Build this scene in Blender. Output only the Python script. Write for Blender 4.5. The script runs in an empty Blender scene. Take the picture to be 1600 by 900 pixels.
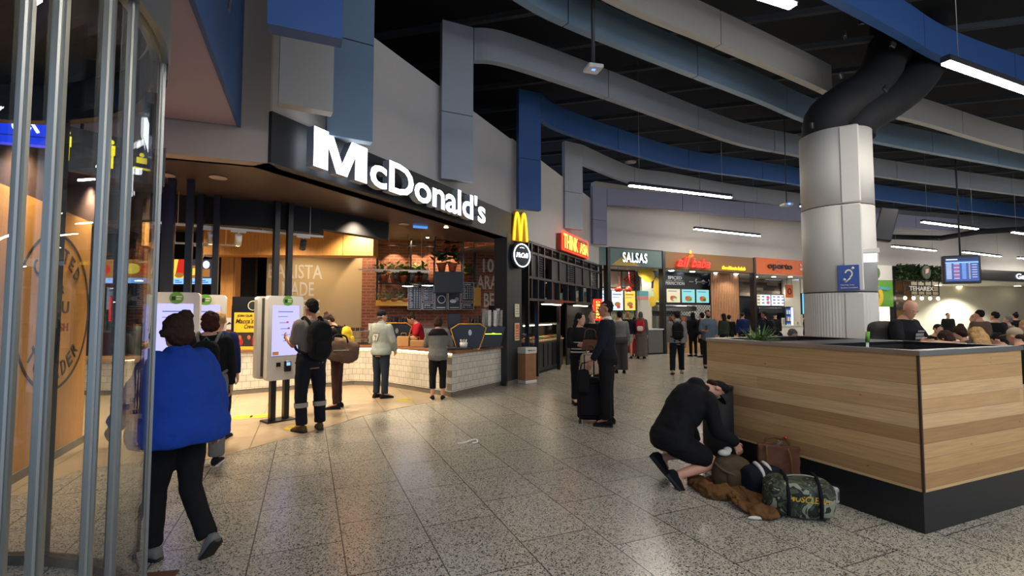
import bpy, math, random
from math import sin, cos, pi, radians as R, sqrt, atan2, hypot
from mathutils import Vector as V, Matrix, noise
random.seed(7)
SC = bpy.context.scene
COL = SC.collection
# ---------------- camera, world, exposure ----------------
F = 760.0
CAMZ = 1.6
PITCH = R(3.0)
cam_d = bpy.data.cameras.new('camera'); cam = bpy.data.objects.new('camera', cam_d); COL.objects.link(cam)
cam_d.sensor_width = 36.0; cam_d.lens = 36.0 * F / 1600.0
cam_d.clip_start = 0.05; cam_d.clip_end = 200
cam.location = (0, 0, CAMZ); cam.rotation_euler = (R(90) + PITCH, 0, 0)
SC.camera = cam
w = bpy.data.worlds.new('world'); SC.world = w; w.use_nodes = True
bg = w.node_tree.nodes['Background']; bg.inputs[0].default_value = (0.46, 0.59, 0.86, 1); bg.inputs[1].default_value = 0.95
SC.view_settings.view_transform = 'Standard'; SC.view_settings.look = 'None'
SC.view_settings.gamma = 1; SC.view_settings.use_curve_mapping = False
SC.view_settings.exposure = 0.58
SC.cycles.use_denoising = True
SC.cycles.max_bounces = 7; SC.cycles.transparent_max_bounces = 16
SC.cycles.sample_clamp_indirect = 6; SC.cycles.caustics_reflective = False; SC.cycles.caustics_refractive = False
TUBE = 70.0      # emission of the linear ceiling lights
WARM = 1.5       # multiplier on the restaurant spots

def ray(px, py):
    a = (px - 800) / F; b = (450 - py) / F
    return V((a, cos(PITCH) - b * sin(PITCH), sin(PITCH) + b * cos(PITCH)))
def G(px, py, z=0.0):          # point of the horizontal plane z seen at a photograph position
    r = ray(px, py); t = (z - CAMZ) / r.z
    return V((r.x * t, r.y * t, z))
def at(px, py, d):             # point at distance d straight ahead
    r = ray(px, py); t = d / r.y
    return V((r.x * t, d, CAMZ + r.z * t))
def X(px, d): return at(px, 490, d).x
def Z(py, d): return at(800, py, d).z

# ---------------- materials ----------------
M = {}
def lin(h):
    h = h.lstrip('#'); c = [int(h[i:i+2], 16) / 255 for i in (0, 2, 4)]
    return tuple((x / 12.92 if x <= .04045 else ((x + .055) / 1.055) ** 2.4) for x in c)
def newmat(name):
    m = bpy.data.materials.new(name); m.use_nodes = True; M[name] = m
    nt = m.node_tree; b = nt.nodes['Principled BSDF']
    return m, nt, b
def L(nt, a, b): nt.links.new(a, b)
def pm(name, col, rough=.55, metal=0, var=.12, scale=9, bump=0, bscale=70, coat=0, stretch=None, spec=.5):
    m, nt, b = newmat(name)
    c = lin(col) if isinstance(col, str) else col
    tc = nt.nodes.new('ShaderNodeTexCoord'); mp = nt.nodes.new('ShaderNodeMapping')
    if stretch: mp.inputs['Scale'].default_value = stretch
    L(nt, tc.outputs['Object'], mp.inputs[0])
    n = nt.nodes.new('ShaderNodeTexNoise'); n.inputs['Scale'].default_value = scale; n.inputs['Detail'].default_value = 5
    L(nt, mp.outputs[0], n.inputs['Vector'])
    r = nt.nodes.new('ShaderNodeMix'); r.data_type = 'RGBA'
    r.inputs[6].default_value = tuple(x * (1 - var) for x in c) + (1,)
    r.inputs[7].default_value = tuple(min(1, x * (1 + var)) for x in c) + (1,)
    L(nt, n.outputs[0], r.inputs[0]); L(nt, r.outputs[2], b.inputs['Base Color'])
    b.inputs['Roughness'].default_value = rough; b.inputs['Metallic'].default_value = metal
    b.inputs['Coat Weight'].default_value = coat; b.inputs['Specular IOR Level'].default_value = spec
    if bump:
        n2 = nt.nodes.new('ShaderNodeTexNoise'); n2.inputs['Scale'].default_value = bscale
        L(nt, mp.outputs[0], n2.inputs['Vector'])
        bp = nt.nodes.new('ShaderNodeBump'); bp.inputs['Strength'].default_value = bump; bp.inputs['Distance'].default_value = .01
        L(nt, n2.outputs[0], bp.inputs['Height']); L(nt, bp.outputs[0], b.inputs['Normal'])
    return m
def em(name, col, s):
    m, nt, b = newmat(name); c = lin(col)
    b.inputs['Base Color'].default_value = (0.02, 0.02, 0.02, 1)
    b.inputs['Emission Color'].default_value = c + (1,); b.inputs['Emission Strength'].default_value = s
    b.inputs['Roughness'].default_value = .35
    return m
def ramp(nt, fac, stops, interp='CONSTANT'):
    r = nt.nodes.new('ShaderNodeValToRGB'); r.color_ramp.interpolation = interp
    e = r.color_ramp.elements
    while len(e) < len(stops): e.new(.5)
    for i, (p, c) in enumerate(stops):
        e[i].position = p; e[i].color = (lin(c) if isinstance(c, str) else c) + (1,)
    L(nt, fac, r.inputs[0]); return r
def brickmat(name, c1, c2, mortar, bw, rh, ms, rot=(0, 0, 0), off=.5, rough=.6, bump=.3, chip=None, coord='Object', loc=(0, 0, 0)):
    m, nt, b = newmat(name)
    tc = nt.nodes.new('ShaderNodeTexCoord'); mp = nt.nodes.new('ShaderNodeMapping'); mp.inputs['Rotation'].default_value = rot
    mp.inputs['Location'].default_value = loc
    L(nt, tc.outputs[coord], mp.inputs[0])
    br = nt.nodes.new('ShaderNodeTexBrick'); br.inputs['Scale'].default_value = 1
    br.inputs['Brick Width'].default_value = bw; br.inputs['Row Height'].default_value = rh
    br.inputs['Mortar Size'].default_value = ms; br.inputs['Mortar Smooth'].default_value = .1; br.offset = off
    br.inputs['Color1'].default_value = lin(c1) + (1,); br.inputs['Color2'].default_value = lin(c2) + (1,)
    br.inputs['Mortar'].default_value = lin(mortar) + (1,); br.inputs['Bias'].default_value = 0
    L(nt, mp.outputs[0], br.inputs['Vector'])
    out = br.outputs['Color']
    if chip:
        vo = nt.nodes.new('ShaderNodeTexVoronoi'); vo.inputs['Scale'].default_value = chip[0]
        nz = nt.nodes.new('ShaderNodeTexNoise'); nz.inputs['Scale'].default_value = chip[0] * .8; nz.inputs['Detail'].default_value = 3
        mx0 = nt.nodes.new('ShaderNodeVectorMath'); mx0.operation = 'MULTIPLY_ADD'; mx0.inputs[1].default_value = (.02,) * 3
        L(nt, tc.outputs[coord], nz.inputs['Vector']); L(nt, nz.outputs['Color'], mx0.inputs[0]); L(nt, tc.outputs[coord], mx0.inputs[2])
        L(nt, mx0.outputs[0], vo.inputs['Vector'])
        sp = nt.nodes.new('ShaderNodeSeparateColor'); L(nt, vo.outputs['Color'], sp.inputs[0])
        rp = ramp(nt, sp.outputs[0], chip[1])
        mx = nt.nodes.new('ShaderNodeMix'); mx.data_type = 'RGBA'; mx.blend_type = 'MULTIPLY'; mx.inputs[0].default_value = 1
        L(nt, out, mx.inputs[6]); L(nt, rp.outputs[0], mx.inputs[7]); out = mx.outputs[2]
    else:
        nz = nt.nodes.new('ShaderNodeTexNoise'); nz.inputs['Scale'].default_value = 6
        L(nt, tc.outputs[coord], nz.inputs['Vector'])
        mr = nt.nodes.new('ShaderNodeMapRange'); mr.inputs[3].default_value = .78; mr.inputs[4].default_value = 1.15
        L(nt, nz.outputs[0], mr.inputs[0])
        mx = nt.nodes.new('ShaderNodeMix'); mx.data_type = 'RGBA'; mx.blend_type = 'MULTIPLY'; mx.inputs[0].default_value = 1
        L(nt, out, mx.inputs[6]); L(nt, mr.outputs[0], mx.inputs[7]); out = mx.outputs[2]
    L(nt, out, b.inputs['Base Color']); b.inputs['Roughness'].default_value = rough
    if bump:
        bp = nt.nodes.new('ShaderNodeBump'); bp.inputs['Strength'].default_value = bump; bp.inputs['Distance'].default_value = .004; bp.invert = True
        L(nt, br.outputs['Fac'], bp.inputs['Height']); L(nt, bp.outputs[0], b.inputs['Normal'])
    return m
# floors: the terrazzo slabs run along the planter's long side
GA = R(22.8)
brickmat('terrazzo', '#bab7ad', '#b0ada3', '#5f5e58', .80, .575, .005, rot=(0, 0, -(R(90) + GA)), off=.37, rough=.26, bump=.15,
         chip=(150, [(0, '#26261f'), (.12, '#55534a'), (.24, '#f0ede4'), (.62, '#d9d6ca'), (.8, '#ffffff')]), loc=(0, .26, 0))
brickmat('beige_tile', '#b09c80', '#a69276', '#6b5d4c', 1.2, .6, .006, rot=(0, 0, -(R(90) + GA)), off=.5, rough=.3, bump=.2)
brickmat('red_brick', '#8c4a30', '#a55f42', '#a08570', .24, .082, .010, rot=(R(-90), 0, 0), rough=.85, bump=.5)
brickmat('white_tile', '#cfc9ba', '#c6c0b1', '#8d877a', .15, .125, .004, rot=(R(-90), 0, 0), rough=.22, bump=.5)
def plankmat(name, cols, row, blen, vertical=False, rough=.5, rotz=0):
    m, nt, b = newmat(name)
    tc = nt.nodes.new('ShaderNodeTexCoord'); sx = nt.nodes.new('ShaderNodeSeparateXYZ'); L(nt, tc.outputs['Object'], sx.inputs[0])
    def mth(op, a, c=None):
        n = nt.nodes.new('ShaderNodeMath'); n.operation = op
        for i, v in enumerate((a, c)):
            if v is None: continue
            if isinstance(v, (int, float)): n.inputs[i].default_value = v
            else: L(nt, v, n.inputs[i])
        return n.outputs[0]
    along = mth('ADD', sx.outputs[0], sx.outputs[1]); up = sx.outputs[2]
    if vertical: along, up = up, along
    r = mth('FLOOR', mth('DIVIDE', up, row))
    sh = mth('MULTIPLY', r, .737); seg = mth('FLOOR', mth('DIVIDE', mth('ADD', along, sh), blen))
    cb = nt.nodes.new('ShaderNodeCombineXYZ'); L(nt, r, cb.inputs[0]); L(nt, seg, cb.inputs[1])
    wn = nt.nodes.new('ShaderNodeTexWhiteNoise'); wn.noise_dimensions = '3D'; L(nt, cb.outputs[0], wn.inputs['Vector'])
    k = len(cols); rp = ramp(nt, wn.outputs['Value'], [(i / k, c) for i, c in enumerate(cols)])
    mp = nt.nodes.new('ShaderNodeMapping'); mp.inputs['Scale'].default_value = (18, 18, 1.2) if vertical else (1.2, 1.2, 26)
    L(nt, tc.outputs['Object'], mp.inputs[0])
    nz = nt.nodes.new('ShaderNodeTexNoise'); nz.inputs['Scale'].default_value = 2.2; nz.inputs['Detail'].default_value = 7; L(nt, mp.outputs[0], nz.inputs['Vector'])
    mr = nt.nodes.new('ShaderNodeMapRange'); mr.inputs[3].default_value = .62; mr.inputs[4].default_value = 1.32; L(nt, nz.outputs[0], mr.inputs[0])
    vo = nt.nodes.new('ShaderNodeTexVoronoi'); vo.inputs['Scale'].default_value = 4.2
    mp2 = nt.nodes.new('ShaderNodeMapping'); mp2.inputs['Scale'].default_value = (1, 1, 1) if vertical else (.8, .8, 1.6); L(nt, tc.outputs['Object'], mp2.inputs[0]); L(nt, mp2.outputs[0], vo.inputs['Vector'])
    kn = nt.nodes.new('ShaderNodeMapRange'); kn.inputs[1].default_value = .015; kn.inputs[2].default_value = .06; kn.inputs[3].default_value = .3; kn.inputs[4].default_value = 1; L(nt, vo.outputs['Distance'], kn.inputs[0])
    fr = mth('FRACT', mth('DIVIDE', up, row)); ln = mth('GREATER_THAN', fr, .022 / max(row, .05) * .1 + .01); ln2 = mth('ADD', mth('MULTIPLY', ln, .45), .55)
    tot = mth('MULTIPLY', mth('MULTIPLY', mr.outputs[0], kn.outputs[0]), ln2)
    mx = nt.nodes.new('ShaderNodeMix'); mx.data_type = 'RGBA'; mx.blend_type = 'MULTIPLY'; mx.inputs[0].default_value = 1
    L(nt, rp.outputs[0], mx.inputs[6]); L(nt, tot, mx.inputs[7]); L(nt, mx.outputs[2], b.inputs['Base Color'])
    b.inputs['Roughness'].default_value = rough
    return m
plankmat('planter_wood', ['#b8925e', '#c6a371', '#a47d4f', '#be9765', '#cba878', '#ad8756'], .1075, 7.3)
plankmat('plywood', ['#c08a48', '#bb8543', '#c48f4e'], 3.0, 2.4, True)
plankmat('rustic_wood', ['#5a4c40', '#8f8272', '#3d342d', '#a89a88', '#6b5b4c'], .14, .9)
pm('wall_white', '#bdb8b2', .75, var=.05, scale=2)
pm('wall_beige', '#b3a595', .6, var=.05, scale=2)
pm('black_matte', '#0d0e10', .75, var=.3)
pm('black_satin', '#131416', .35, var=.2)
pm('charcoal', '#23262a', .5, var=.15)
pm('void', '#0a0b0d', .9, var=.3)
pm('joist', '#34373b', .8, var=.2)
pm('soffit_gloss', '#4c3b37', .32, var=.08, scale=3)
pm('inner_ceiling', '#8a7866', .6, var=.05)
pm('lilac', '#b09fac', .6, var=.05, scale=2)
pm('rib_blue', '#30568c', .6, var=.08, scale=2)
pm('rib_steel', '#6b8295', .55, var=.08, scale=2)
pm('rib_grey', '#989da3', .6, var=.06, scale=2)
pm('rib_beige', '#a5a198', .6, var=.05, scale=2)
pm('rib_mauve', '#85859a', .6, var=.05, scale=2)
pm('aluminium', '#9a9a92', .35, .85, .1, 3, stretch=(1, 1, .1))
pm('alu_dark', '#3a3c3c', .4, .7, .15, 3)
pm('steel', '#a8a8a4', .3, .9)
pm('white_plastic', '#cfcbc2', .4, var=.04)
pm('column_white', '#c6c4bb', .65, var=.05, scale=2)
pm('wood_rim', '#8a5a34', .4, var=.25, scale=5, stretch=(1, 1, 8))
pm('oak', '#b08a58', .5, var=.25, scale=6, stretch=(1, 6, 6))
pm('slat_wood', '#b07f58', .5, var=.2, scale=9)
pm('walnut', '#a97b50', .5, var=.2, scale=9)
pm('kick_grey', '#6e675c', .5)
pm('yellow_paint', '#d99a2b', .5, var=.06)
pm('terracotta', '#b0603a', .75, var=.12)
pm('leaf', '#4c6b2c', .55, var=.5, scale=22)
pm('leaf_light', '#a9b07a', .55, var=.45, scale=22)
pm('leaf_dark', '#24361f', .6, var=.5, scale=22)
pm('soil', '#1a1410', .95, var=.4, scale=40)
pm('planter_black', '#0f1012', .3, var=.3, scale=30)
pm('plinth', '#17181a', .42, var=.35, scale=18)
pm('paper_bag', '#b48a57', .8, var=.1)
pm('cup_black', '#17120f', .4); pm('cup_white', '#d8d4cb', .5); pm('cup_grey', '#8f8b80', .5); pm('cup_brown', '#4a2c20', .5)
pm('pale_wall', '#cfc9b6', .7, var=.03, scale=2)
pm('teal_panel', '#56726f', .5, var=.05); pm('mustard', '#b99a3c', .5); pm('bright_yellow', '#e0b92c', .5)
pm('brown_fascia', '#80592c', .55, var=.05); pm('orange_panel', '#d0602a', .5, var=.04); pm('green_panel', '#5e9a34', .5, var=.05)
pm('red_paint', '#a8281c', .5); pm('red_glass', '#b8321e', .25); pm('cream', '#d9cdae', .6); pm('sand_wall', '#c2a77c', .7, var=.04, scale=2)
pm('letter_white', '#d8d2c4', .5, var=.03); pm('letter_dark', '#2a201a', .6); pm('letter_red', '#8c2a1e', .6)
pm('caution_yellow', '#c9ae32', .5); pm('sign_blue', '#24458c', .45, var=.04); pm('grey_counter', '#5c5b58', .5)
pm('pink_box', '#c98a86', .5); pm('teal_box', '#59a3a6', .5); pm('food', '#c98b3c', .7, var=.4, scale=25); pm('meat', '#8c4a26', .7, var=.4, scale=25)
pm('lettuce', '#6d9a3a', .6, var=.4, scale=25)
pm('rubber', '#141414', .8)
pm('zigzag_green', '#7fa86a', .6, var=.1)
em('tube', '#fff6ea', TUBE); em('tube_cool', '#dfe6ff', TUBE)
em('sign_white', '#f2f8ff', 3.2); em('sign_white_dim', '#e8f4ff', 1.6); em('neon_red', '#ff2a12', 3.6); em('neon_amber', '#ffb04a', 1.8); em('neon_yellow', '#ffd21e', 1.6)
em('sign_red', '#f02412', 1.3); em('sign_yellow', '#f2c21a', 1.5); em('flame_orange', '#ff5a1a', 1.5)
em('lamp_warm', '#ffe2b0', 30); em('lamp_cool', '#cfe0ff', 22); em('lamp_soft', '#ffe9c8', 9)
em('screen_lilac', '#b4b0f0', .95); em('screen_blue', '#7fb0f0', 1.1); em('screen_white', '#d0dcf2', 1.0); em('screen_yellow', '#e6c94e', .9)
em('screen_red', '#c8281c', .8); em('screen_navy', '#3a5aa8', .7); em('screen_green', '#b4cfa4', .8); em('screen_teal', '#7fc4c4', .9); em('screen_cream', '#dccfa8', .8)
em('screen_food', '#b9793a', .6); em('screen_dark', '#3b3f52', .5); em('screen_cyan', '#4fc4f2', 1.2); em('screen_pink', '#d86a7c', .8); em('screen_purple', '#5a2a8a', 1.5)
em('exit_blue', '#4a86c8', .9); em('wc_blue', '#0c34d8', 1.1); em('pict_yellow', '#f2e21a', 1.2); em('exit_green', '#3ad27a', 1.2); em('white_room', '#f2eedc', .55)
em('strip_light', '#fff0cc', 9); em('green_line', '#b4ff1e', 3); em('tube_blue', '#8aa0ff', 6); em('led_blue', '#2a4aff', 8); em('reflect_band', '#b89a96', .18)
em('diffuser_panel', '#eaf2f2', .9)
def glassmat(name, tint, refl=.05, rough=0.0):
    m = bpy.data.materials.new(name); m.use_nodes = True; M[name] = m; nt = m.node_tree; nt.nodes.clear()
    o = nt.nodes.new('ShaderNodeOutputMaterial'); t = nt.nodes.new('ShaderNodeBsdfTransparent'); g = nt.nodes.new('ShaderNodeBsdfGlossy')
    t.inputs[0].default_value = tint + (1,); g.inputs['Roughness'].default_value = rough
    lw = nt.nodes.new('ShaderNodeLayerWeight'); lw.inputs[0].default_value = .5
    pw_ = nt.nodes.new('ShaderNodeMath'); pw_.operation = 'POWER'; pw_.inputs[1].default_value = 5; L(nt, lw.outputs['Facing'], pw_.inputs[0])
    ad = nt.nodes.new('ShaderNodeMath'); ad.operation = 'MULTIPLY_ADD'; ad.inputs[1].default_value = .9; ad.inputs[2].default_value = .04 + refl; L(nt, pw_.outputs[0], ad.inputs[0])
    mx = nt.nodes.new('ShaderNodeMixShader'); L(nt, ad.outputs[0], mx.inputs[0]); L(nt, t.outputs[0], mx.inputs[1]); L(nt, g.outputs[0], mx.inputs[2])
    L(nt, mx.outputs[0], o.inputs[0])
glassmat('glass', (.95, .96, .95), .02); glassmat('glass_clear', (.93, .94, .93), .0); glassmat('smoked', (.45, .45, .45), .02)
def latticemat(name, c1, c2, s):
    m, nt, b = newmat(name)
    tc = nt.nodes.new('ShaderNodeTexCoord'); mp = nt.nodes.new('ShaderNodeMapping'); mp.inputs['Rotation'].default_value = (0, R(45), 0); mp.inputs['Scale'].default_value = (s, s, s)
    L(nt, tc.outputs['Object'], mp.inputs[0]); ch = nt.nodes.new('ShaderNodeTexBrick'); ch.offset = 0
    mp3 = nt.nodes.new('ShaderNodeMapping'); mp3.inputs['Rotation'].default_value = (R(-90), 0, 0); L(nt, mp.outputs[0], mp3.inputs[0])
    ch.inputs['Brick Width'].default_value = .5; ch.inputs['Row Height'].default_value = .5; ch.inputs['Mortar Size'].default_value = .05
    ch.inputs['Color1'].default_value = lin(c1) + (1,); ch.inputs['Color2'].default_value = lin(c1) + (1,); ch.inputs['Mortar'].default_value = lin(c2) + (1,)
    ch.inputs['Scale'].default_value = 1
    L(nt, mp3.outputs[0], ch.inputs['Vector']); L(nt, ch.outputs[0], b.inputs['Base Color'])
latticemat('lattice', '#77776f', '#e2e0d2', 4)
def camomat():
    m, nt, b = newmat('camo'); tc = nt.nodes.new('ShaderNodeTexCoord')
    n = nt.nodes.new('ShaderNodeTexNoise'); n.inputs['Scale'].default_value = 8; n.inputs['Detail'].default_value = 2.5; n.inputs['Distortion'].default_value = 1.2
    L(nt, tc.outputs['Object'], n.inputs['Vector'])
    rp = ramp(nt, n.outputs[0], [(0, '#12140e'), (.40, '#2a3020'), (.47, '#454e34'), (.53, '#14160f'), (.59, '#83866f')])
    L(nt, rp.outputs[0], b.inputs['Base Color']); b.inputs['Roughness'].default_value = .7
camomat()
WS = bpy.data.scenes.new('work')
def evalmesh(ob):      # evaluate one object on its own (quick: nothing else is in that scene)
    WS.collection.objects.link(ob); vl = WS.view_layers[0]; vl.update(); dg = vl.depsgraph; dg.update()
    me = bpy.data.meshes.new_from_object(ob.evaluated_get(dg)); WS.collection.objects.unlink(ob); return me
# ---------------- mesh builder ----------------
class MB:
    def __init__(s): s.v = []; s.f = []; s.mi = []; s.sm = []; s.mats = []; s.T = None
    def m(s, name):
        if name not in s.mats: s.mats.append(name)
        return s.mats.index(name)
    def av(s, p):
        p = V(p)
        if s.T is not None: p = s.T @ p
        s.v.append(p); return len(s.v) - 1
    def face(s, idx, mat, sm=False): s.f.append(tuple(idx)); s.mi.append(s.m(mat)); s.sm.append(sm)
    def poly(s, pts, mat): s.face([s.av(p) for p in pts], mat); return s
    def box(s, x0, x1, y0, y1, z0, z1, mat, mats=None, c=0):
        if x0 > x1: x0, x1 = x1, x0
        if y0 > y1: y0, y1 = y1, y0
        if z0 > z1: z0, z1 = z1, z0
        if c > 0:
            c = min(c, (x1-x0)*.45, (y1-y0)*.45, (z1-z0)*.45)
            rings = []
            for z, k in ((z0, c), (z0 + c, 0), (z1 - c, 0), (z1, c)):
                a, b_, e, g = x0 + k, x1 - k, y0 + k, y1 - k; cc = c * .9
                rings.append([(a + cc, e, z), (b_ - cc, e, z), (b_, e + cc, z), (b_, g - cc, z), (b_ - cc, g, z), (a + cc, g, z), (a, g - cc, z), (a, e + cc, z)])
            return s.loft(rings, mat, sm=False)
        i = [s.av(p) for p in ((x0,y0,z0),(x1,y0,z0),(x1,y1,z0),(x0,y1,z0),(x0,y0,z1),(x1,y0,z1),(x1,y1,z1),(x0,y1,z1))]
        for k, q in enumerate(((0,3,2,1),(4,5,6,7),(0,1,5,4),(1,2,6,5),(2,3,7,6),(3,0,4,7))):
            s.face([i[j] for j in q], (mats or {}).get(k, mat))   # 0 bottom 1 top 2 front(-y) 3 right 4 back 5 left
        return s
    def loft(s, rings, mat, close=True, cap=True, sm=True):
        ids = [[s.av(p) for p in r] for r in rings]; n = len(ids[0])
        for a, b in zip(ids, ids[1:]):
            for j in range(n if close else n - 1):
                k = (j + 1) % n; s.face((a[j], a[k], b[k], b[j]), mat, sm)
        if cap:
            s.face(tuple(reversed(ids[0])), mat, False); s.face(tuple(ids[-1]), mat, False)
        return s
    def tube(s, pts, r, mat, n=8, sm=True, cap=True):
        pts = [V(p) for p in pts]; rs = r if isinstance(r, (list, tuple)) else [r] * len(pts)
        rings = []; up = None
        for i, p in enumerate(pts):
            d = (pts[min(i+1, len(pts)-1)] - pts[max(i-1, 0)])
            if d.length < 1e-7: d = V((0, 0, 1))
            d.normalize()
            if up is None:
                up = V((0, 0, 1)) if abs(d.z) < .9 else V((0, 1, 0))
            a = d.cross(up)
            if a.length < 1e-4: a = d.cross(V((1, 0, 0)))
            a.normalize(); b = a.cross(d).normalized(); up = b
            rings.append([p + (a * cos(t) + b * sin(t)) * rs[i] for t in (2*pi*k/n for k in range(n))])
        return s.loft(rings, mat, sm=sm, cap=cap)
    def cyl(s, c, r, z0, z1, mat, n=20, r2=None, sm=True):
        r2 = r if r2 is None else r2
        return s.loft([[(c[0]+q*cos(2*pi*k/n), c[1]+q*sin(2*pi*k/n), z) for k in range(n)] for q, z in ((r, z0), (r2, z1))], mat, sm=sm)
    def lathe(s, c, prof, mat, n=20, sm=True):
        return s.loft([[(c[0]+q*cos(2*pi*k/n), c[1]+q*sin(2*pi*k/n), c[2]+z) for k in range(n)] for q, z in prof], mat, sm=sm)
    def ell(s, c, r, mat, n=14, e=1.0, rot=None, m=8):
        # superellipsoid; e<1 gets boxier
        def sg(x, p): return math.copysign(abs(x) ** p, x)
        rings = []
        for i in range(m + 1):
            ph = -pi/2 + pi * i / m; ph = max(-pi/2 + .06, min(pi/2 - .06, ph))
            ring = []
            for k in range(n):
                t = 2*pi*k/n
                p = V((r[0]*sg(cos(ph), e)*sg(cos(t), e), r[1]*sg(cos(ph), e)*sg(sin(t), e), r[2]*sg(sin(ph), e)))
                if rot is not None: p = rot @ p
                ring.append(p + V(c))
            rings.append(ring)
        return s.loft(rings, mat)
    def prism(s, pts, z0, z1, mat, mtop=None, mbot=None):
        a = [s.av((p[0], p[1], z0)) for p in pts]; b = [s.av((p[0], p[1], z1)) for p in pts]; n = len(pts)
        s.face(tuple(reversed(a)), mbot or mat); s.face(tuple(b), mtop or mat)
        for j in range(n):
            k = (j+1) % n; s.face((a[j], a[k], b[k], b[j]), mat)
        return s
    def xz(s, pts, y0, y1, mat):       # polygon in x,z extruded along y
        a = [s.av((p[0], y0, p[1])) for p in pts]; b = [s.av((p[0], y1, p[1])) for p in pts]; n = len(pts)
        s.face(tuple(a), mat); s.face(tuple(reversed(b)), mat)
        for j in range(n):
            k = (j+1) % n; s.face((a[k], a[j], b[j], b[k]), mat)
        return s
    def rect(s, x0, x1, z0, z1, y, mat): return s.poly([(x0,y,z0),(x1,y,z0),(x1,y,z1),(x0,y,z1)], mat)
    def disc(s, x, z, y, rx, rz, mat, n=20): return s.poly([(x+rx*cos(2*pi*k/n), y, z+rz*sin(2*pi*k/n)) for k in range(n)], mat)
    def ringxz(s, x, z, r0, r1, y0, y1, mat, n=40, rz=1.0, a0=0, a1=2*pi):
        rings = []
        for k in range(n + 1):
            t = a0 + (a1 - a0) * k / n; c_, s_ = cos(t), sin(t) * rz
            rings.append([(x+r0*c_, y0, z+r0*s_), (x+r1*c_, y0, z+r1*s_), (x+r1*c_, y1, z+r1*s_), (x+r0*c_, y1, z+r0*s_)])
        return s.loft(rings, mat, cap=abs(a1-a0) < 6.28, sm=False)
    def text(s, txt, x0, x1, z0, z1, y, mat, depth=.01, bold=.0, shear=0, face=None, fit=True, space=1.0):
        cu = bpy.data.curves.new('t', 'FONT'); cu.body = txt; cu.extrude = .5; cu.offset = bold; cu.shear = shear; cu.resolution_u = 3
        cu.space_character = space
        ob = bpy.data.objects.new('t', cu); me = evalmesh(ob)
        if len(me.vertices):
            vs = [v.co.copy() for v in me.vertices]
            ax, bx = min(v.x for v in vs), max(v.x for v in vs); ay, by = min(v.y for v in vs), max(v.y for v in vs)
            sx = (x1-x0)/(bx-ax); sz = (z1-z0)/(by-ay)
            if not fit: sx = sz = min(sx, sz)
            ox = x0 + ((x1-x0) - sx*(bx-ax))/2
            base = len(s.v)
            for v in vs: s.av((ox+(v.x-ax)*sx, y - depth*(v.z+.5), z0+(v.y-ay)*sz))
            for p in me.polygons:
                front = p.normal.z > .5
                s.f.append(tuple(base+i for i in p.vertices)); s.mi.append(s.m(mat if (front or not face) else face)); s.sm.append(False)
        bpy.data.objects.remove(ob); bpy.data.meshes.remove(me); bpy.data.curves.remove(cu)
        return s
    def mesh(s, name):
        me = bpy.data.meshes.new(name); me.from_pydata([tuple(v) for v in s.v], [], s.f)
        for k in s.mats: me.materials.append(M[k])
        me.polygons.foreach_set('material_index', s.mi); me.polygons.foreach_set('use_smooth', s.sm)
        me.update(); return me
    def build(s, name, parent=None, loc=None, rz=0, rot=None):
        ob = bpy.data.objects.new(name, s.mesh(name)); COL.objects.link(ob)
        if parent is not None: ob.parent = parent
        if loc is not None: ob.location = loc
        if rz: ob.rotation_euler = (0, 0, rz)
        if rot: ob.rotation_euler = rot
        return ob
def fixn(o):
    import bmesh
    bm = bmesh.new(); bm.from_mesh(o.data); bmesh.ops.recalc_face_normals(bm, faces=bm.faces); bm.to_mesh(o.data); bm.free(); return o
def thing(name, label, cat, loc=(0, 0, 0), rz=0, group=None, scale=1):
    o = bpy.data.objects.new(name, None); COL.objects.link(o); o.location = loc; o.rotation_euler = (0, 0, rz); o.empty_display_size = .1
    o.scale = (scale,) * 3
    o['label'] = label; o['category'] = cat
    if group: o['group'] = group
    return o
def tag(o, label, cat, group=None):
    o['label'] = label; o['category'] = cat
    if group: o['group'] = group
    return o
def struct(o): o['kind'] = 'structure'; return o
def lab(o, l): o['label'] = l; return o
def dup(root, loc=None, rz=None, label=None, scale=None):
    r = root.copy(); COL.objects.link(r)
    if loc is not None: r.location = loc
    if rz is not None: r.rotation_euler = (0, 0, rz)
    if scale is not None: r.scale = scale
    if label: r['label'] = label
    for ch in list(root.children):
        c = ch.copy(); COL.objects.link(c); c.parent = r
        for g in list(ch.children):
            d = g.copy(); COL.objects.link(d); d.parent = c
    return r
pm('mat_brown', '#5e3c26', .9)
pm('dark_trim', '#3c2616', .5)
def spot(name, parent, loc, e, col=(1, .74, .45), size=R(95), tgt=(0, 0, -1), r=.04, blend=.6):
    l = bpy.data.lights.new(name, 'SPOT'); l.energy = e; l.color = col; l.spot_size = size; l.spot_blend = blend; l.shadow_soft_size = r
    o = bpy.data.objects.new(name, l); COL.objects.link(o); o.location = loc
    o.rotation_euler = V(tgt).to_track_quat('-Z', 'Y').to_euler()
    if parent is not None: o.parent = parent
    return o
def catmull(P, n=8):
    P = [V(p) for p in P]; out = []
    for i in range(len(P) - 1):
        p0 = P[max(i-1, 0)]; p1 = P[i]; p2 = P[i+1]; p3 = P[min(i+2, len(P)-1)]
        for k in range(n):
            t = k / n
            out.append(.5*((2*p1)+(p2-p0)*t+(2*p0-5*p1+4*p2-p3)*t*t+(3*p1-p0-3*p2+p3)*t**3))
    out.append(P[-1]); return out

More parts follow.
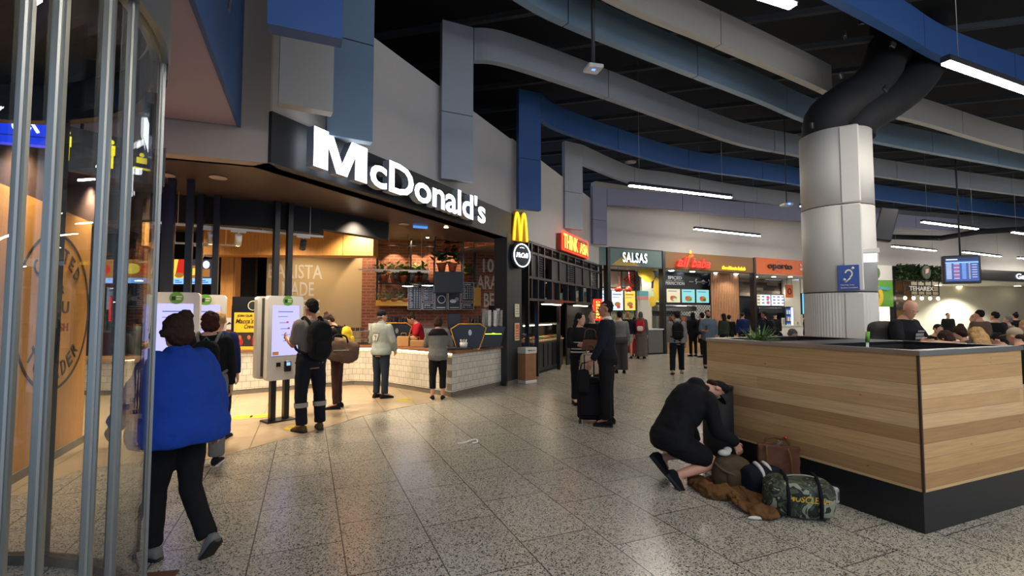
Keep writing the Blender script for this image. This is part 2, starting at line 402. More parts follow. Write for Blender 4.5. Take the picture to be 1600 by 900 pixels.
def capM(m, x0, x1, z0, z1, y, depth, mat, face):
    w = x1-x0; h = z1-z0; P = [(0,0),(.245,0),(.245,.62),(.40,0),(.60,0),(.755,.62),(.755,0),(1,0),(1,1),(.68,1),(.5,.30),(.32,1),(0,1)]
    pts = [(x0+a*w, z0+b*h) for a, b in P]; a_ = [m.av((p[0], y-depth, p[1])) for p in pts]; b_ = [m.av((p[0], y, p[1])) for p in pts]; n = len(pts)
    for t in ((0,1,2,12),(2,11,12),(2,3,10,11),(3,4,10),(4,5,9,10),(5,8,9),(5,6,7,8)): m.face([a_[i] for i in t], face)
    for j in range(n): k = (j+1) % n; m.face((a_[k], a_[j], b_[j], b_[k]), mat)

ORD = ['leftmost', 'second from the left', 'third from the left', 'fourth from the left', 'fifth from the left', 'sixth from the left', 'seventh from the left', 'eighth from the left', 'ninth from the left']
# ================= THE SETTING =================
fb = MB(); fb.box(-9.5, 40, -4, 44, -.1, 0, 'terrazzo'); struct(fb.build('floor'))
pts = [G(30,775), G(120,736), G(215,722), G(300,724), G(372,706), G(434,689), G(500,672), G(560,652), G(640,634), G(706,624)]
back = [(-1.13, 9.6), (-2.0, 14.4), (-9.4, 14.4), (-9.4, 4.2)]
m = MB(); m.prism([(p.x, p.y) for p in pts] + back, -.02, .004, 'beige_tile'); struct(m.build('floor_restaurant'))
m = MB(); m.box(-9.5, 40, -4, 44, 7.9, 8.0, 'void'); struct(m.build('ceiling'))
m = MB(); m.box(-9.6, -9.5, -4, 15, 0, 7.9, 'black_matte'); struct(m.build('wall_left'))
m = MB(); m.box(-9.5, .5, 14.4, 14.5, 0, 7.9, 'black_matte'); struct(m.build('wall_back'))
# thin black ceiling carriers that show between the ribbons
def carriers():
    k = 0
    for i in range(22):
        y0 = 4 + i * 1.25
        m = MB(); a = V((-4 + i*.35, y0 + 3.0, 7.05)); b = V((24 + i*.4, y0 - 4.5, 7.05))
        d = (b - a).normalized(); n = V((-d.y, d.x, 0)) * .05
        m.prism([a - n, b - n, b + n, a + n], 7.0, 7.1, 'joist')
        o = m.build('ceiling_carrier'); o['kind'] = 'structure'
carriers()
# -------- restaurant fascia line: from (-2.77,5.42) to (0,11.2) and on to (3.3,18.2)
FA = V((-2.77, 5.42, 0)); FB = V((0.0, 11.2, 0)); FE = V((3.3, 18.2, 0))
FANG = atan2(FB.y - FA.y, FB.x - FA.x); FLEN = (FB - FA).length
FANG2 = atan2(FE.y - FB.y, FE.x - FB.x); FLEN2 = (FE - FB).length
m = MB(); m.box(0, FLEN, 0, .25, 3.88, 5.66, 'wall_white'); m.box(0, 1.2, 0, .25, 5.66, 7.9, 'wall_white')
struct(m.build('wall_restaurant', loc=FA, rz=FANG))
m = MB(); m.box(0, FLEN2, 0, .25, 3.36, 5.7, 'wall_white'); struct(m.build('wall_lane', loc=FB, rz=FANG2))
m = MB(); m.prism([(-2.75, 5.42), (-2.75, 5.67), (-9.4, 3.3), (-9.4, 3.0)], 3.3, 7.9, 'wall_beige'); struct(m.build('wall_entrance'))
# angled soffit box with the blue face
m = MB()
m.prism([(-3.02, 5.28), (-2.13, 3.15), (-1.25, 1.2), (-1.2, 0.2), (-9.4, 0.2), (-9.4, 2.96)], 3.67, 7.8, 'lilac')
o = struct(m.build('wall_soffit_box'))
m = MB(); m.prism([(-3.0, 5.28), (-3.02, 5.24), (-2.13, 3.11), (-1.25, 1.16), (-1.2, 1.16), (-2.1, 3.13)], 3.65, 7.8, 'rib_blue')
bl = m.build('blue_wall_panel'); struct(bl)
# soffits / ceilings of the shops
bulk = [at(235, 300, 6.75), at(400, 312, 7.26), at(500, 323, 7.85), at(606, 345, 9.0), at(700, 352, 11.3)]
m = MB(); m.prism([(-2.77, 5.6), (0.05, 11.3)] + [(-.2, 11.7)] + [(p.x, p.y) for p in reversed(bulk)] + [(-9.4, 6.4), (-9.4, 3.2)], 3.3, 3.34, 'soffit_gloss')
struct(m.build('ceiling_soffit'))
m = MB(); m.prism([(-9.4, 6.3), (-5.2, 6.7), (-3.6, 7.5), (-1.5, 9.4), (.2, 11.6), (1.1, 14.4), (-9.4, 14.4)], 3.62, 3.66, 'inner_ceiling')
struct(m.build('ceiling_restaurant'))
m = MB()
bb = [V((-9.3, 6.5, 0))] + bulk[:4]
for a, b in zip(bb, bb[1:]):
    zb = 2.9 if b is not bulk[3] else 2.98
    m.prism([(a.x, a.y), (b.x, b.y), (b.x - .05, b.y + .3), (a.x, a.y + .3)], zb, 3.6, 'black_matte')
struct(m.build('wall_bulkhead'))
# -------- stall row line
S0 = V((3.35, 18.25, 0)); S1 = V((15.2, 24.1, 0)); S2 = V((31.6, 30.0, 0)); S3 = V((40, 32.5, 0))
SANG = atan2(S1.y - S0.y, S1.x - S0.x); SLEN = (S1 - S0).length
def onrow(px, A=S0, B=S1, off=0):     # distance along the row (or a line 'off' behind it) of the spot seen at column px
    k = (px - 800) / F / cos(PITCH); d = B - A; A = A + V((-d.y, d.x, 0)).normalized() * off
    t = (k * A.y - A.x) / (d.x - k * d.y); return t * d.length
m = MB()
ln = [S0 + V((-.2, -.1, 0)), (S0+S1)/2 + V((.1, .12, 0)), S1, V((23, 27.2, 0)), S2, S3]; ln = catmull(ln, 6)
nrm = V((-.4, 1, 0)) * .3
for a, b in zip(ln, ln[1:]): m.prism([(a.x, a.y), (b.x, b.y), (b.x+nrm.x, b.y+nrm.y), (a.x+nrm.x, a.y+nrm.y)], 4.12, 6.6, 'wall_white')
struct(m.build('wall_over_stalls'))
m = MB(); m.prism([(3.4, 18.5), (16, 24.7), (14, 29), (2, 23)], 3.55, 3.6, 'pale_wall'); struct(m.build('ceiling_stalls'))
m = MB(); m.prism([(3.35, 18.2), (2.4, 23.0), (2.2, 23.0), (3.15, 18.2)], 0, 4.1, 'pale_wall'); struct(m.build('wall_stall_side'))
# gate lounge beyond: white room
m = MB(); m.prism([(19.4, 26), (40, 32.8), (40, 44), (17.6, 44)], 3.6, 3.7, 'white_plastic'); struct(m.build('ceiling_lounge'))
m = MB(); m.box(14, 40, 36, 36.2, 0, 3.6, 'pale_wall'); m.box(23.8, 25.2, 35, 36.2, 0, 3.6, 'white_plastic')
struct(m.build('wall_lounge'))
m = MB(); m.box(40, 40.2, -4, 44, 0, 7.9, 'wall_white'); struct(m.build('wall_right'))
def row_thing_frame(px0, px1, A=S0, B=S1):
    return onrow(px0, A, B), onrow(px1, A, B)
# dark band with the gate lettering
d2 = (S2 - S1).length; a2 = atan2(S2.y - S1.y, S2.x - S1.x)
t = thing('gate_sign', 'long black overhead band with white gate lettering at far right', 'sign', S1, a2)
x0 = onrow(1478, S1, S2); xg = onrow(1578, S1, S2)
m = MB(); m.box(x0, d2 + 8, -.35, -.1, 3.52, 4.14, 'black_satin'); m.build('sign_band', t)
m = MB(); m.text('Gates', xg - .1, xg + 1.75, 3.67, 4.0, -.36, 'sign_white_dim', .02, .01); m.build('lettering', t)
# recessed downlights in the far lounge ceiling
k = 0
for px, py in ((1466, 446), (1499, 448), (1484, 451), (1472, 453), (1568, 449), (1590, 447)):
    p = G(px, py, 3.58)
    m = MB(); m.cyl((0, 0), .17, -.012, .02, 'lamp_soft', 16); o = m.build('ceiling_light', loc=p)
    k += 1; tag(o, 'round recessed downlight in the far gate lounge ceiling, %s' % ['leftmost', 'highest of the left cluster', 'middle of the left cluster', 'lowest of the left cluster', 'under the gate lettering', 'at the right edge'][k-1], 'ceiling light', 'downlights in the gate lounge')
for x in (18.5, 23, 27.5, 32.5):
    l = spot('lounge_spot', None, (x, 34.2, 3.5), 900, (1, .97, .88), R(110), (0, .25, -1), .15)

# ================= RIBBON BAFFLES =================
def ribbon(name, label, mat, pan, line, z0=6.2, h=.6, th=.14, seg=3.2):
    """pan: (pxL, dL, pxR, dR, zbottom) or None; line: photograph positions of the lower edge on the plane z0"""
    t = thing(name, label, 'ceiling baffle', (0, 0, z0), group=None)
    P = [G(px, py, z0) for px, py in line]
    if pan:
        a = V((X(pan[0], pan[1]), pan[1], 0)); b = V((X(pan[2], pan[3]), pan[3], 0))
        P = [V((b.x, b.y, z0))] + P
        d = (b - a).normalized(); n = V((-d.y, d.x, 0)) * th
        m = MB(); zt = h; zs = pan[4] - z0; zm = zs + (zt - zs) * .42
        q = [a, b, b + n, a + n]
        m.prism([(p.x, p.y) for p in q], zs, zm - .008, mat); m.prism([(p.x, p.y) for p in q], zm + .008, zt, mat)
        q2 = [a + n*.1 + d*.01, b + n*.1 - d*.01, b + n*.9 - d*.01, a + n*.9 + d*.01]
        m.prism([(p.x, p.y) for p in q2], zs + .01, zt - .01, 'charcoal')
        m.build('drop_panel', t)
    C = catmull([(p.x, p.y, 0) for p in P], 7) if len(P) > 2 else [V((p.x, p.y, 0)) for p in P]
    # even panels with joints
    m = MB(); acc = 0; cur = [C[0]]
    def flush(c):
        if len(c) < 2: return
        ns = []
        for i in range(len(c)):
            d = (c[min(i+1, len(c)-1)] - c[max(i-1, 0)]).normalized(); ns.append(V((-d.y, d.x, 0)) * th)
        e0 = (c[1]-c[0]).normalized()*.012; e1 = (c[-1]-c[-2]).normalized()*.012
        c = [c[0]+e0] + c[1:-1] + [c[-1]-e1]
        rings = [[(p.x, p.y, 0), (p.x+n.x, p.y+n.y, 0), (p.x+n.x, p.y+n.y, h), (p.x, p.y, h)] for p, n in zip(c, ns)]
        m.loft(rings, mat, sm=False)
    for a, b in zip(C, C[1:]):
        l = (b - a).length; 
        while acc + l > seg:
            k = (seg - acc) / l; q = a + (b - a) * k; cur.append(q); flush(cur); cur = [q]; a = q; l = (b - a).length; acc = 0
        acc += l; cur.append(b)
    flush(cur); fixn(m.build('ribbon_board', t)); return t
ribbon('ceiling_ribbon', 'bright blue ceiling ribbon with the nearest drop panel, passing over the far right light', 'rib_blue', (405, 3.42, 527, 3.62, 3.7), [(900,-240),(1180,-70),(1315,0),(1415,55),(1485,94),(1600,133),(1800,190)])
ribbon('ceiling_ribbon', 'beige ceiling ribbon dropping between the bright blue and the steel blue panels', 'rib_beige', (427, 4.85, 514, 5.1, 3.75), [(700,-150),(965,0),(1110,62),(1240,118),(1301,146)])
ribbon('ceiling_ribbon', 'beige ceiling ribbon starting behind the black ducts right of the column', 'rib_beige', None, [(1385,178),(1450,193),(1600,236),(1800,280)])
ribbon('ceiling_ribbon', 'steel blue ceiling ribbon whose drop panel ends above the big white sign', 'rib_steel', (505, 5.85, 578, 6.12, 3.79), [(720,-60),(865,25),(1045,100),(1190,157),(1262,188),(1355,218),(1600,264),(1800,300)])
ribbon('ceiling_ribbon', 'light grey ceiling ribbon whose tall drop panel ends over the white sign', 'rib_grey', (688, 8.35, 738, 8.6, 3.95), [(800,102),(965,157),(1092,203),(1170,228),(1258,245),(1355,272),(1600,305),(1800,330)])
ribbon('ceiling_ribbon', 'dark blue ceiling ribbon with a drop panel above the yellow arches', 'rib_blue', (811, 11.0, 846, 11.25, 4.0), [(885,207),(1005,245),(1080,264),(1180,278),(1258,290),(1355,309),(1600,340),(1800,364)])
ribbon('ceiling_ribbon', 'grey ceiling ribbon with a drop panel above the red neon restaurant name', 'rib_grey', (884, 14.4, 912, 14.75, 4.15), [(990,287),(1050,295),(1140,310),(1260,325),(1355,342),(1600,360),(1750,371)])
ribbon('ceiling_ribbon', 'mauve ceiling ribbon farthest back, dropping beside the teal shop sign', 'rib_mauve', (928, 17.0, 950, 17.3, 4.05), [(1050,327),(1140,337),(1260,346),(1355,352),(1500,362)], z0=5.5)
# letter on the blue panel
t = thing('wall_letter', 'grey raised letter fixed high on the blue wall panel', 'letter', (-2.72, 4.35, 4.35), atan2(-2.13, .9) + pi)
m = MB(); m.text('y', -.16, .16, 0, .62, -.05, 'steel', .06, .02); m.build('letter_body', t)
m = MB(); m.box(-.03, .03, -.05, .1, .34, .4, 'charcoal'); m.build('bracket', t)

# ================= LINEAR LIGHTS =================
def linear(label, a, b, mat='tube', w=.09, hang=True):
    a, b = V(a), V(b); d = b - a; ln_ = d.length; ang = atan2(d.y, d.x)
    t = thing('linear_light', label, 'ceiling light', a, ang)
    m = MB(); m.box(0, ln_, -w/2-.008, w/2+.008, .012, .09, 'charcoal'); m.build('housing', t)
    m = MB(); m.box(.01, ln_-.01, -w/2, w/2, -.012, .011, mat); m.build('diffuser', t)
    if hang:
        for x in (.3, ln_-.3):
            m = MB(); m.tube([(x, 0, .09), (x, 0, 7.88 - a.z)], .004, 'steel', 5); m.build('hanger', t)
    return t
ZL = 4.7
def lin_px(label, p0, p1, z=ZL): return linear(label, G(*p0, z), G(*p1, z))
lin_px('bright linear light at top right of the view beside the blue ribbon', (1477, 98), (1640, 156))
lin_px('linear light at the top edge of the view above the column', (1090, -38), (1240, 10))
lin_px('long linear light in front of the grey ribbon over the lane', (983, 290), (1142, 309))
lin_px('linear light below the mauve ribbon above the kebab stall', (1085, 358), (1187, 369))
lin_px('linear light half hidden behind the left edge of the column', (1252, 322), (1345, 333))
lin_px('linear light right of the tilted black speaker, upper one', (1441, 347), (1527, 358))
lin_px('short linear light right of the column, above the leafy sign', (1394, 385), (1462, 392))
lin_px('short linear light just above the flight information screen', (1505, 394), (1563, 401))
lin_px('linear light at the right edge, upper row', (1582, 363), (1640, 371))
lin_px('linear light at the right edge above the gate sign', (1591, 403), (1640, 409))
lin_px('small far linear light touching the left edge of the column', (1256, 373), (1300, 378))
# unseen fittings of the same type, added as fill light around the viewer
for i, (x, y) in enumerate(((3.2, .4), (7.5, 2.6), (12.5, 5.5), (-.2, -2.4), (5.5, -1.8), (14, 11), (19, 15))):
    linear('linear ceiling light out of view, ' + ['just above the viewer', 'above the planter', 'above the bench', 'behind the viewer at the left', 'behind the viewer at the right', 'between the far ribbons', 'near the lounge'][i], (x, y, ZL), (x+2.8, y+1.25, ZL))['group'] = 'unseen concourse lights'
# ================= RESTAURANT FRONT =================
t = thing('restaurant_sign', "long black fascia with big white lit letters McDonald's", 'sign', FA, FANG)
m = MB(); m.box(0, FLEN + .05, -.06, .28, 3.3, 3.89, 'charcoal'); m.build('fascia', t)
m = MB(); capM(m, .40, 1.30, 3.345, 3.825, -.16, .12, 'rib_grey', 'sign_white'); m.text("cDonald's", 1.36, 4.62, 3.345, 3.825, -.16, 'sign_white', .12, .02, face='rib_grey', space=.97); m.build('lettering', t)
# pillar closing the front
PIL = V((0.02, 11.22, 0))
t = thing('restaurant_pillar', 'black pillar at the end of the restaurant counter, with notices', 'pillar', PIL, FANG)
m = MB(); m.box(-.42, .36, -.06, .27, 0, 3.4, 'charcoal', c=.01); m.build('pillar_body', t)
m = MB(); m.box(-.42, .36, -.075, .0, 0, .1, 'kick_grey'); m.build('kickboard', t)
for nm, z0, z1, c1, c2 in (('menu poster', 1.52, 1.82, 'cream', 'cup_grey'), ('orange poster', .98, 1.38, 'orange_panel', 'cream')):
    t2 = thing('poster', {'menu poster': 'small cream notice on the black pillar', 'orange poster': 'orange framed poster on the black pillar below the cream notice'}[nm], 'poster', PIL + V((cos(FANG)*.06, sin(FANG)*.06, z0)) + V((sin(FANG), -cos(FANG), 0))*.07, FANG)
    m = MB(); m.box(-.12, .12, -.012, 0, 0, z1-z0, 'cream'); m.rect(-.095, .095, .03, z1-z0-.03, -.0135, c1)
    for k in range(4): m.rect(-.07, .07 - .02*(k % 2), .06+k*.06, .08+k*.06, -.0145, c2)
    m.build('sheet', t2)
# golden arches box
t = thing('arches_sign', 'yellow lit double arch sign on top of the black pillar', 'sign', PIL + V((.16, -.02, 3.28)), FANG - R(24))
def arch_pts(w, h, n=14):
    # one M: two tall parabola-like arches side by side
    out = []
    for s in (0, 1):
        for k in range(n + 1):
            u = k / n; xx = (-w/2 if s == 0 else 0) + u * w/2; zz = h * (1 - abs(2*u-1)**2.6)
            if s == 0 and u > .5: zz = max(zz, h*.08)
            if s == 1 and u < .5: zz = max(zz, h*.08)
            out.append((xx, zz))
    return out
m = MB(); oz = arch_pts(.44, .66, 16)
m.xz([(-.25, -.02)] + [(-.25 + .0, .1), (-.2, .45), (-.16, .64), (-.11, .70), (-.05, .64), (0, .56), (.05, .64), (.11, .70), (.16, .64), (.2, .45), (.25, .1), (.25, -.02)], -.02, .14, 'yellow_paint'); m.build('back_box', t)
m = MB()
for s in (-1, 1):
    pts = []
    for k in range(25):
        u = k / 24; a = s*.105 + (u-.5)*.19*s; pts.append((a, -.035, .64*(1-abs(2*u-1)**2.3)))
    m.tube(pts, .024, 'neon_yellow', 8)
m.build('arches', t)
# round cafe sign
t = thing('cafe_sign', 'round dark cafe sign with a white lit ring on the black pillar', 'sign', PIL + V((.14, -.05, 2.93)), FANG - R(20))
m = MB(); m.T = Matrix.Rotation(R(90), 4, 'X'); m.cyl((0, 0), .3, -.05, .1, 'charcoal', 36); m.build('sign_drum', t)
m = MB(); m.ringxz(0, 0, .252, .268, -.115, -.1, 'sign_white'); m.text('McCafé', -.19, .19, -.05, .06, -.105, 'sign_white', .012, .0, .3); m.build('lettering', t)
m = MB(); m.ringxz(0, 0, .175, .187, -.11, -.1, 'sign_white_dim', a0=R(68), a1=R(112)); m.build('smile_mark', t)
# slatted bin with clear dome
bp = G(819, 597) + V((0.05, -.1, 0))
t = thing('slatted_bin', 'small wood slatted condiment stand with clear hood at the black pillar', 'stand', bp, FANG - R(20))
m = MB(); m.box(-.19, .19, -.16, .16, 0, .07, 'white_plastic', c=.01); m.build('base', t)
m = MB(); m.box(-.165, .165, -.135, .135, .07, .68, 'letter_dark')
for i in range(9): m.box(-.175+i*.04, -.175+i*.04+.024, -.15, -.13, .07, .68, 'slat_wood')
for i in range(7): m.box(-.18, -.16, -.13+i*.04, -.1+i*.04, .07, .68, 'slat_wood'); m.box(.16, .18, -.13+i*.04, -.1+i*.04, .07, .68, 'slat_wood')
m.build('slatted_body', t)
m = MB(); m.box(-.19, .19, -.16, .16, .68, .82, 'white_plastic', c=.01); m.text('thank you', -.12, .12, .73, .77, -.165, 'letter_dark', .004); m.build('collar', t)
m = MB(); m.xz([(-.18, .82), (.18, .82), (.18, .95), (.1, 1.08), (-.04, 1.14), (-.18, 1.14)], -.15, .15, 'glass_clear'); m.build('hood', t)

# ================= CAFE COUNTER =================
cpts = [G(350, 619), G(430, 612), G(500, 606), G(552, 602), G(604, 604), G(706, 621)]
cor = cpts[-1]; rend = G(788, 601.5); HC = .88
t = thing('service_counter', 'long service counter faced in white square tiles with a timber top', 'counter', cor)
def off(P, d):     # push a polyline inwards (away from the viewer)
    out = []
    for i, p in enumerate(P):
        a = P[max(i-1, 0)]; b = P[min(i+1, len(P)-1)]; dd = (b - a); dd.z = 0; dd.normalize(); out.append(p + V((-dd.y, dd.x, 0)) * d)
    return out
cl = [p - cor for p in cpts]; rr = rend - cor; rdir = rr.normalized(); rn = V((-rdir.y, rdir.x, 0))
def band(P, q, z0, z1, mat, par, name, over=0.0, zfun=None):
    for i, (a, b) in enumerate(zip(P, P[1:])):
        d = b - a; ln_ = d.length; m = MB(); m.box(0, ln_, -over, q, z0, z1, mat)
        if i == 0: first = None
        m.build(name, par, loc=a, rz=atan2(d.y, d.x))
band(cl, .12, .1, HC - .05, 'white_tile', t, 'tiled_front'); band([V((0,0,0)), rr], .12, .1, HC - .05, 'white_tile', t, 'tiled_front')
band(cl, .1, 0, .1, 'kick_grey', t, 'kickboard', -.015); band([V((0,0,0)), rr], .1, 0, .1, 'kick_grey', t, 'kickboard', -.015)
inn = off(cl, .68); inn[-1] = cl[-1] + V((-.35, .75, 0)); ri = rr + V((-.62, .35, 0))
m = MB(); ov = off(cl, -.05); ov[-1] = cl[-1] + V((.04, -.08, 0)); ro = rr - rn*.05
for a, b, c, d in zip(ov, ov[1:], inn[1:], inn): m.prism([(a.x,a.y),(b.x,b.y),(c.x,c.y),(d.x,d.y)], HC-.045, HC, 'wood_rim')
m.prism([(ov[-1].x, ov[-1].y), (ro.x, ro.y), (ri.x, ri.y), (inn[-1].x, inn[-1].y)], HC-.045, HC, 'wood_rim'); m.build('counter_top', t)
m = MB()
for a, b in list(zip(cl, cl[1:]))[2:]:
    d = (b-a).normalized(); n = V((d.y, -d.x, 0)); m.prism([(a+n*.005).xy[:], (b+n*.005).xy[:], (b+n*.03).xy[:], (a+n*.03).xy[:]], HC-.062, HC-.047, 'strip_light')
lab(m.build('light_strip', t), 'warm light strip under the counter edge')
# rear half wall with white tiles under the brick
BRA = V((-4.05, 13.1, 0)); BRB = V((-.3, 13.823, 0)); brang = atan2(BRB.y-BRA.y, BRB.x-BRA.x); brl = (BRB-BRA).length
t_ = MB(); t_.box(0, brl, 0, .15, 0, 3.62, 'red_brick'); struct(t_.build('wall_brick', loc=BRA, rz=brang))
def bx_(px): # along brick wall
    k = (px-800)/F; d = BRB-BRA; s = (k*BRA.y-BRA.x)/(d.x-k*d.y); return s*brl
DB = 13.4
t = thing('wall_lettering', 'worn cream painted words on the right end of the brick wall', 'lettering', BRA, brang)
m = MB(); x0 = bx_(757)
m.text('100%', x0-.05, x0+.72, Z(424, DB), Z(402, DB), -.004, 'letter_white', .004, .02)
m.text('ARABICA', x0-.22, x0+1.02, Z(451, DB), Z(429, DB), -.004, 'letter_white', .004, .02)
m.text('BEANS', x0-.02, x0+.85, Z(480, DB), Z(457, DB), -.004, 'letter_white', .004, .02); m.build('letters', t)
t = thing('back_counter', 'pale back counter with coffee supplies along the brick wall', 'counter', BRA, brang)
m = MB(); m.box(.2, brl-.1, -.6, -.01, 0, .86, 'white_plastic', c=.01); m.build('cabinet', t)
m = MB(); m.box(.15, brl-.05, -.64, -.01, .86, .9, 'steel'); m.build('worktop', t)
m = MB(); m.box(.2, brl-.1, -.02, -.003, .9, 1.2, 'white_tile'); m.build('splashback', t)
# beige curved wall with the stencil words
cw = [at(560, 500, 13.0), at(500, 500, 13.1), at(440, 500, 12.6), at(405, 500, 12.0)]
WA = V((cw[3].x, 12.3, 0)); WB = V((-4.05, 13.15, 0)); wa = atan2(WB.y-WA.y, WB.x-WA.x); wl = (WB-WA).length
m = MB(); m.box(0, wl, 0, .15, 0, 3.62, 'sand_wall'); struct(m.build('wall_sand', loc=WA, rz=wa))
def wx(px):
    k = (px-800)/F; d = WB-WA; s = (k*WA.y-WA.x)/(d.x-k*d.y); return s*wl
t = thing('wall_lettering', 'large white stencil words about barista coffee on the sand coloured wall', 'lettering', WA, wa)
m = MB(); DW = 12.7
xr = wx(503); m.text('BARISTA', wx(418), xr, Z(436, DW), Z(414, DW), -.004, 'letter_white', .005, .012)
m.text('MADE', wx(440), wx(490), Z(463, DW), Z(441, DW), -.004, 'letter_white', .005, .012)
m.text('COFFEE', wx(428), wx(500), Z(489, DW), Z(468, DW), -.004, 'letter_white', .005, .012); m.build('letters', t)
# timber beam and post
m = MB(); m.box(0, 3.65, 0, .5, 2.83, 3.6, 'plywood'); o = m.build('timber_beam', loc=(-6.6, 10.1, 0), rz=R(3)); tag(o, 'thick timber bulkhead above the menu screens and the post', 'beam')
m = MB(); m.box(-.16, .16, -.12, .12, 0, 2.95, 'plywood', c=.01); o = m.build('timber_post', loc=(X(359, 10.9), 10.9, 0)); tag(o, 'square timber post between the menu screens and the crew poster', 'post')
# order area behind: black wall + counter + screens
m = MB(); m.box(-9.3, -6.35, 12.0, 12.1, 0, 3.6, 'black_matte'); struct(m.build('wall_kitchen'))
t = thing('menu_screens', 'row of lit burger menu screens above the order counter', 'menu screen', (X(250, 11), 11, Z(444, 11)))
W = X(332, 11) - X(250, 11)
m = MB(); m.tube([(.2, .02, .59), (.2, .02, 3.62-t.location.z)], .015, 'black_satin', 6); m.tube([(W-.2, .02, .59), (W-.2, .02, 3.62-t.location.z)], .015, 'black_satin', 6); m.build('hanger', t)
m = MB(); m.box(-.03, W+.03, -.04, .06, -.03, .59, 'black_satin'); m.build('frame', t)
scr = [('screen_yellow', 'letter_dark'), ('screen_yellow', 'screen_red'), ('screen_food', 'screen_white'), ('screen_dark', 'screen_blue')]
for k in range(4):
    m = MB(); a = k*W/4+.01; b = (k+1)*W/4-.01
    m.rect(a, b, .0, .13, -.045, 'screen_blue'); m.rect(a, b, .13, .56, -.045, scr[k][0])
    if k == 0:
        for j in range(3): m.rect(a+.04, a+.2, .48-j*.05, .5-j*.05, -.048, 'letter_dark')
    if k == 1: m.poly([(a+.1, -.047, .56), (b-.02, -.047, .56), (b-.02, -.047, .2), (a+.04, -.047, .2)], 'screen_red'); m.disc(a+.13, .2, -.049, .1, .06, 'screen_food')
    if k == 2: m.disc((a+b)/2, .28, -.047, .12, .08, 'screen_yellow'); m.rect(a, b, .42, .56, -.047, 'screen_dark')
    if k == 3: m.disc((a+b)/2, .44, -.047, .08, .09, 'screen_white'); m.rect(a+.05, b-.05, .16, .34, -.047, 'screen_food')
    m.rect(a+.04, b-.08, .03, .05, -.048, 'screen_navy'); m.rect(a+.04, b-.14, .07, .09, -.048, 'screen_navy')
    m.build('screen', t)
for k, dx in enumerate((-.95, -1.9)):
    t2 = thing('menu_screen', ['lit menu screen seen through the glass doors', 'lit menu screen seen through the leftmost glass panes'][k], 'menu screen', (X(250, 11) + dx, 11, Z(444, 11)))
    m = MB(); m.box(0, .85, -.03, .05, 0, .58, 'black_satin'); m.build('frame', t2); m = MB(); m.tube([(.42, .02, .58), (.42, .02, 3.62-t2.location.z)], .015, 'black_satin', 6); m.build('hanger', t2)
    m = MB(); m.rect(.02, .83, .14, .56, -.035, 'screen_food'); m.rect(.02, .83, .02, .14, -.035, 'screen_blue'); m.disc(.3, .35, -.037, .2, .12, 'screen_yellow'); m.disc(.62, .33, -.037, .14, .12, 'screen_red'); m.build('screen', t2)
# low tiled counter left, behind kiosks
t = thing('order_counter', 'tiled order counter with timber top behind the self order kiosks', 'counter', (-8.9, 9.6, 0))
m = MB(); m.box(0, 3.2, 0, .6, .1, .66, 'white_tile'); m.build('tiled_front', t)
m = MB(); m.box(0, 3.2, .02, .6, 0, .1, 'kick_grey'); m.build('kickboard', t)
m = MB(); m.box(-.02, 3.22, -.04, .64, .66, .72, 'oak'); m.build('counter_top', t)
# crew poster
pz = X(386, 9.9)
t = thing('crew_poster', 'black and yellow crew recruiting poster with a photo of workers', 'poster', (pz, 9.85, .72), R(4))
m = MB(); m.box(-.27, .27, 0, .05, 0, 1.22, 'black_satin'); m.build('board', t)
m = MB(); m.rect(-.22, .24, .16, .9, -.004, 'bright_yellow'); m.rect(-.22, .24, .22, .5, -.006, 'letter_dark')
for x, c in ((-.1, 'red_paint'), (.08, 'charcoal'), (.19, 'red_paint')): m.disc(x, .31, -.008, .07, .08, c); m.disc(x, .4, -.0085, .035, .045, 'terracotta')
m.text('JOIN OUR', -.16, .14, .8, .86, -.006, 'letter_dark', .003, .02); m.text("Macca's", -.19, .16, .68, .78, -.006, 'letter_dark', .003, .01, .3); m.text('Crew', -.02, .18, .58, .66, -.006, 'letter_dark', .003, .01, .3)
m.disc(.14, 1.04, -.006, .1, .1, 'cream', 24); m.disc(.14, 1.04, -.008, .085, .085, 'charcoal', 24); m.build('print', t)
t = thing('vending_light', 'slim pink lit display case beside the crew poster', 'display case', (X(368, 10.1), 10.1, .72))
m = MB(); m.box(-.09, .09, 0, .3, 0, 1.05, 'charcoal', c=.01); m.build('case', t)
m = MB(); m.rect(-.06, .06, .55, .98, -.004, 'screen_pink'); m.rect(-.06, .06, .1, .5, -.004, 'smoked'); m.build('lit_window', t)
m = MB(); m.box(-.12, .12, 0, .012, 0, .26, 'white_plastic'); m.xz([(-.06, .1), (.06, .13), (.02, .17)], -.004, 0, 'letter_dark'); o = m.build('notice', loc=(X(357, 10.7), 10.72, Z(515, 10.7))); tag(o, 'small white notice on the timber post', 'notice')
# plywood wall with the round logo behind the glass doors
PA = G(-40, 790); PB = G(128, 692); pa = atan2(PB.y-PA.y, PB.x-PA.x); pl = (PB-PA).length
m = MB(); m.box(-.4, pl, 0, .12, 0, 2.75, 'plywood'); struct(m.build('wall_timber', loc=PA, rz=pa))
m = MB(); m.box(-.4, pl, -.02, 0, 0, .09, 'kick_grey'); struct(m.build('baseboard_timber', loc=PA, rz=pa))
m = MB(); m.box(-.4, pl+.3, .0, .3, 2.75, 3.3, 'soffit_gloss'); struct(m.build('wall_over_timber', loc=PA, rz=pa))
t = thing('round_logo', 'large dark ring of lettering branded on the timber wall behind the glass doors', 'logo', PA, pa)
m = MB(); cx = pl*.60; cz = 1.62; RR = .86
m.ringxz(cx, cz, RR-.03, RR, -.006, 0, 'letter_dark', 60, a0=R(100), a1=R(260)); m.ringxz(cx, cz, RR-.03, RR, -.006, 0, 'letter_dark', 60, a0=R(-82), a1=R(84)); m.build('ring', t)
m = MB()
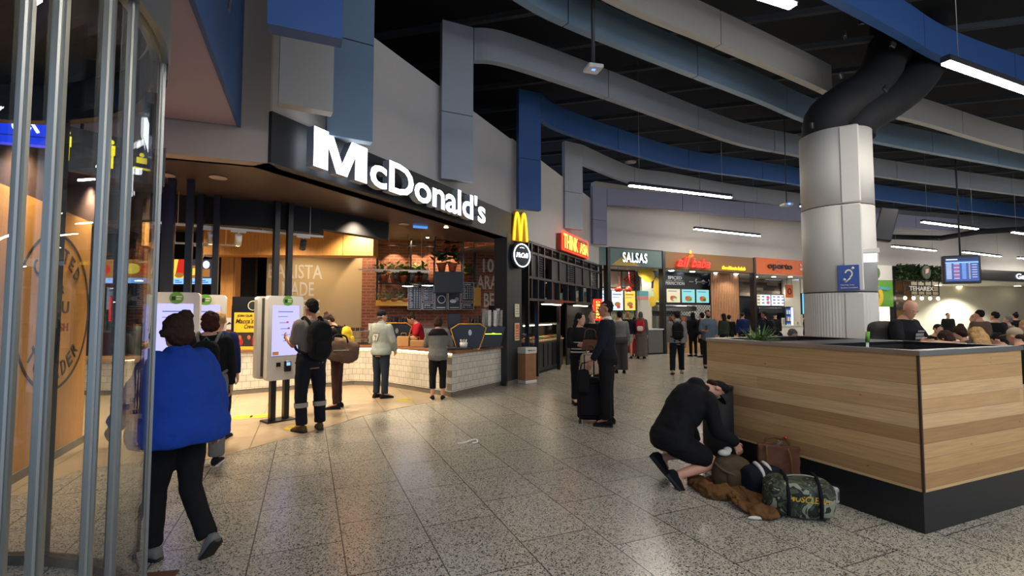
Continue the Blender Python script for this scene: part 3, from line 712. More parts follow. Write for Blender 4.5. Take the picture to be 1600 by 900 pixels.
def arctext(s, r, a_mid, step, top=True, mat='letter_dark', hh=.17, ww=.11):
    for i, ch in enumerate(s):
        if ch == ' ': continue
        a = a_mid - (i-(len(s)-1)/2)*step if top else a_mid + (i-(len(s)-1)/2)*step
        m.T = Matrix.Translation((cx + r*cos(a), 0, cz + r*sin(a))) @ Matrix.Rotation(-(a - pi/2) if top else -(a + pi/2), 4, 'Y')
        m.text(ch, -ww/2, ww/2, -hh/2, hh/2, -.002, mat, .006, .01)
    m.T = None
arctext('CRAFTED', .64, pi/2, .27); arctext('TO ORDER', .66, -pi/2, .24, False)
m.text('FOR', cx-.16, cx+.16, cz+.2, cz+.3, -.002, 'letter_dark', .006, .01); m.text('YOU', cx-.3, cx+.3, cz-.02, cz+.12, -.002, 'letter_dark', .006, .01)
m.text('FRESH', cx-.2, cx+.3, cz-.22, cz-.13, -.002, 'letter_red', .006, .01); m.build('lettering', t)
# hanging wayfinding signs (behind the glass)
t = thing('toilet_sign', 'bright blue lit wheelchair sign hanging behind the glass doors', 'sign', at(30, 190, 3.9), R(18))
m = MB(); m.box(-.42, .2, 0, .08, -.18, .18, 'wc_blue'); m.rect(-.42, .2, -.12, -.112, -.003, 'sign_blue'); m.build('sign_box', t)
m = MB(); m.disc(.02, .1, -.004, .025, .025, 'sign_white_dim'); m.tube([(.02, -.006, .07), (.03, -.006, .0), (.09, -.006, -.01), (.13, -.006, -.08)], .012, 'sign_white_dim', 6)
m.ringxz(.02, -.03, .05, .065, -.008, -.003, 'sign_white_dim', 20, a0=R(150), a1=R(350)); m.tube([(.025, -.006, .045), (.08, -.006, .04)], .01, 'sign_white_dim', 6); m.build('wheelchair_mark', t)
m = MB(); m.tube([(-.3, .04, .18), (-.3, .04, 1.4)], .012, 'charcoal', 6); m.tube([(.1, .04, .18), (.1, .04, 1.4)], .012, 'charcoal', 6); m.build('hanger', t)
t = thing('toilet_sign', 'black sign with yellow lit person symbols hanging behind the glass doors', 'sign', at(104, 225, 4.1), R(52))
m = MB(); m.box(-.1, .72, .0, .07, -.22, .16, 'black_satin'); m.build('sign_box', t)
m = MB()
for x in (0, .3): m.disc(x, .1, -.004, .022, .022, 'pict_yellow'); m.box(x-.03, x+.03, -.006, -.001, -.02, .07, 'pict_yellow'); m.box(x-.02, x-.004, -.006, -.001, -.14, -.02, 'pict_yellow'); m.box(x+.004, x+.02, -.006, -.001, -.14, -.02, 'pict_yellow')
m.disc(.53, .04, -.004, .02, .02, 'pict_yellow'); m.box(.49, .57, -.006, -.001, -.04, .015, 'pict_yellow'); m.rect(.47, .6, -.1, -.08, -.004, 'pict_yellow'); m.build('person_marks', t)
m = MB(); m.tube([(.1, .03, .16), (.1, .03, 1.2)], .012, 'charcoal', 6); m.tube([(.6, .03, .16), (.6, .03, 1.2)], .012, 'charcoal', 6); m.build('hanger', t)
# exit sign under the fascia
t = thing('exit_sign', 'small blue lit arrow sign hanging under the black fascia', 'sign', at(657, 347, 9.4), R(28))
m = MB(); m.box(-.14, .14, -.02, .03, -.12, .09, 'exit_blue'); m.text('√', -.1, -.02, -.03, .06, -.024, 'sign_white_dim', .003); m.build('sign_box', t)
m = MB(); m.box(-.19, .19, -.05, .06, .1, .13, 'steel'); m.tube([(0, 0, .13), (0, 0, .42)], .012, 'steel', 6); m.build('mount', t)
t = thing('dome_camera', 'white dome camera on the ceiling right of the blue arrow sign', 'camera', at(680, 352, 9.9) + V((0, 0, .0)))
m = MB(); m.lathe((0, 0, 0), [(.07, .06), (.09, .03), (.09, 0), (.07, -.02)], 'white_plastic', 16); m.build('housing', t)
m = MB(); m.lathe((0, 0, 0), [(.06, -.02), (.05, -.06), (.02, -.08)], 'black_satin', 16); m.build('dome', t)

# ================= KIOSKS =================
def kiosk(label, loc, rz, double=False, content=0):
    t = thing('order_kiosk', label, 'kiosk', loc, rz, 'self order kiosks')
    m = MB()
    for x in (-.14, .06): m.box(x, x+.075, .12, .2, .02, 3.3, 'black_satin')
    m.build('pole', t)
    m = MB(); m.box(-.22, .2, .02, .3, 0, .025, 'black_satin', c=.008); m.build('base_plate', t)
    def unit(y, s):
        m = MB()
        pts = []
        w, h0, h1, r = .265, .62, 1.86, .05
        for cx_, cz_, a0 in ((w-r, h1-r, 0), (-w+r, h1-r, 90), (-w+r, h0+r, 180), (w-r, h0+r, 270)):
            for k in range(5): a = R(a0+k*22.5); pts.append((cx_+r*cos(a), cz_+r*sin(a)))
        m.xz(pts, y, y+.11*s, 'white_plastic'); o = m.build('display_case', t)
        m = MB(); yy = y-.004*s; m.xz([(-.2, .98), (.2, .98), (.2, 1.72), (-.2, 1.72)], yy, y, 'screen_lilac')
        e = yy-.002*s
        m.rect(-.12, .1, 1.62, 1.632, e, 'screen_navy')
        for j in range(5):
            m.rect(-.12+.02*j, .02+.015*j, 1.55-j*.09, 1.558-j*.09, e, 'screen_navy')
        for j, (a, b) in enumerate(((.02, 1.47), (.13, 1.47), (.04, 1.38), (.14, 1.38))): m.disc(a, b, e, .02, .014, 'screen_red')
        m.rect(-.19, -.1, .99, 1.04, e, 'screen_food'); m.build('screen', t)
        m = MB(); m.disc(.02, 1.79, y-.006*s, .075, .075, 'green_panel', 24); m.rect(-.03, .01, 1.76, 1.81, y-.008*s, 'charcoal'); m.rect(.02, .08, 1.8, 1.815, y-.008*s, 'cream'); m.rect(.02, .07, 1.77, 1.785, y-.008*s, 'cream'); lab(m.build('round_sticker', t), 'round green sticker')
        m = MB(); m.box(-.02, .075, y-.05*s, y, .74, .9, 'black_satin', c=.01); m.rect(0, .055, .83, .88, y-.052*s, 'screen_blue'); m.build('card_terminal', t)
        m = MB(); m.box(-.13, -.07, y-.012*s, y, .82, .88, 'black_satin'); m.box(.15, .2, y-.01*s, y, .84, .87, 'black_satin'); m.build('scanner', t)
    unit(0, 1)
    if double:
        m = MB(); m.box(-.2, .2, .11, .36, .66, 1.83, 'black_satin'); m.build('spine', t); unit(.47, -1)
    return t
kiosk('double sided self order kiosk used by the man with the black backpack', (-3.37, 7.27, 0), R(50), True)
kiosk('self order kiosk directly behind the person in the blue puffer jacket', (X(272, 5.95), 5.95, 0), R(22))
kiosk('self order kiosk facing the person with the grey strapped backpack', (X(318, 6.75), 6.75, 0), R(22))
t = thing('kiosk_pole', 'black pair of poles left of the first self order kiosk', 'pole', (X(256, 6.3), 6.3, 0), R(22))
m = MB(); m.box(-.06, .06, 0, .08, 0, 3.3, 'black_satin'); m.build('upright', t); m = MB(); m.box(-.14, .14, -.08, .16, 0, .02, 'black_satin'); m.build('base_plate', t)
# ================= CAFE FITTINGS =================
def potplant(loc, s, rz, label, group, leafm='leaf', pot='terracotta', n=85):
    t = thing('potted_plant', label, 'plant', loc, rz, group)
    m = MB(); m.lathe((0, 0, 0), [(.06*s, 0), (.085*s, .12*s), (.1*s, .125*s), (.1*s, .16*s), (.085*s, .16*s)], pot, 14); m.build('pot', t)
    m = MB(); rnd = random.Random(int(loc[0]*977+loc[2]*331))
    for i in range(n):
        a = rnd.uniform(0, 2*pi); el = rnd.uniform(.1, 1.4); r = rnd.uniform(.05, .26)*s; c = V((cos(a)*cos(el)*r, sin(a)*cos(el)*r, .16*s + sin(el)*r*1.1))
        if c.y > .04: c.y = -c.y
        d = V((cos(a), -abs(sin(a))*.8, rnd.uniform(-.4, .8))).normalized(); q = d.cross(V((0, 0, 1))).normalized()*.04*s; l = rnd.uniform(.09, .16)*s
        m.poly([c, c + d*l*.5 + q, c + d*l, c + d*l*.5 - q], leafm)
    m.build('foliage', t); return t
proto = None
def BP(px, py, dy=0):    # point on the brick wall plane pulled dy towards the viewer
    s = bx_(px)/brl; p = BRA + (BRB-BRA)*s; p = p + V((sin(brang), -cos(brang), 0))*dy; q = at(px, py, p.y); return q
DS = .35
def bar(m, a, b, r=.014): m.tube([a, b], r, 'black_satin', 4, sm=False)
def shelfrack(label, pxs, top, shelves, bot):
    o0 = BP(pxs[0], bot, DS); t = thing('shelf_rack', label, 'shelf', o0, brang)
    x = [0, bx_(pxs[1]) - bx_(pxs[0])]; zt = 3.6 - o0.z
    m = MB()
    for a in x:
        for y in (0, .28): m.box(a-.014, a+.014, y-.014, y+.014, 0, zt, 'black_satin')
    for z in (zt-.2, ):
        m.box(0, x[1], -.012, .012, z, z+.024, 'black_satin')
    m.build('frame', t)
    for py in shelves:
        z = BP(pxs[0], py, DS).z - o0.z; m = MB(); m.box(-.01, x[1]+.01, -.02, .3, z, z+.022, 'black_satin'); m.build('shelf', t)
    return t, x[1], o0
shelfrack('black hanging shelf rack with potted plants left of the menu boards', (588, 640), 375, (443, 477), 478)
shelfrack('black hanging shelf rack with potted plants behind the menu boards', (641, 740), 375, (443,), 478)
for k, px in enumerate((601, 616, 630, 648, 662, 733, 727)):
    if k == 5: continue
    p = BP(px, 441.5, .22)
    potplant(p, 1.15, k*1.3, ['pot plant at the left end of the upper brick wall shelf', 'second pot plant from the left on the upper shelf', 'third pot plant from the left on the upper shelf', 'pot plant above the left lamp on the upper shelf', 'pot plant just left of the black hanging box', '', 'pot plant on the shelf right of the black hanging box'][k], 'pot plants on the brick wall shelf', 'leaf_light' if k % 2 else 'leaf')
# yellow trough planters
for k, (a, b, lb) in enumerate(((587, 636, 'yellow trough of pale greenery left of the menu boards'), (739, 751, 'yellow end panel right of the menu boards'))):
    p0 = BP(a, 478, .42); p1 = BP(b, 478, .42); ww = bx_(b)-bx_(a)
    t = thing('trough_planter', lb, 'planter', p0, brang); hh = .15 if k == 0 else .5
    m = MB(); m.box(0, ww, 0, .3, 0, hh, 'yellow_paint', c=.008); m.build('trough', t)
    m = MB(); rnd = random.Random(k+5)
    for i in range(900 if k == 0 else 60):
        c = V((rnd.uniform(.03, ww-.03), rnd.uniform(.0, .28), hh + abs(rnd.gauss(0, .09)))); d = V((rnd.uniform(-1, 1), rnd.uniform(-1, .4), rnd.uniform(-.2, 1))).normalized(); q = d.cross(V((0, 0, 1))).normalized()*.016
        m.poly([c, c+d*.025+q, c+d*.055, c+d*.025-q], 'leaf_light')
    m.build('foliage', t)
    if k == 0:
        for j in range(3):
            m = MB(); m.lathe((.2+j*.28, .0, hh), [(.07, -.02), (.09, .03), (.09, .05)], 'terracotta', 12); m.build('pot_rim', t)
# menu boards
mb_px = [(637, 658, 444, 484), (660, 677, 444, 471), (660, 677, 473, 484), (679, 698, 457, 484), (700, 719, 457, 484), (721, 740, 441, 471), (721, 740, 473, 484)]
names = ['tall coffee menu board at the left end', 'upper coffee menu board right of the tall one', 'small menu board second from left, lower one', 'menu board with a round latte drawing', 'menu board with a coffee drawing under the black box', 'upper coffee menu board at the right end', 'small lower menu board at the right end']
for (a, b, ya, yb), nm in zip(mb_px, names):
    p = BP(a, yb, .44); ww = bx_(b)-bx_(a); hh = BP(a, ya, .44).z - p.z
    t = thing('menu_board', nm + ' of the cafe', 'menu board', p, brang)
    m = MB(); m.box(0, ww, 0, .03, 0, hh, 'letter_white', c=.01); m.build('frame', t)
    m = MB(); m.rect(.015, ww-.015, .015, hh-.015, -.003, 'cup_black'); rnd = random.Random(a)
    if 'latte' in nm: m.ringxz(ww*.55, hh*.6, .09, .11, -.006, -.003, 'letter_white', 24); m.rect(.05, ww-.05, .05, .07, -.005, 'letter_white')
    elif 'drawing' in nm: m.disc(ww*.4, hh*.5, -.005, .09, .05, 'letter_white'); m.disc(ww*.7, hh*.62, -.005, .05, .05, 'cup_grey'); m.rect(.05, ww-.05, .05, .07, -.005, 'letter_white')
    else:
        m.text('COFFEE' if hh > .3 else 'EXTRAS', .05, ww-.09, hh-.085, hh-.045, -.004, 'letter_white', .002, .02)
        n = int((hh-.12)/.045)
        for j in range(n):
            z = hh-.13-j*.045; m.rect(.04, .04+rnd.uniform(.05, .1), z, z+.014, -.005, 'letter_white')
            for x in (.5, .68, .86): m.rect(ww*x-.02, ww*x+.01, z, z+.014, -.005, 'letter_white')
    m.build('board_face', t)
# black box tower hanging in front
p0 = at(679, 457, 11.9); t = thing('hanging_shelf', 'tall black hanging frame with a solid black box and pot plants', 'shelf', p0, R(12))
wk = .70; dk = .42; zt = 3.58 - p0.z; zb = at(679, 424, 11.9).z - p0.z
m = MB()
for x in (0, wk):
    for y in (0, dk): m.box(x-.013, x+.013, y-.013, y+.013, 0, zt, 'black_satin')
for z in (zt-.12, zt-.5):
    m.box(0, wk, -.012, .012, z, z+.024, 'black_satin'); m.box(0, wk, dk-.012, dk+.012, z, z+.024, 'black_satin'); m.box(-.012, .012, 0, dk, z, z+.024, 'black_satin'); m.box(wk-.012, wk+.012, 0, dk, z, z+.024, 'black_satin')
m.build('frame', t)
m = MB(); m.box(0, wk, 0, dk, 0, zb, 'charcoal', c=.008); m.build('box', t)
z2 = at(679, 394, 11.9).z - p0.z; m = MB(); m.box(0, wk, 0, dk, z2-.02, z2, 'black_satin'); m.build('shelf', t)
for k, (px, py, lb) in enumerate(((690, 424, 'pot plant on the black hanging box, left one'), (707, 424, 'pot plant on the black hanging box, right one'), (697, 394, 'shaded pot plant on the top hanging shelf, left one'), (711, 394, 'shaded pot plant on the top hanging shelf, right one'))):
    q = at(px, py, 12.1); potplant(V((q.x, q.y, q.z+.0)), 1.3, k, lb, 'pot plants on the black hanging shelf', 'leaf_dark', n=60)
# pendants
for k, (px, py) in enumerate(((637, 447), (668, 446))):
    q = at(px, py, 12.2); t = thing('pendant_lamp', ['white lit pendant lamp in front of the tall menu board', 'white lit pendant lamp beside the black hanging box'][k], 'lamp', q, 0, 'cafe pendants')
    m = MB(); m.lathe((0, 0, 0), [(.145, 0), (.14, .02), (.07, .07), (.035, .11), (.02, .12)], 'charcoal', 20); m.build('lamp_shade', t)
    m = MB(); m.lathe((0, 0, 0), [(.132, -.004), (.132, .004)], 'lamp_cool', 20); m.build('bulb', t)
    m = MB(); m.tube([(0, 0, .12), (0, 0, 3.6-q.z)], .006, 'black_satin', 5); m.build('cord', t)
# coffee machines
def coffee_machine(label, loc, rz):
    t = thing('coffee_machine', label, 'coffee machine', loc, rz)
    out = [(-.24, 0), (.2, 0), (.27, .18), (.34, .42), (.22, .5), (-.2, .5), (-.36, .4), (-.3, .2)]
    m = MB(); m.xz(out, 0, .05, 'black_satin'); m.build('side_panel', t)
    m = MB(); P = [(x*1.03, -.008, .25+(z-.25)*1.03) for x, z in out]; m.tube(P + [P[0]], .011, 'yellow_paint', 6); lab(m.build('yellow_trim', t), 'yellow edge trim')
    m = MB(); m.xz([(x*.93, .02+z*.93) for x, z in out], .05, .75, 'charcoal'); m.build('machine_body', t)
    m = MB(); m.disc(.02, .33, -.003, .035, .06, 'steel'); m.build('badge', t)
    m = MB(); m.box(.1, .35, .15, .7, .02, .06, 'steel'); m.build('drip_tray', t); return t
ctr = lambda px, py, d: V((X(px, d), d, HC))
coffee_machine('black coffee machine with yellow trim left of the red shirted worker', V((X(619, 11.0), 11.0, HC)), R(10))
tcm = coffee_machine('large black coffee machine with yellow trim and green light at the counter corner', V((X(733, 9.98), 9.98, HC+.0)), R(8))
m = MB(); m.xz([(.26, .02), (.66, .02), (.76, .44), (.28, .44)], .1, .6, 'black_satin'); m.build('front_hood', tcm)
m = MB(); m.box(.34, .68, .085, .099, .29, .302, 'green_line'); m.xz([(.44, .29), (.51, .32), (.58, .29)], .086, .098, 'green_line'); lab(m.build('light_line', tcm), 'glowing green line')
# cups
def cupstack(loc, r, h, mat, label, group, n=1):
    m = MB(); k = int(h/.035); pr = []
    for i in range(k): pr += [(r*.86, i*.035), (r, i*.035+.03), (r*1.04, i*.035+.034)]
    m.lathe((0, 0, 0), pr, mat, 12); o = m.build('cup_stack', loc=loc); tag(o, label, 'cups', group); return o
rnd = random.Random(3)
for i in range(5): cupstack(V((X(578+i*9, 11.4), 11.45-.02*i, HC)), .05, .5 + .03*(i % 2), 'cup_grey' if i % 2 else 'cup_white', 'tall stack of pale cups left of the cafe counter, ' + ORD[i], 'pale cup stacks at the left')
for i in range(7): cupstack(V((X(607+i*4.5, 11.2), 11.16+.09*(i % 2), HC+.475)), .038, .2 + rnd.uniform(-.06, .04), 'cup_black', 'stack of black cups behind the left coffee machine, ' + ORD[i], 'black cup stacks at the left')
for i in range(5): cupstack(V((X(733+i*5.2, 10.4), 10.4+.08*(i % 2), HC+.465)), .036, .2 + rnd.uniform(-.05, .02), 'cup_black', 'stack of black cups on the large coffee machine, ' + ORD[i], 'black cup stacks at the right')
for i in range(7): cupstack(V((X(756+i*4.4, 10.35), 10.32+.1*(i % 2), HC+.44)), .04, .36 + rnd.uniform(-.06, .05), 'cup_white' if i % 3 else 'cup_grey', 'tall stack of white cups at the right counter end, ' + ORD[i], 'white cup stacks at the right')
for i in range(4): cupstack(V((X(545+i*7, 11.5), 11.5, HC+.32)), .045, .1, 'cup_brown', 'brown cup on the glass display left of the counter, ' + ORD[i], 'brown cups')
# glass display case at left of counter, bags, small things
t = thing('cake_display', 'low glass cake display on the counter behind the duffel bag', 'display case', V((X(556, 11.3), 11.3, HC)), R(5))
m = MB(); m.box(-.45, .45, 0, .4, .01, .3, 'glass_clear'); m.build('glass_box', t); m = MB(); m.box(-.45, .45, 0, .4, .3, .32, 'steel'); m.box(-.43, .43, .02, .38, .13, .14, 'steel'); m.build('rack', t)
m = MB(); m.box(-.47, .47, -.02, .42, 0, .03, 'charcoal'); m.build('tray', t)
for k, (px, d, w_, h_) in enumerate(((631, 10.75, .26, .22), (652, 10.6, .3, .14), (645, 10.9, .2, .18))):
    t = thing('paper_bag', ['brown paper carry tray nearest the denim jacket man', 'low brown paper tray in front of the red shirted worker', 'brown paper bag behind the carry trays'][k], 'paper bag', V((X(px, d), d, HC)), .2*k)
    m = MB(); m.box(-w_/2, w_/2, -.08, .08, 0, h_, 'paper_bag', c=.01); m.build('bag_body', t)
    m = MB(); m.tube([(-.06, 0, h_), (-.05, 0, h_+.07), (.05, 0, h_+.07), (.06, 0, h_)], .006, 'paper_bag', 5); m.build('handle', t)
t = thing('till', 'black till screen behind the woman in the grey jacket', 'till', V((X(708, 10.4), 10.6, HC)), R(10))
m = MB(); m.box(-.14, .14, 0, .04, .25, .72, 'black_satin', c=.01); m.build('screen', t); m = MB(); m.box(-.03, .03, .01, .06, .02, .3, 'charcoal'); m.box(-.12, .12, -.06, .14, 0, .025, 'charcoal'); m.build('stand', t)
t = thing('napkin_tray', 'black tray with cup lids and straws on the counter corner', 'tray', V((X(716, 9.75), 9.75, HC)), R(30))
m = MB(); m.box(-.28, .28, -.12, .12, 0, .04, 'charcoal', c=.005); m.build('tray_body', t)
m = MB(); m.lathe((.12, 0, .04), [(.07, 0), (.08, .1)], 'cup_white', 12); [m.tube([(.12+.04*cos(a), .04*sin(a), .08), (.12+.07*cos(a), .07*sin(a), .2)], .006, 'white_plastic', 5) for a in (0, 1, 2, 3, 4, 5)]; m.build('straw_cup', t)
# track lights
def track(label, a, b, fx):
    a, b = V(a), V(b); d = b-a; t = thing('track_light', label, 'track light', a, atan2(d.y, d.x)); L_ = hypot(d.x, d.y)
    m = MB(); m.box(0, L_, -.018, .018, 0, .03, 'white_plastic'); m.build('rail', t)
    for x in (.2, L_-.2): m = MB(); m.tube([(x, 0, .03), (x, 0, (3.3 if a.y < 7.5 else 3.62)-a.z)], .005, 'white_plastic', 5); m.build('hanger', t)
    for (u, on) in fx:
        x = u*L_; m = MB(); m.box(x-.1, x+.1, -.02, .02, -.03, 0, 'white_plastic'); m.tube([(x, 0, -.02), (x, 0, -.08)], .012, 'white_plastic', 6)
        m.T = Matrix.Translation((x, 0, -.13)) @ Matrix.Rotation(R(38), 4, 'X'); m.cyl((0, 0), .048, -.09, .07, 'white_plastic' if on else 'charcoal', 14); h = m.build('lamp_head', t)
        m = MB(); m.T = Matrix.Translation((x, 0, -.13)) @ Matrix.Rotation(R(38), 4, 'X'); m.cyl((0, 0), .04, -.096, -.09, 'lamp_warm' if on else 'black_satin', 14); m.build('lens', h)
    return t
track('white light rail along the black bulkhead with two lit spot heads', at(250, 350, 6.6), at(505, 367, 7.8), [(.28, True), (.44, True), (.86, False)])
track('thin light rail crossing in front of the brick wall with small dark spots', at(560, 422, 11.0), at(672, 416, 11.4), [(.28, False), (.5, False), (.75, False), (.93, False)])
track('white light rail behind the kiosk poles near the timber beam', at(252, 380, 8.4), at(372, 388, 8.8), [(.5, True)])
# downlights
def downlight(px, py, z, label, group, r=.07, mat='lamp_warm'):
    p = G(px, py, z); t = thing('downlight', label, 'ceiling light', p, 0, group)
    m = MB(); m.lathe((0, 0, 0), [(r, .0), (r*1.25, -.006), (r*1.25, .0)], 'white_plastic', 18); m.build('trim_ring', t)
    m = MB(); m.cyl((0, 0), r*.85, -.01, 0, mat, 16); m.build('lens', t); return p
dl = [(619, 376), (668, 371), (720, 364), (750, 372), (770, 377)]
for i, (px, py) in enumerate(dl): downlight(px, py, 3.615, 'small round downlight washing the brick wall, ' + ORD[i], 'downlights along the brick wall', .045)
for i, (px, py) in enumerate(((604, 352), (697, 355), (567, 378), (400, 366), (406, 366), (500, 383))): downlight(px, py, 3.29 if py < 360 else 3.615, 'small lit restaurant ceiling downlight ' + ['left of the blue arrow sign', 'right of the blue arrow sign', 'beside the timber bulkhead end', 'over the kiosk poles, left of a pair', 'over the kiosk poles, right of a pair', 'above the sand coloured wall'][i], 'downlights in the restaurant ceiling', .045)
for px, py in ((341, 277), (259, 273), (631, 350), (595, 362)):
    p = G(px, py, 3.295); m = MB(); m.cyl((0, 0), .1, -.01, 0, 'wall_beige', 20); o = m.build('ceiling_speaker', loc=p); tag(o, 'flat round speaker set in the glossy soffit ' + {341: 'above the double sided kiosk', 259: 'above the leftmost kiosk poles', 631: 'beside the blue arrow sign', 595: 'nearest the timber bulkhead end'}[px], 'speaker', 'round ceiling speakers')
# yellow floor markers
for px, py, lb in ((632, 625, 'round yellow floor sticker near the counter corner'), (377, 652, 'oval yellow floor sticker behind the kiosk'), (463, 668, 'yellow floor sticker under the kiosk customer'), (408, 650, 'pale yellow floor sticker beside the kiosk base')):
    p = G(px, py, .004); t = thing('floor_sticker', lb, 'sticker', p, 0); m = MB(); m.cyl((0, 0), .16, .0, .003, 'caution_yellow', 28); m.build('disc', t)
    m = MB(); m.text('STAND HERE', -.11, .11, -.02, .02, 0, 'letter_dark', .001); 
    for i, v in enumerate(m.v): m.v[i] = V((v.x, v.z, .0035 + .0005))
    m.build('lettering', t)
# restaurant lights
for x, y, z, e in ((-2.6, 8.3, 3.25, 110), (-4.2, 7.6, 2.85, 150), (-3.4, 6.4, 3.2, 90), (-5.2, 6.1, 3.2, 110), (-6.6, 6.0, 3.2, 90), (-2.0, 9.6, 3.5, 120), (-3.2, 9.9, 3.5, 140), (-4.6, 9.2, 3.5, 150), (-6.2, 8.8, 3.5, 140), (-7.6, 8.0, 3.2, 90), (-1.0, 10.9, 3.5, 90)):
    spot('restaurant_spot', None, (x, y, z), e*WARM, (1, .82, .60), R(120), (0, .1, -1), .08)
for px, py in dl + [(580, 377), (645, 374), (695, 370)]:
    p = G(px, py, 3.6); q = V((p.x, 0, 0)); k = (p.x-BRA.x)/(BRB.x-BRA.x); yb = BRA.y+(BRB.y-BRA.y)*k
    spot('wall_washer', None, (p.x, yb-.42, 3.58), 34*WARM, (1, .78, .52), R(72), (0, .28, -1), .02, .35)
for x in (-5.2, -4.5, -6.8): spot('beam_washer', None, (x, 11.6 if x > -6 else 9.3, 3.5), 30*WARM, (1, .78, .5), R(110), (0, .35, -1), .05)
for p_, e in (((-4.3, 4.6, 3.2), 60), ((-5.2, 5.6, 3.2), 60)): spot('timber_washer', None, p_, e*WARM, (1, .78, .5), R(120), (-.5, .1, -1), .05)

# spots without fittings, added to brighten the stalls
for px, off_, e in ((960, 1.2, 60), (985, 1.2, 60), (1015, .1, 35), (1060, 1.4, 50), (1100, 1.4, 50), (1150, 0, 35), (1195, 1.2, 45), (1240, 1.2, 45)):
    a_ = onrow(px, S0, S1, off_); n_ = V((-(S1-S0).y, (S1-S0).x, 0)).normalized(); q = S0 + (S1-S0).normalized()*a_ + n_*off_
    spot('stall_fill_spot', None, (q.x, q.y, 3.35), e*1.3, (1, .95, .86), R(125), (0, .1, -1), .08)
for x_, y_ in ((17.5, 26.0), (20.5, 26.8)): spot('stall_fill_spot', None, (x_, y_, 3.9), 70, (1, .93, .82), R(120), (0, .2, -1), .08)
# ================= ASIAN RESTAURANT FRONT (dark lattice) =================
def lx(px):     # distance along the lane wall of the spot seen at column px
    k = (px-800)/F; d = FE-FB; s = (k*FB.y-FB.x)/(d.x-k*d.y); return s*FLEN2
def lz(px, py):
    s = lx(px)/FLEN2; p = FB+(FE-FB)*s; return at(px, py, p.y).z
t = thing('shop_front', 'dark lattice shopfront of the restaurant with the red neon name', 'shopfront', FB, FANG2)
xa, xb = lx(823), lx(938); HT = 3.4
m = MB(); mul = [823, 828, 838, 848, 860, 872, 885, 897, 909, 921, 932, 938]; xs = [lx(p) for p in mul]
for x in xs: m.box(x-.03, x+.03, -.06, .04, 1.95 if x not in (xs[0], xs[2], xs[-1], xs[5]) else 0, HT, 'black_satin')
for z in (3.38, 3.12, 2.5, 1.95): m.box(xa, xb, -.06, .04, z-.03, z+.03, 'black_satin')
m.build('frame', t)
for i, (a, b) in enumerate(zip(xs, xs[1:])):
    m = MB()
    if i in (1, 4, 5, 7, 8): m.box(a+.03, b-.03, -.02, 0, 2.5, 3.1, 'charcoal'); m.build('infill_panel', t)
    elif i in (2, 6, 9):
        for k in range(9): m.box(a+.03, b-.03, -.02, 0, 2.54+k*.062, 2.58+k*.062, 'joist')
        m.build('louvre_panel', t)
m = MB()
for i in range(52):
    x = lx(872)+(xb-lx(872))*i/52; m.box(x, x+.025, .1, .13, 1.95, 2.5, 'charcoal')
for k in range(7): m.box(lx(840), lx(858), .05, .08, 2.0+k*.07, 2.03+k*.07, 'joist')
m.build('slat_screen', t)
m = MB(); m.box(xa, xb, .02, .03, 1.98, 2.5, 'smoked'); m.build('tinted_glass', t)
m = MB(); m.prism([(-.1, 14.0), (1.2, 18.6), (2.7, 18.6), (2.7, 18.7), (1.1, 18.7), (-.2, 14.0)], 0, 3.3, 'black_matte'); struct(m.build('wall_lane_back'))
m = MB(); m.prism([(.3, .1), (FLEN2, .1), (FLEN2, 2.6), (1.5, 2.6)], 3.3, 3.34, 'inner_ceiling'); struct(m.build('ceiling_lane', loc=FB, rz=FANG2))
m = MB(); m.box(xs[-1]+.02, FLEN2+.1, -.06, .3, 0, 3.4, 'charcoal'); struct(m.build('wall_lane_end', loc=FB, rz=FANG2))
m = MB(); m.box(lx(893), xs[-1], .15, .2, 0, 1.95, 'black_matte'); struct(m.build('wall_lane_door', loc=FB, rz=FANG2))
t = thing('hot_food_counter', 'dark panelled food counter with a lit glass case under the lattice', 'counter', FB + V((-sin(FANG2), cos(FANG2), 0))*.38, FANG2)
c0, c1 = lx(838), lx(884)
m = MB(); m.box(c0, c1, -.28, .2, .08, .84, 'charcoal')
n = 7
for i in range(n): a = c0+(c1-c0)*i/n+.06; m.box(a, a+(c1-c0)/n-.12, -.3, -.28, .16, .78, 'black_satin')
m.build('cabinet', t); m = MB(); m.box(c0+.03, c1-.03, -.24, .18, 0, .08, 'black_matte'); m.build('plinth', t)
m = MB(); m.box(c0-.02, c1+.02, -.3, .22, .84, .88, 'oak'); m.build('counter_top', t)
m = MB(); m.box(c0+.05, c1-.15, -.2, .18, 1.3, 1.33, 'steel'); m.box(c0+.05, c1-.15, -.21, -.19, .89, 1.3, 'glass_clear'); m.box(c1-.16, c1-.15, -.2, .18, .89, 1.3, 'glass_clear'); m.build('glass_case', t)
for k in range(6):
    m = MB(); a = c0+.15+k*.42; m.box(a, a+.36, -.16, .16, .88, .92, 'steel'); m.ell((a+.18, .0, .93), (.15, .13, .04), ('food', 'meat', 'lettuce')[k % 3], 12); m.build('food_tray', t)
m = MB(); m.box(c0+.1, c1-.2, .0, .04, 1.26, 1.29, 'strip_light'); m.build('heat_lamp', t)
for px, lb in ((845, 'warm canopy lamp over the left part of the food counter'), (895, 'warm canopy lamp over the dark doorway')):
    t2 = thing('canopy_light', lb, 'light', FB, FANG2); x = lx(px); m = MB(); m.box(x, x+1.5, -.1, .2, 1.86, 1.92, 'black_satin'); m.build('canopy', t2); m = MB(); m.box(x+.05, x+1.45, -.05, .0, 1.835, 1.858, 'lamp_soft'); m.build('light_strip', t2)
t = thing('drinks_fridge', 'dark drinks fridge with purple and blue lit shelves beside the black pillar', 'fridge', FB, FANG2)
x0 = lx(824); m = MB(); m.box(x0-.35, x0+.35, .35, .9, 0, 1.8, 'charcoal', c=.02); m.build('cabinet', t)
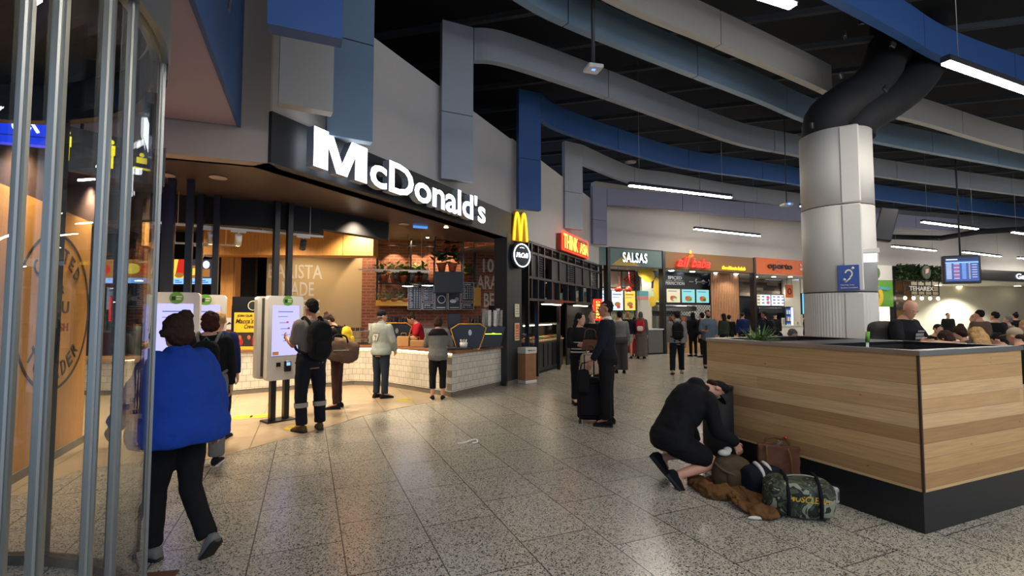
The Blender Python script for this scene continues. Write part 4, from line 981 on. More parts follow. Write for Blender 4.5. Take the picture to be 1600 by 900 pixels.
for k in range(4):
    m = MB(); m.box(x0-.3, x0+.3, .33, .35, .45+k*.32, .7+k*.32, ('screen_pink', 'screen_purple', 'screen_blue', 'screen_purple')[k]); 
    for j in range(6): m.box(x0-.26+j*.09, x0-.2+j*.09, .3, .33, .46+k*.32, .64+k*.32, ('screen_food', 'screen_cyan', 'screen_navy')[(j+k) % 3])
    m.build('lit_shelf', t)
# neon name sign
t = thing('neon_sign', 'red and amber neon restaurant name THINK ASIA above the dark lattice', 'sign', FB, FANG2)
x0, x1 = lx(869), lx(911); m = MB(); m.box(x0, x1, -.16, -.03, lz(869, 391), lz(869, 367)+.05, 'red_paint'); m.build('backing', t)
m = MB(); zz = lz(869, 388); ww = x1-x0; m.text('THINK', x0+.12, x0+ww*.55, zz+.03, zz+.45, -.19, 'neon_amber', .02, .0); m.text('ASIA', x0+ww*.64, x1-.06, zz+.03, zz+.38, -.19, 'neon_amber', .02, .0); m.build('lettering', t)
m = MB()
for z in (zz-.03, zz+.50): m.tube([(x0+.03, -.19, z), (x1-.03, -.19, z)], .014, 'neon_red', 6)
for x in (x0+.03, x1-.03): m.tube([(x, -.19, zz-.03), (x, -.19, zz+.5)], .014, 'neon_red', 6)
for k in range(4): m.box(x0+ww*.575, x0+ww*.61, -.2, -.18, zz+.06+k*.09, zz+.1+k*.09, 'neon_red')
m.build('neon_border', t)
p = at(935, 485, 15.2); t = thing('neon_sign', 'vertical glowing red neon sign beside the navy sweater man’s face', 'sign', V((X(934, 15.6), 15.6, Z(503, 15.6))), R(6))
m = MB(); m.box(-.15, .15, 0, .12, 0, .70, 'red_paint'); m.build('box', t)
m = MB(); m.tube([(-.13, -.02, .03), (.13, -.02, .03), (.13, -.02, .67), (-.13, -.02, .67), (-.13, -.02, .03)], .018, 'neon_red', 6)
m.build('neon_border', t); m = MB()
for k in range(6): m.text('DINEIN'[k], -.06, .07, .56-k*.098, .63-k*.098, -.02, 'neon_amber', .015, .02)
m.build('lettering', t); m = MB(); m.box(-.04, .04, .02, .1, -1.35, 0, 'charcoal'); m.box(-.2, .2, -.1, .25, -1.37, -1.34, 'charcoal')
m.build('stand', t)
t.location.z = 1.37
p = lx(886); t = thing('exit_sign', 'tiny green lit exit sign inside the lattice front', 'sign', FB, FANG2); m = MB(); m.box(p, p+.3, .2, .24, 2.95, 3.1, 'exit_green'); m.build('sign_box', t)
for x, y in ((1.6, 13.4), (2.6, 15.2), (3.0, 17)): spot('asian_spot', None, (x - .0, y, 3.2) if False else (x-.9+.9, y, 3.2), 25, (1, .8, .55), R(110), (0, 0, -1), .06)
for x, y in ((-.3+1.1, 13.0), (1.6, 14.6), (2.2, 15.8)):
    # inside the shop: a little behind the wall line
    q = V((x-.95, y+.45, 1.8)); spot('canopy_spot', None, q, 22, (1, .72, .4), R(130), (0, 0, -1), .08)

# ================= STALL ROW =================
def stall_frame(px0, px1, A=S0, B=S1): return onrow(px0, A, B), onrow(px1, A, B)
x0, x1 = stall_frame(949, 1033)
DZ = lambda py, px: at(px, py, (S0+(S1-S0)*(onrow(px)/SLEN)).y).z
t = thing('stall_sign', 'teal shop sign with white lit SALSAS lettering', 'sign', S0, SANG)
m = MB(); m.box(x0, x1, -.12, .1, 3.42, 4.1, 'teal_panel'); m.box(x0, x1, -.14, -.1, 3.38, 3.43, 'charcoal'); m.box(x0, x1, -.14, -.1, 4.08, 4.12, 'charcoal')
m.poly([(x0+.1, -.124, 3.43), (x0+1.5, -.124, 3.43), (x0+.75, -.124, 3.85)], 'mustard'); m.build('panel', t)
m = MB(); a, b = onrow(969), onrow(1007); m.text('SALSAS', a, b, DZ(411, 988), DZ(396, 988), -.15, 'sign_white', .03, .012, face='rib_grey', space=1.12); m.build('lettering', t)
for x in (x0-.04, x1+.02): pass
m = MB(); m.box(x0-1.0, x0-.12, -.1, .0, 3.42, 4.1, 'teal_panel'); o = m.build('side_sign', loc=S0, rz=SANG-R(0)); tag(o, 'small blank teal panel left of the SALSAS sign', 'sign')
for px, lb in ((948, 'slim dark post left of the taco stall'), (1034, 'dark post between the taco stall and the kebab stall'), (1176, 'dark post between the kebab and the chicken stall')):
    x = onrow(px); m = MB(); m.box(x-.07, x+.07, -.16, .1, 0, 4.1, 'black_satin', c=.01); o = m.build('stall_post', loc=S0, rz=SANG); tag(o, lb, 'post')
# taco stall inside
BK = 2.2
rb = lambda px, off=BK: onrow(px, S0, S1, off)
t = thing('stall_interior', 'green zigzag tiled lower back wall of the taco stall', 'stall wall', S0, SANG)
m = MB()
ws = (rb(1000)-rb(930))/16
for i in range(16):
    for j in range(6):
        a = rb(930)+i*ws; z = .5+j*.26; h_ = ws/2
        m.poly([(a, BK-.006, z), (a+h_, BK-.006, z+.13), (a+h_, BK-.006, z+.24), (a, BK-.006, z+.11)], 'zigzag_green'); m.poly([(a+h_, BK-.006, z+.13), (a+ws, BK-.006, z), (a+ws, BK-.006, z+.11), (a+h_, BK-.006, z+.24)], 'leaf_light')
m.build('zigzag_tiles', t)
m = MB(); m.box(rb(925), rb(1040), BK, BK+.1, 0, 3.5, 'pale_wall'); struct(m.build('wall_taco', loc=S0, rz=SANG))
t = thing('menu_rack', 'dark frame above the taco menu screens with a red chevron panel', 'frame', S0, SANG)
F2 = BK-.3; m = MB()
for px in (953, 972, 992): x = rb(px, F2); m.box(x-.02, x+.02, F2, F2+.04, 1.0, 3.5, 'charcoal')
m.box(rb(935, F2), rb(992, F2), F2, F2+.04, 2.68, 2.74, 'charcoal'); m.box(rb(935, F2), rb(992, F2), F2, F2+.04, 3.42, 3.5, 'charcoal'); m.build('frame', t)
cx = rb(991, F2); m = MB()
for k in range(3):
    a = cx-.62+k*.2; y_ = F2-.01
    m.poly([(a, y_, 3.08), (cx, y_, 3.08+(cx-a)*.6), (cx, y_, 3.08+(cx-a)*.6-.08), (a+.13, y_, 3.08)], 'red_paint'); m.poly([(a, y_, 3.08), (a+.13, y_, 3.08), (cx, y_, 3.08-(cx-a)*.6+.08), (cx, y_, 3.08-(cx-a)*.6)], 'red_paint')
m.build('chevron', t)
for i, (pa_, pb_, nm) in enumerate(((934, 952, 'left'), (954, 972, 'middle'), (974, 991, 'right yellow'))):
    a, b = rb(pa_, F2), rb(pb_, F2)
    t2 = thing('menu_screen', nm + ' lit taco menu screen in the teal signed stall', 'menu screen', S0, SANG)
    m = MB(); m.box(a-.01, b+.01, F2-.06, F2-.01, 1.72, 2.6, 'charcoal'); m.build('frame', t2)
    e = F2-.065; m = MB(); m.rect(a+.01, b-.01, 1.74, 2.58, e, 'screen_yellow' if i == 2 else 'screen_white')
    m.disc((a+b)/2, 2.0, e-.004, .16, .1, 'screen_food'); m.disc((a+b)/2+.05, 1.88, e-.006, .1, .06, 'screen_red'); m.rect(a+.05, b-.1, 2.4, 2.44, e-.004, 'screen_navy' if i < 2 else 'screen_red'); m.rect(a+.05, b-.2, 2.28, 2.3, e-.004, 'screen_navy')
    for j in range(3): m.rect(a+.05, b-.12, 1.79+j*.12, 1.81+j*.12, e-.003, 'screen_teal')
    m.build('screen', t2)
for i, px in enumerate((949, 966, 982)):
    q = at(px, 452, 20.4); t2 = thing('pendant_lamp', ('left', 'middle', 'right')[i] + ' small red pendant lamp in the taco stall', 'lamp', q, 0, 'red pendants'); m = MB(); m.lathe((0, 0, 0), [(.07, -.12), (.15, -.06), (.16, 0), (.1, .09), (.04, .13)], 'red_glass', 16); m.build('lamp_shade', t2); m = MB(); m.tube([(0, 0, .12), (.05, 0, .3), (0, 0, 3.55-q.z)], .01, 'red_paint', 5); m.build('cord', t2); m = MB(); m.ell((0, 0, -.1), (.06, .06, .04), 'lamp_soft'); m.build('bulb', t2)
# white partition with yellow splash, poster, box sign
xw = onrow(1010)
m = MB(); m.box(onrow(1003, S0, S1, .5), x1-.05, .5, .62, .0, 3.5, 'pale_wall'); struct(m.build('wall_partition', loc=S0, rz=SANG))
t = thing('wall_art', 'yellow abstract splashes painted on the white partition of the taco stall', 'wall art', S0, SANG)
m = MB()
for cx_, cz_, rx_, rz_ in ((xw+.55, 3.15, .35, .28), (xw+.2, 3.25, .2, .18), (xw+1.0, 2.6, .2, .5), (xw+.75, 2.1, .2, .22)): m.disc(cx_, cz_, .494, rx_, rz_, 'bright_yellow', 14)
m.build('paint', t)
t = thing('poster', 'pink and cream food poster on the white partition of the taco stall', 'poster', S0, SANG); a, b = onrow(1015), onrow(1027); m = MB(); m.box(a, b, .47, .49, 1.3, 2.05, 'cream'); m.disc((a+b)/2, 1.55, .465, .14, .14, 'pink_box'); m.disc((a+b)/2+.05, 1.5, .463, .09, .09, 'food'); m.rect(a+.05, b-.05, 1.85, 1.95, .466, 'red_paint'); m.build('sheet', t)
t = thing('box_sign', 'small teal and pink box sign on a white pedestal wall', 'sign', S0, SANG); a, b = onrow(999, S0, S1, .2), onrow(1013, S0, S1, .2); m = MB(); m.box(a, b, .2, .36, 2.3, 2.5, 'teal_box'); m.box(a, b, .2, .36, 2.14, 2.3, 'pink_box'); m.build('box', t); m = MB(); m.box(a+.05, b+.03, .22, .38, 1.0, 2.14, 'pale_wall'); m.build('pedestal', t)
t = thing('stall_counter', 'grey counter at the right of the taco stall', 'counter', S0, SANG); m = MB(); m.box(onrow(1008), x1-.08, -.15, .45, .05, .95, 'grey_counter', c=.01); m.build('cabinet', t); m = MB(); m.box(onrow(1008)-.03, x1-.06, -.18, .48, .95, 1.0, 'white_plastic'); m.build('counter_top', t); m = MB(); m.box(onrow(1008)+.02, x1-.1, -.13, .4, 0, .05, 'black_matte'); m.build('plinth', t)
t = thing('stall_counter', 'long dark counter at the back of the taco stall behind the customers', 'counter', S0, SANG); m = MB(); m.box(rb(935,.9), rb(1000,.9), .9, 1.5, 0, .95, 'red_paint', c=.01); m.build('cabinet', t); m = MB(); m.box(rb(935,.9)-.02, rb(1000,.9)+.02, .86, 1.54, .95, .99, 'white_plastic'); m.build('counter_top', t)
for i, px in enumerate((953, 966, 980)):
    m = MB(); m.box(-.22, .22, -.06, .06, -.02, 0, 'lamp_soft'); q = G(px, 423.5, 3.53); o = m.build('ceiling_light', loc=(q.x, q.y, 3.545), rz=SANG); tag(o, 'small rectangular ceiling light in the taco stall, ' + ORD[i], 'ceiling light', 'taco stall ceiling lights')
# kebab stall
xk0, xk1 = stall_frame(1037, 1175)
t = thing('stall_sign', 'brown fascia with red lettering ali baba and a yellow slogan', 'sign', S0, SANG)
m = MB(); m.box(xk0, xk1, -.12, .1, 3.42, 4.1, 'brown_fascia'); m.build('panel', t)
zb = DZ(424, 1078); m = MB(); a, b = onrow(1052), onrow(1103); w_ = b-a
m.text('ali', a, a+w_*.36, 3.5, 3.92, -.2, 'sign_red', .07, .015, .35); m.text('baba', a+w_*.42, b, 3.5, 3.88, -.2, 'sign_red', .07, .015, .35); m.build('lettering', t)
m = MB(); fx = a+w_*.36; m.tube([(fx, -.2, 3.86), (fx+.08, -.2, 3.96), (fx+.22, -.2, 4.0), (fx+.24, -.2, 4.1)], [.05, .06, .05, .02], 'flame_orange', 8); m.tube([(fx+.1, -.2, 4.08), (fx+.14, -.2, 4.15), (fx+.1, -.2, 4.22)], [.03, .04, .015], 'sign_yellow', 8); m.build('flame_mark', t)
m = MB(); m.text('the ultimate kebab', onrow(1124), onrow(1160), 3.5, 3.66, -.15, 'sign_yellow', .04, .02, .2); m.build('slogan', t)
t = thing('stall_header', 'navy header board with white spice icons over the kebab screens', 'sign', S0, SANG)
yh = .9; xh1 = onrow(1130, S0, S1, yh)
m = MB(); m.box(xk0+.05, xh1, yh, yh+.1, 2.72, 3.4, 'black_satin'); m.build('board', t)
m = MB(); a = xk0+1.0; m.text('SPICED', a+.1, a+.9, 3.08, 3.22, yh-.005, 'letter_white', .01, .03); m.text('PERFECTION', a-.05, a+1.05, 2.84, 2.98, yh-.005, 'letter_white', .01, .03); m.text('TO', a+.42, a+.58, 3.01, 3.06, yh-.005, 'letter_white', .01, .03)
m.box(a, a+.36, yh-.01, yh, 3.02, 3.035, 'letter_white'); m.box(a+.64, a+1.0, yh-.01, yh, 3.02, 3.035, 'letter_white')
for x in (xk0+.3, a+1.75): m.tube([(x, yh-.01, 2.92), (x+.06, yh-.01, 3.0), (x-.04, yh-.01, 3.05), (x+.04, yh-.01, 3.14)], .022, 'letter_white', 5); m.box(x+.12, x+.32, yh-.01, yh, 3.0, 3.015, 'letter_white')
m.box(a+1.35, a+1.6, yh-.01, yh, 3.0, 3.015, 'letter_white'); m.text('*', a+2.1, a+2.32, 2.9, 3.12, yh-.005, 'letter_white', .01, .03); m.text('X', a+2.5, a+2.75, 2.86, 3.14, yh-.005, 'letter_white', .01, .03); m.box(a+2.36, a+2.46, yh-.01, yh, 3.0, 3.015, 'letter_white'); m.box(a+2.8, a+2.95, yh-.01, yh, 3.0, 3.015, 'letter_white'); m.build('icons', t)
t = thing('menu_screens', 'row of pale green kebab menu screens below the navy header', 'menu screen', S0, SANG)
m = MB(); m.box(xk0+.05, xh1, yh-.02, yh+.08, 1.98, 2.72, 'black_satin'); m.build('frame', t)
n5 = 5; ww = (xh1-xk0-.1)/n5
for k in range(n5):
    m = MB(); a = xk0+.12+k*ww; b = a+ww-.1; m.rect(a, b, 2.08, 2.66, yh-.025, ('screen_green', 'screen_cream', 'screen_teal', 'screen_teal', 'screen_green')[k])
    m.disc((a+b)/2, 2.25, yh-.03, .2, .12, 'screen_food'); m.disc((a+b)/2+.08, 2.2, yh-.033, .12, .06, 'screen_green' if k == 1 else 'lettuce'); m.rect(a+.08, b-.2, 2.55, 2.58, yh-.03, 'screen_navy'); m.disc((a+b)/2-.12, 2.3, yh-.034, .07, .06, 'screen_red'); m.build('screen', t)
m = MB(); m.box(xk0+.3, xh1+1.2, 2.2, 2.3, 0, 3.5, 'lattice'); struct(m.build('wall_lattice', loc=S0, rz=SANG))
t = thing('slat_wall', 'vertical timber slat screen right of the kebab screens', 'screen wall', S0, SANG)
a, b = onrow(1131)-.1, onrow(1174); m = MB(); m.box(a, b, .62, .66, 0, 3.5, 'letter_dark'); 
k = int((b-a)/.105)
for i in range(k): m.box(a+i*.105, a+i*.105+.06, .56, .62, 0, 3.5, 'slat_wood')
m.build('slats', t)
t = thing('stall_counter', 'kebab stall counter with a glass food case', 'counter', S0, SANG); m = MB(); m.box(xk0+.1, xk1-.2, -.05, .5, 0, .98, 'oak', c=.01); m.build('cabinet', t); m = MB(); m.box(xk0+.1, xk0+3.2, 0, .4, .99, 1.35, 'glass_clear'); m.build('glass_case', t)
m = MB()
for i in range(6): m.ell((xk0+.4+i*.5, .2, 1.02), (.2, .14, .05), ('food', 'lettuce', 'meat')[i % 3], 10)
m.build('food', t)
t = thing('kebab_oven', 'steel oven and extraction hood at the back of the kebab stall', 'oven', S0, SANG); m = MB(); m.box(xk0+1.0, xk0+3.1, 1.5, 2.15, 0, 1.5, 'steel', c=.02); m.build('oven_body', t); m = MB(); m.box(xk0+.9, xk0+3.2, 1.3, 2.15, 1.7, 1.95, 'steel', c=.02); m.build('hood', t)
for k in range(3): m = MB(); m.tube([(xk0+1.3+k*.6, 1.45, .95), (xk0+1.3+k*.6, 1.45, 1.2), (xk0+1.3+k*.6, 1.45, 1.45)], [.06, .13, .16], 'meat', 12); m.build('meat_skewer', t)
for i, (px, py) in enumerate(((1049, 423.5), (1062, 427), (1082, 425), (1095, 429), (1117, 427), (1127, 431), (1150, 428.5), (1044, 430), (1057, 431))):
    q = G(px, py, 3.4); 
    m = MB(); m.cyl((0, 0), .1, 0, .03, 'lamp_cool', 14); o = m.build('spot_light', loc=(q.x, q.y, 3.4)); tag(o, ('small bluish spotlight in the front row under the brown fascia, ' if i < 7 else 'small bluish spotlight in the back row under the brown fascia, ') + ORD[i if i < 7 else i-7], 'ceiling light', 'bluish spotlights of the kebab stall')
m = MB(); m.box(xk0, xk1, -.1, 1.2, 3.42, 3.46, 'pale_wall'); struct(m.build('ceiling_kebab', loc=S0, rz=SANG))
# chicken stall
xo0, xo1 = stall_frame(1178, 1290)
t = thing('stall_sign', 'orange fascia with black oporto lettering', 'sign', S0, SANG)
m = MB(); m.box(xo0, xo1, -.12, .1, 3.42, 4.14, 'orange_panel'); m.build('panel', t)
a, b = onrow(1196), onrow(1234); m = MB(); m.text('oporto'.replace('o', 'o', 1).replace('oporto', 'oporto'), a, b, 3.58, 3.92, -.14, 'letter_dark', .03, .03); m.build('lettering', t)
m = MB(); cx = a+(b-a)*.455; cz = 3.79
for k in range(14):
    u = 2*pi*k/14; m.tube([(cx+.2*cos(u), -.17, cz+.2*sin(u)), (cx+.29*cos(u), -.17, cz+.29*sin(u))], .014, 'pink_box', 5)
m.build('sun_mark', t)
m = MB(); m.text('fresh-grilled', onrow(1246), onrow(1246)+1.5, 3.82, 3.96, -.14, 'letter_white', .02, .03); m.text('chicken burgers', onrow(1246), onrow(1246)+1.7, 3.64, 3.78, -.14, 'letter_white', .02, .03); m.build('slogan', t)
t = thing('stall_interior', 'back wall of the chicken stall clad in weathered boards', 'stall wall', S0, SANG)
m = MB(); m.box(xo0+.2, onrow(1226, S0, S1, 2.2), 2.2, 2.3, 0, 3.38, 'charcoal'); m.box(xo0+.2, onrow(1226, S0, S1, 2.1), 2.1, 2.2, 2.5, 3.38, 'rustic_wood'); m.build('cladding', t)
m = MB(); m.box(onrow(1224, S0, S1, 1.9), xo1+.9, 1.9, 2.0, 0, 3.4, 'pale_wall'); struct(m.build('wall_chicken', loc=S0, rz=SANG))
m = MB(); m.box(xo0, xo1, -.1, 2.2, 3.4, 3.44, 'pale_wall'); struct(m.build('ceiling_chicken', loc=S0, rz=SANG))
t = thing('menu_screens', 'pair of pale menu screens of the chicken stall', 'menu screen', S0, SANG); a, b = onrow(1179, S0, S1, 1.5), onrow(1224, S0, S1, 1.5); mid = (a+b)/2+.1
m = MB(); m.box(a, b+.05, 1.5, 1.56, 1.95, 2.6, 'charcoal'); m.build('frame', t)
for k, (u, v) in enumerate(((a+.05, mid-.03), (mid+.03, b))):
    m = MB(); m.rect(u, v, 2.0, 2.55, 1.495, 'screen_white')
    if k == 0: m.rect(u, u+.35, 2.0, 2.55, 1.49, 'screen_cream'); m.disc(v-.2, 2.4, 1.488, .12, .09, 'screen_pink'); m.disc(v-.2, 2.15, 1.488, .12, .09, 'screen_pink')
    for i in range(3):
        for j in range(3): m.rect(u+.12+i*.34, u+.3+i*.34, 2.1+j*.16, 2.16+j*.16, 1.487, 'screen_navy' if (i+j) % 2 else 'screen_food')
    m.build('screen', t)
t = thing('hanging_banner', 'small orange square banner with a dark ring in the chicken stall', 'banner', S0, SANG); a = onrow(1228, S0, S1, 1.0); m = MB(); m.box(a, a+.55, 1.0, 1.03, 2.4, 3.05, 'orange_panel'); m.ringxz(a+.27, 2.72, .1, .16, .985, 1.0, 'letter_dark', 24); m.build('banner_panel', t); m = MB(); m.tube([(a+.1, 1.01, 3.05), (a+.1, 1.01, 3.4)], .01, 'charcoal', 5); m.tube([(a+.45, 1.01, 3.05), (a+.45, 1.01, 3.4)], .01, 'charcoal', 5); m.build('hanger', t)
t = thing('drinks_fridge', 'tall drinks fridge with a bright blue light tube in the chicken stall', 'fridge', S0, SANG); a = onrow(1226, S0, S1, 1.2); m = MB(); m.box(a, a+.62, 1.2, 1.8, 0, 1.95, 'charcoal', c=.02); m.build('cabinet', t)
for k in range(4):
    m = MB(); m.box(a+.04, a+.4, 1.17, 1.2, .5+k*.35, .8+k*.35, 'screen_navy')
    for j in range(4): m.box(a+.06+j*.085, a+.12+j*.085, 1.15, 1.17, .52+k*.35, .72+k*.35, ('screen_red', 'screen_cyan', 'screen_food', 'screen_green')[(j+k) % 4])
    m.build('bottle_shelf', t)
m = MB(); m.box(a+.44, a+.54, 1.16, 1.19, .4, 1.9, 'tube_blue'); m.build('light_tube', t)
t = thing('menu_screen', 'tall cyan advertising screen at the left edge of the column', 'screen', S0, SANG); a = onrow(1253, S0, S1, .6); m = MB(); m.box(a-.03, a+.8, .6, .68, 1.55, 2.62, 'charcoal'); m.build('frame', t); m = MB(); m.rect(a, a+.77, 1.58, 2.59, .595, 'screen_cyan'); m.disc(a+.5, 2.1, .59, .14, .3, 'screen_red'); m.build('screen', t); m = MB(); m.box(a+.3, a+.42, .68, .8, 0, 2.5, 'charcoal'); m.build('post', t)
t = thing('stall_counter', 'white counter of the chicken stall', 'counter', S0, SANG); m = MB(); m.box(onrow(1195), xo1, -.1, .5, 0, 1.0, 'white_plastic', c=.01); m.build('cabinet', t); m = MB(); m.box(onrow(1195)-.03, xo1, -.14, .54, 1.0, 1.04, 'pale_wall'); m.build('counter_top', t)
t = thing('grill_hood', 'dark grill hood and kitchen of the chicken stall', 'oven', S0, SANG); m = MB(); m.box(onrow(1186, S0, S1, 1.2), onrow(1222, S0, S1, 1.2), 1.2, 2.1, 0, 1.0, 'steel', c=.02); m.build('range', t); m = MB(); m.box(onrow(1186, S0, S1, 1.2), onrow(1222, S0, S1, 1.2), 1.2, 2.1, 1.6, 1.9, 'charcoal', c=.04); m.build('hood', t)
for i, px in enumerate((1181, 1209, 1235)):
    q = G(px, 433, 3.38); m = MB(); m.cyl((0, 0), .09, 0, .02, 'lamp_soft', 14); o = m.build('spot_light', loc=(q.x, q.y, 3.38)); tag(o, 'warm downlight under the orange fascia, ' + ORD[i], 'ceiling light', 'downlights of the chicken stall')
for k, (px, h_) in enumerate(((1224, .35), (1246, .2), (1256, .34))):
    p = S0+(S1-S0)*(onrow(px)/SLEN); m = MB(); m.xz([(-.1, 0), (.1, 0), (.1, h_), (-.1, h_)], -.02, .02, 'cream'); m.rect(-.07, .07, .04, h_-.04, -.022, 'cup_grey'); m.box(-.1, .1, -.05, .07, 0, .012, 'charcoal'); o = m.build('counter_card', loc=(p.x, p.y+.1, 1.04), rz=SANG); tag(o, ['white upright card on the chicken stall counter, leftmost', 'small card in the middle of the chicken stall counter', 'framed card on the chicken stall counter nearest the column'][k], 'card')
# green stall right of column
a2r = atan2(S2.y-S1.y, S2.x-S1.x)
def o2(px): return onrow(px, S1, S2)
t = thing('stall_sign', 'green juice stall sign with a yellow swirl right of the column', 'sign', S1, a2r)
a, b = o2(1350), o2(1393); m = MB(); m.box(a, b, -.1, .1, 3.35, 4.14, 'white_plastic'); m.box(a, b, -.1, .1, 1.95, 3.33, 'green_panel'); m.build('panel', t)
m = MB(); m.ringxz(b-1.5, 2.5, .35, .62, -.14, -.1, 'bright_yellow', 30, a0=R(-120), a1=R(100)); m.box(b-1.7, b-.5, -.15, -.12, 2.85, 3.0, 'teal_box'); m.disc(b-1.25, 3.72, -.104, .25, .3, 'leaf'); m.poly([(b-.6, -.15, 2.78), (b-.3, -.15, 2.92), (b-.6, -.15, 3.07)], 'teal_box'); m.build('swirl_mark', t)
t = thing('stall_counter', 'juice stall counter with boxes right of the column', 'counter', S1, a2r); m = MB(); m.box(a, b, .2, .8, 0, 1.0, 'orange_panel', c=.01); m.build('cabinet', t); m = MB(); m.box(a, b, .2, .8, 1.0, 1.04, 'white_plastic'); m.build('counter_top', t); m = MB(); m.box(b-1.1, b-.6, .4, .7, 1.04, 1.3, 'white_plastic'); m.box(b-1.5, b-1.2, .4, .6, 1.04, 1.2, 'sign_blue'); m.build('appliance', t)
m = MB(); m.box(a-2, b+.1, 2.0, 2.1, 0, 4.1, 'pale_wall'); struct(m.build('wall_juice', loc=S1, rz=a2r))
m = MB(); x = o2(1394); m.box(x-.12, x+.12, -.1, .1, 0, 4.14, 'black_satin', c=.01); o = m.build('stall_post', loc=S1, rz=a2r); tag(o, 'dark post right of the green juice sign', 'post')
t = thing('leafy_sign', 'strip of dark hanging greenery with a round black sign', 'sign', S1, a2r)
a, b = o2(1397), o2(1472); m = MB(); m.box(a, b, -.05, .1, 3.45, 4.14, 'leaf_dark'); m.build('backing', t)
m = MB(); rnd = random.Random(9)
for i in range(2600):
    c = V((rnd.uniform(a, b), rnd.uniform(-.3, -.05), rnd.uniform(3.4, 4.2))); d = V((rnd.uniform(-1, 1), rnd.uniform(-1, 0), rnd.uniform(-1, .6))).normalized(); q = d.cross(V((.2, .3, 1))).normalized()*.05
    m.poly([c, c+d*.08+q, c+d*.17, c+d*.08-q], 'leaf_dark' if rnd.random() < .8 else 'leaf')
m.build('foliage', t)
m = MB(); cx = o2(1432); m.T = Matrix.Translation((cx, -.4, 3.82)) @ Matrix.Rotation(R(90), 4, 'X'); m.cyl((0, 0), .36, 0, .12, 'leaf_dark', 28); m.T = None; m.xz([(cx-.14, 3.72), (cx+.12, 3.8), (cx+.16, 4.02), (cx-.1, 3.98)], -.54, -.53, 'pink_box'); m.build('round_sign', t)
t = thing('grid_sign', 'black metal grid with pale cut out letters and five glowing bulbs', 'sign', S1, a2r)
a, b = o2(1401), o2(1456); m = MB()
for z in (3.35, 3.1, 2.8, 2.6): m.box(a, b, -.35, -.31, z-.02, z+.02, 'letter_dark')
for i in range(6): x = a+(b-a)*i/5; m.box(x-.02, x+.02, -.35, -.31, 2.58, 3.39, 'letter_dark')
m.build('frame', t); m = MB(); m.box(a+.3, b-.4, -.32, -.30, 2.78, 3.1, 'letter_dark'); m.text('TEHAREX', a+.4, b-.5, 2.82, 3.06, -.36, 'letter_white', .02, .02); m.build('lettering', t)
for i in range(5): m = MB(); x = a+.1+(b-a-.2)*i/4; m.ell((x, -.33, 2.42), (.075, .075, .09), 'lamp_soft', 12); m.tube([(x, -.33, 2.5), (x, -.33, 2.6)], .03, 'letter_dark', 6); m.build('bulb', t)
oo = lambda px: onrow(px, S1, S2, .8)
m = MB(); m.box(oo(1396), oo(1424), .8, .9, 0, 3.5, 'brown_fascia'); m.box(oo(1397), oo(1410), .76, .8, 1.8, 2.9, 'rustic_wood'); struct(m.build('wall_bar', loc=S1, rz=a2r))
# flight information screen
p = at(1503, 421, 15.0); t = thing('flight_screen', 'blue flight information screen hanging from the ceiling', 'screen', p, R(-24))
m = MB(); m.box(-.46, .46, .0, .16, -.44, .44, 'black_satin', c=.02); m.build('case', t)
m = MB(); m.rect(-.4, .4, -.36, .36, -.004, 'screen_navy'); m.rect(-.4, .4, .27, .36, -.006, 'sign_blue'); m.rect(-.38, -.1, .295, .33, -.008, 'screen_white'); m.rect(-.4, .4, .2, .235, -.006, 'screen_blue')
for k in range(13):
    z = .17-k*.038; m.rect(-.38, -.25, z, z+.016, -.006, 'screen_white'); m.rect(-.2, -.06, z, z+.016, -.006, 'screen_pink' if k % 3 else 'screen_white'); m.rect(0, .1, z, z+.014, -.006, 'screen_blue'); m.rect(.16, .2, z, z+.016, -.006, 'screen_cream')
    if k % 2: m.rect(.24, .36, z, z+.014, -.006, 'screen_white')
m.build('screen', t)
m = MB(); m.tube([(0, .08, .44), (0, .08, 7.9-p.z)], .025, 'charcoal', 8); m.build('pole', t)
# ================= COLUMN =================
CC = V((X(1313, 8.35), 8.35, 0)); CR = .535; CA = atan2(CC.y, CC.x) - pi/2
t = thing('round_column', 'big off white round column with ribbed lower cladding', 'column', CC, CA)
m = MB(); n = 150; rings = []
for z in (0, 1.94):
    rings.append([((CR-(.006 if k % 2 else 0))*cos(2*pi*k/n), (CR-(.006 if k % 2 else 0))*sin(2*pi*k/n), z) for k in range(n)])
m.loft(rings, 'column_white', sm=False); lab(m.build('ribbed_base', t), 'finely ribbed lower cladding')
m = MB(); m.cyl((0, 0), CR, 1.96, 3.38, 'column_white', 64); m.cyl((0, 0), CR-.01, 1.94, 1.96, 'charcoal', 48); m.cyl((0, 0), CR-.01, 3.38, 3.395, 'charcoal', 48); m.build('middle_shell', t)
m = MB(); m.cyl((0, 0), CR, 3.395, 4.68, 'column_white', 64); m.build('upper_shell', t)
m = MB()
for z0, z1 in ((0, 1.94), (1.96, 3.38), (3.395, 4.68)): m.box(.06, .33, -.548, -.3, z0, z1, 'column_white', c=.02)
m.build('flat_panel', t)
m = MB(); m.box(-.02, .27, -.575, -.56, 1.97, 2.38, 'sign_blue', c=.006)
m.ringxz(.13, 2.24, .035, .055, -.580, -.574, 'letter_white', 20, rz=1.3, a0=R(-70), a1=R(170)); m.tube([(.15, -.578, 2.17), (.11, -.578, 2.13), (.08, -.578, 2.1)], .012, 'letter_white', 6); m.tube([(.17, -.578, 2.31), (.2, -.578, 2.34)], .018, 'letter_white', 6); m.tube([(.06, -.578, 2.13), (.08, -.578, 2.16)], .02, 'letter_white', 6)
m.text('Hearing Loop', .02, .2, 2.045, 2.07, -.577, 'letter_white', .003, .01); m.text('System Installed', .02, .24, 2.0, 2.025, -.577, 'letter_white', .003, .01)
o = m.build('hearing_sign', loc=CC, rz=CA); tag(o, 'blue hearing loop sign with a white ear symbol on the round column', 'sign')
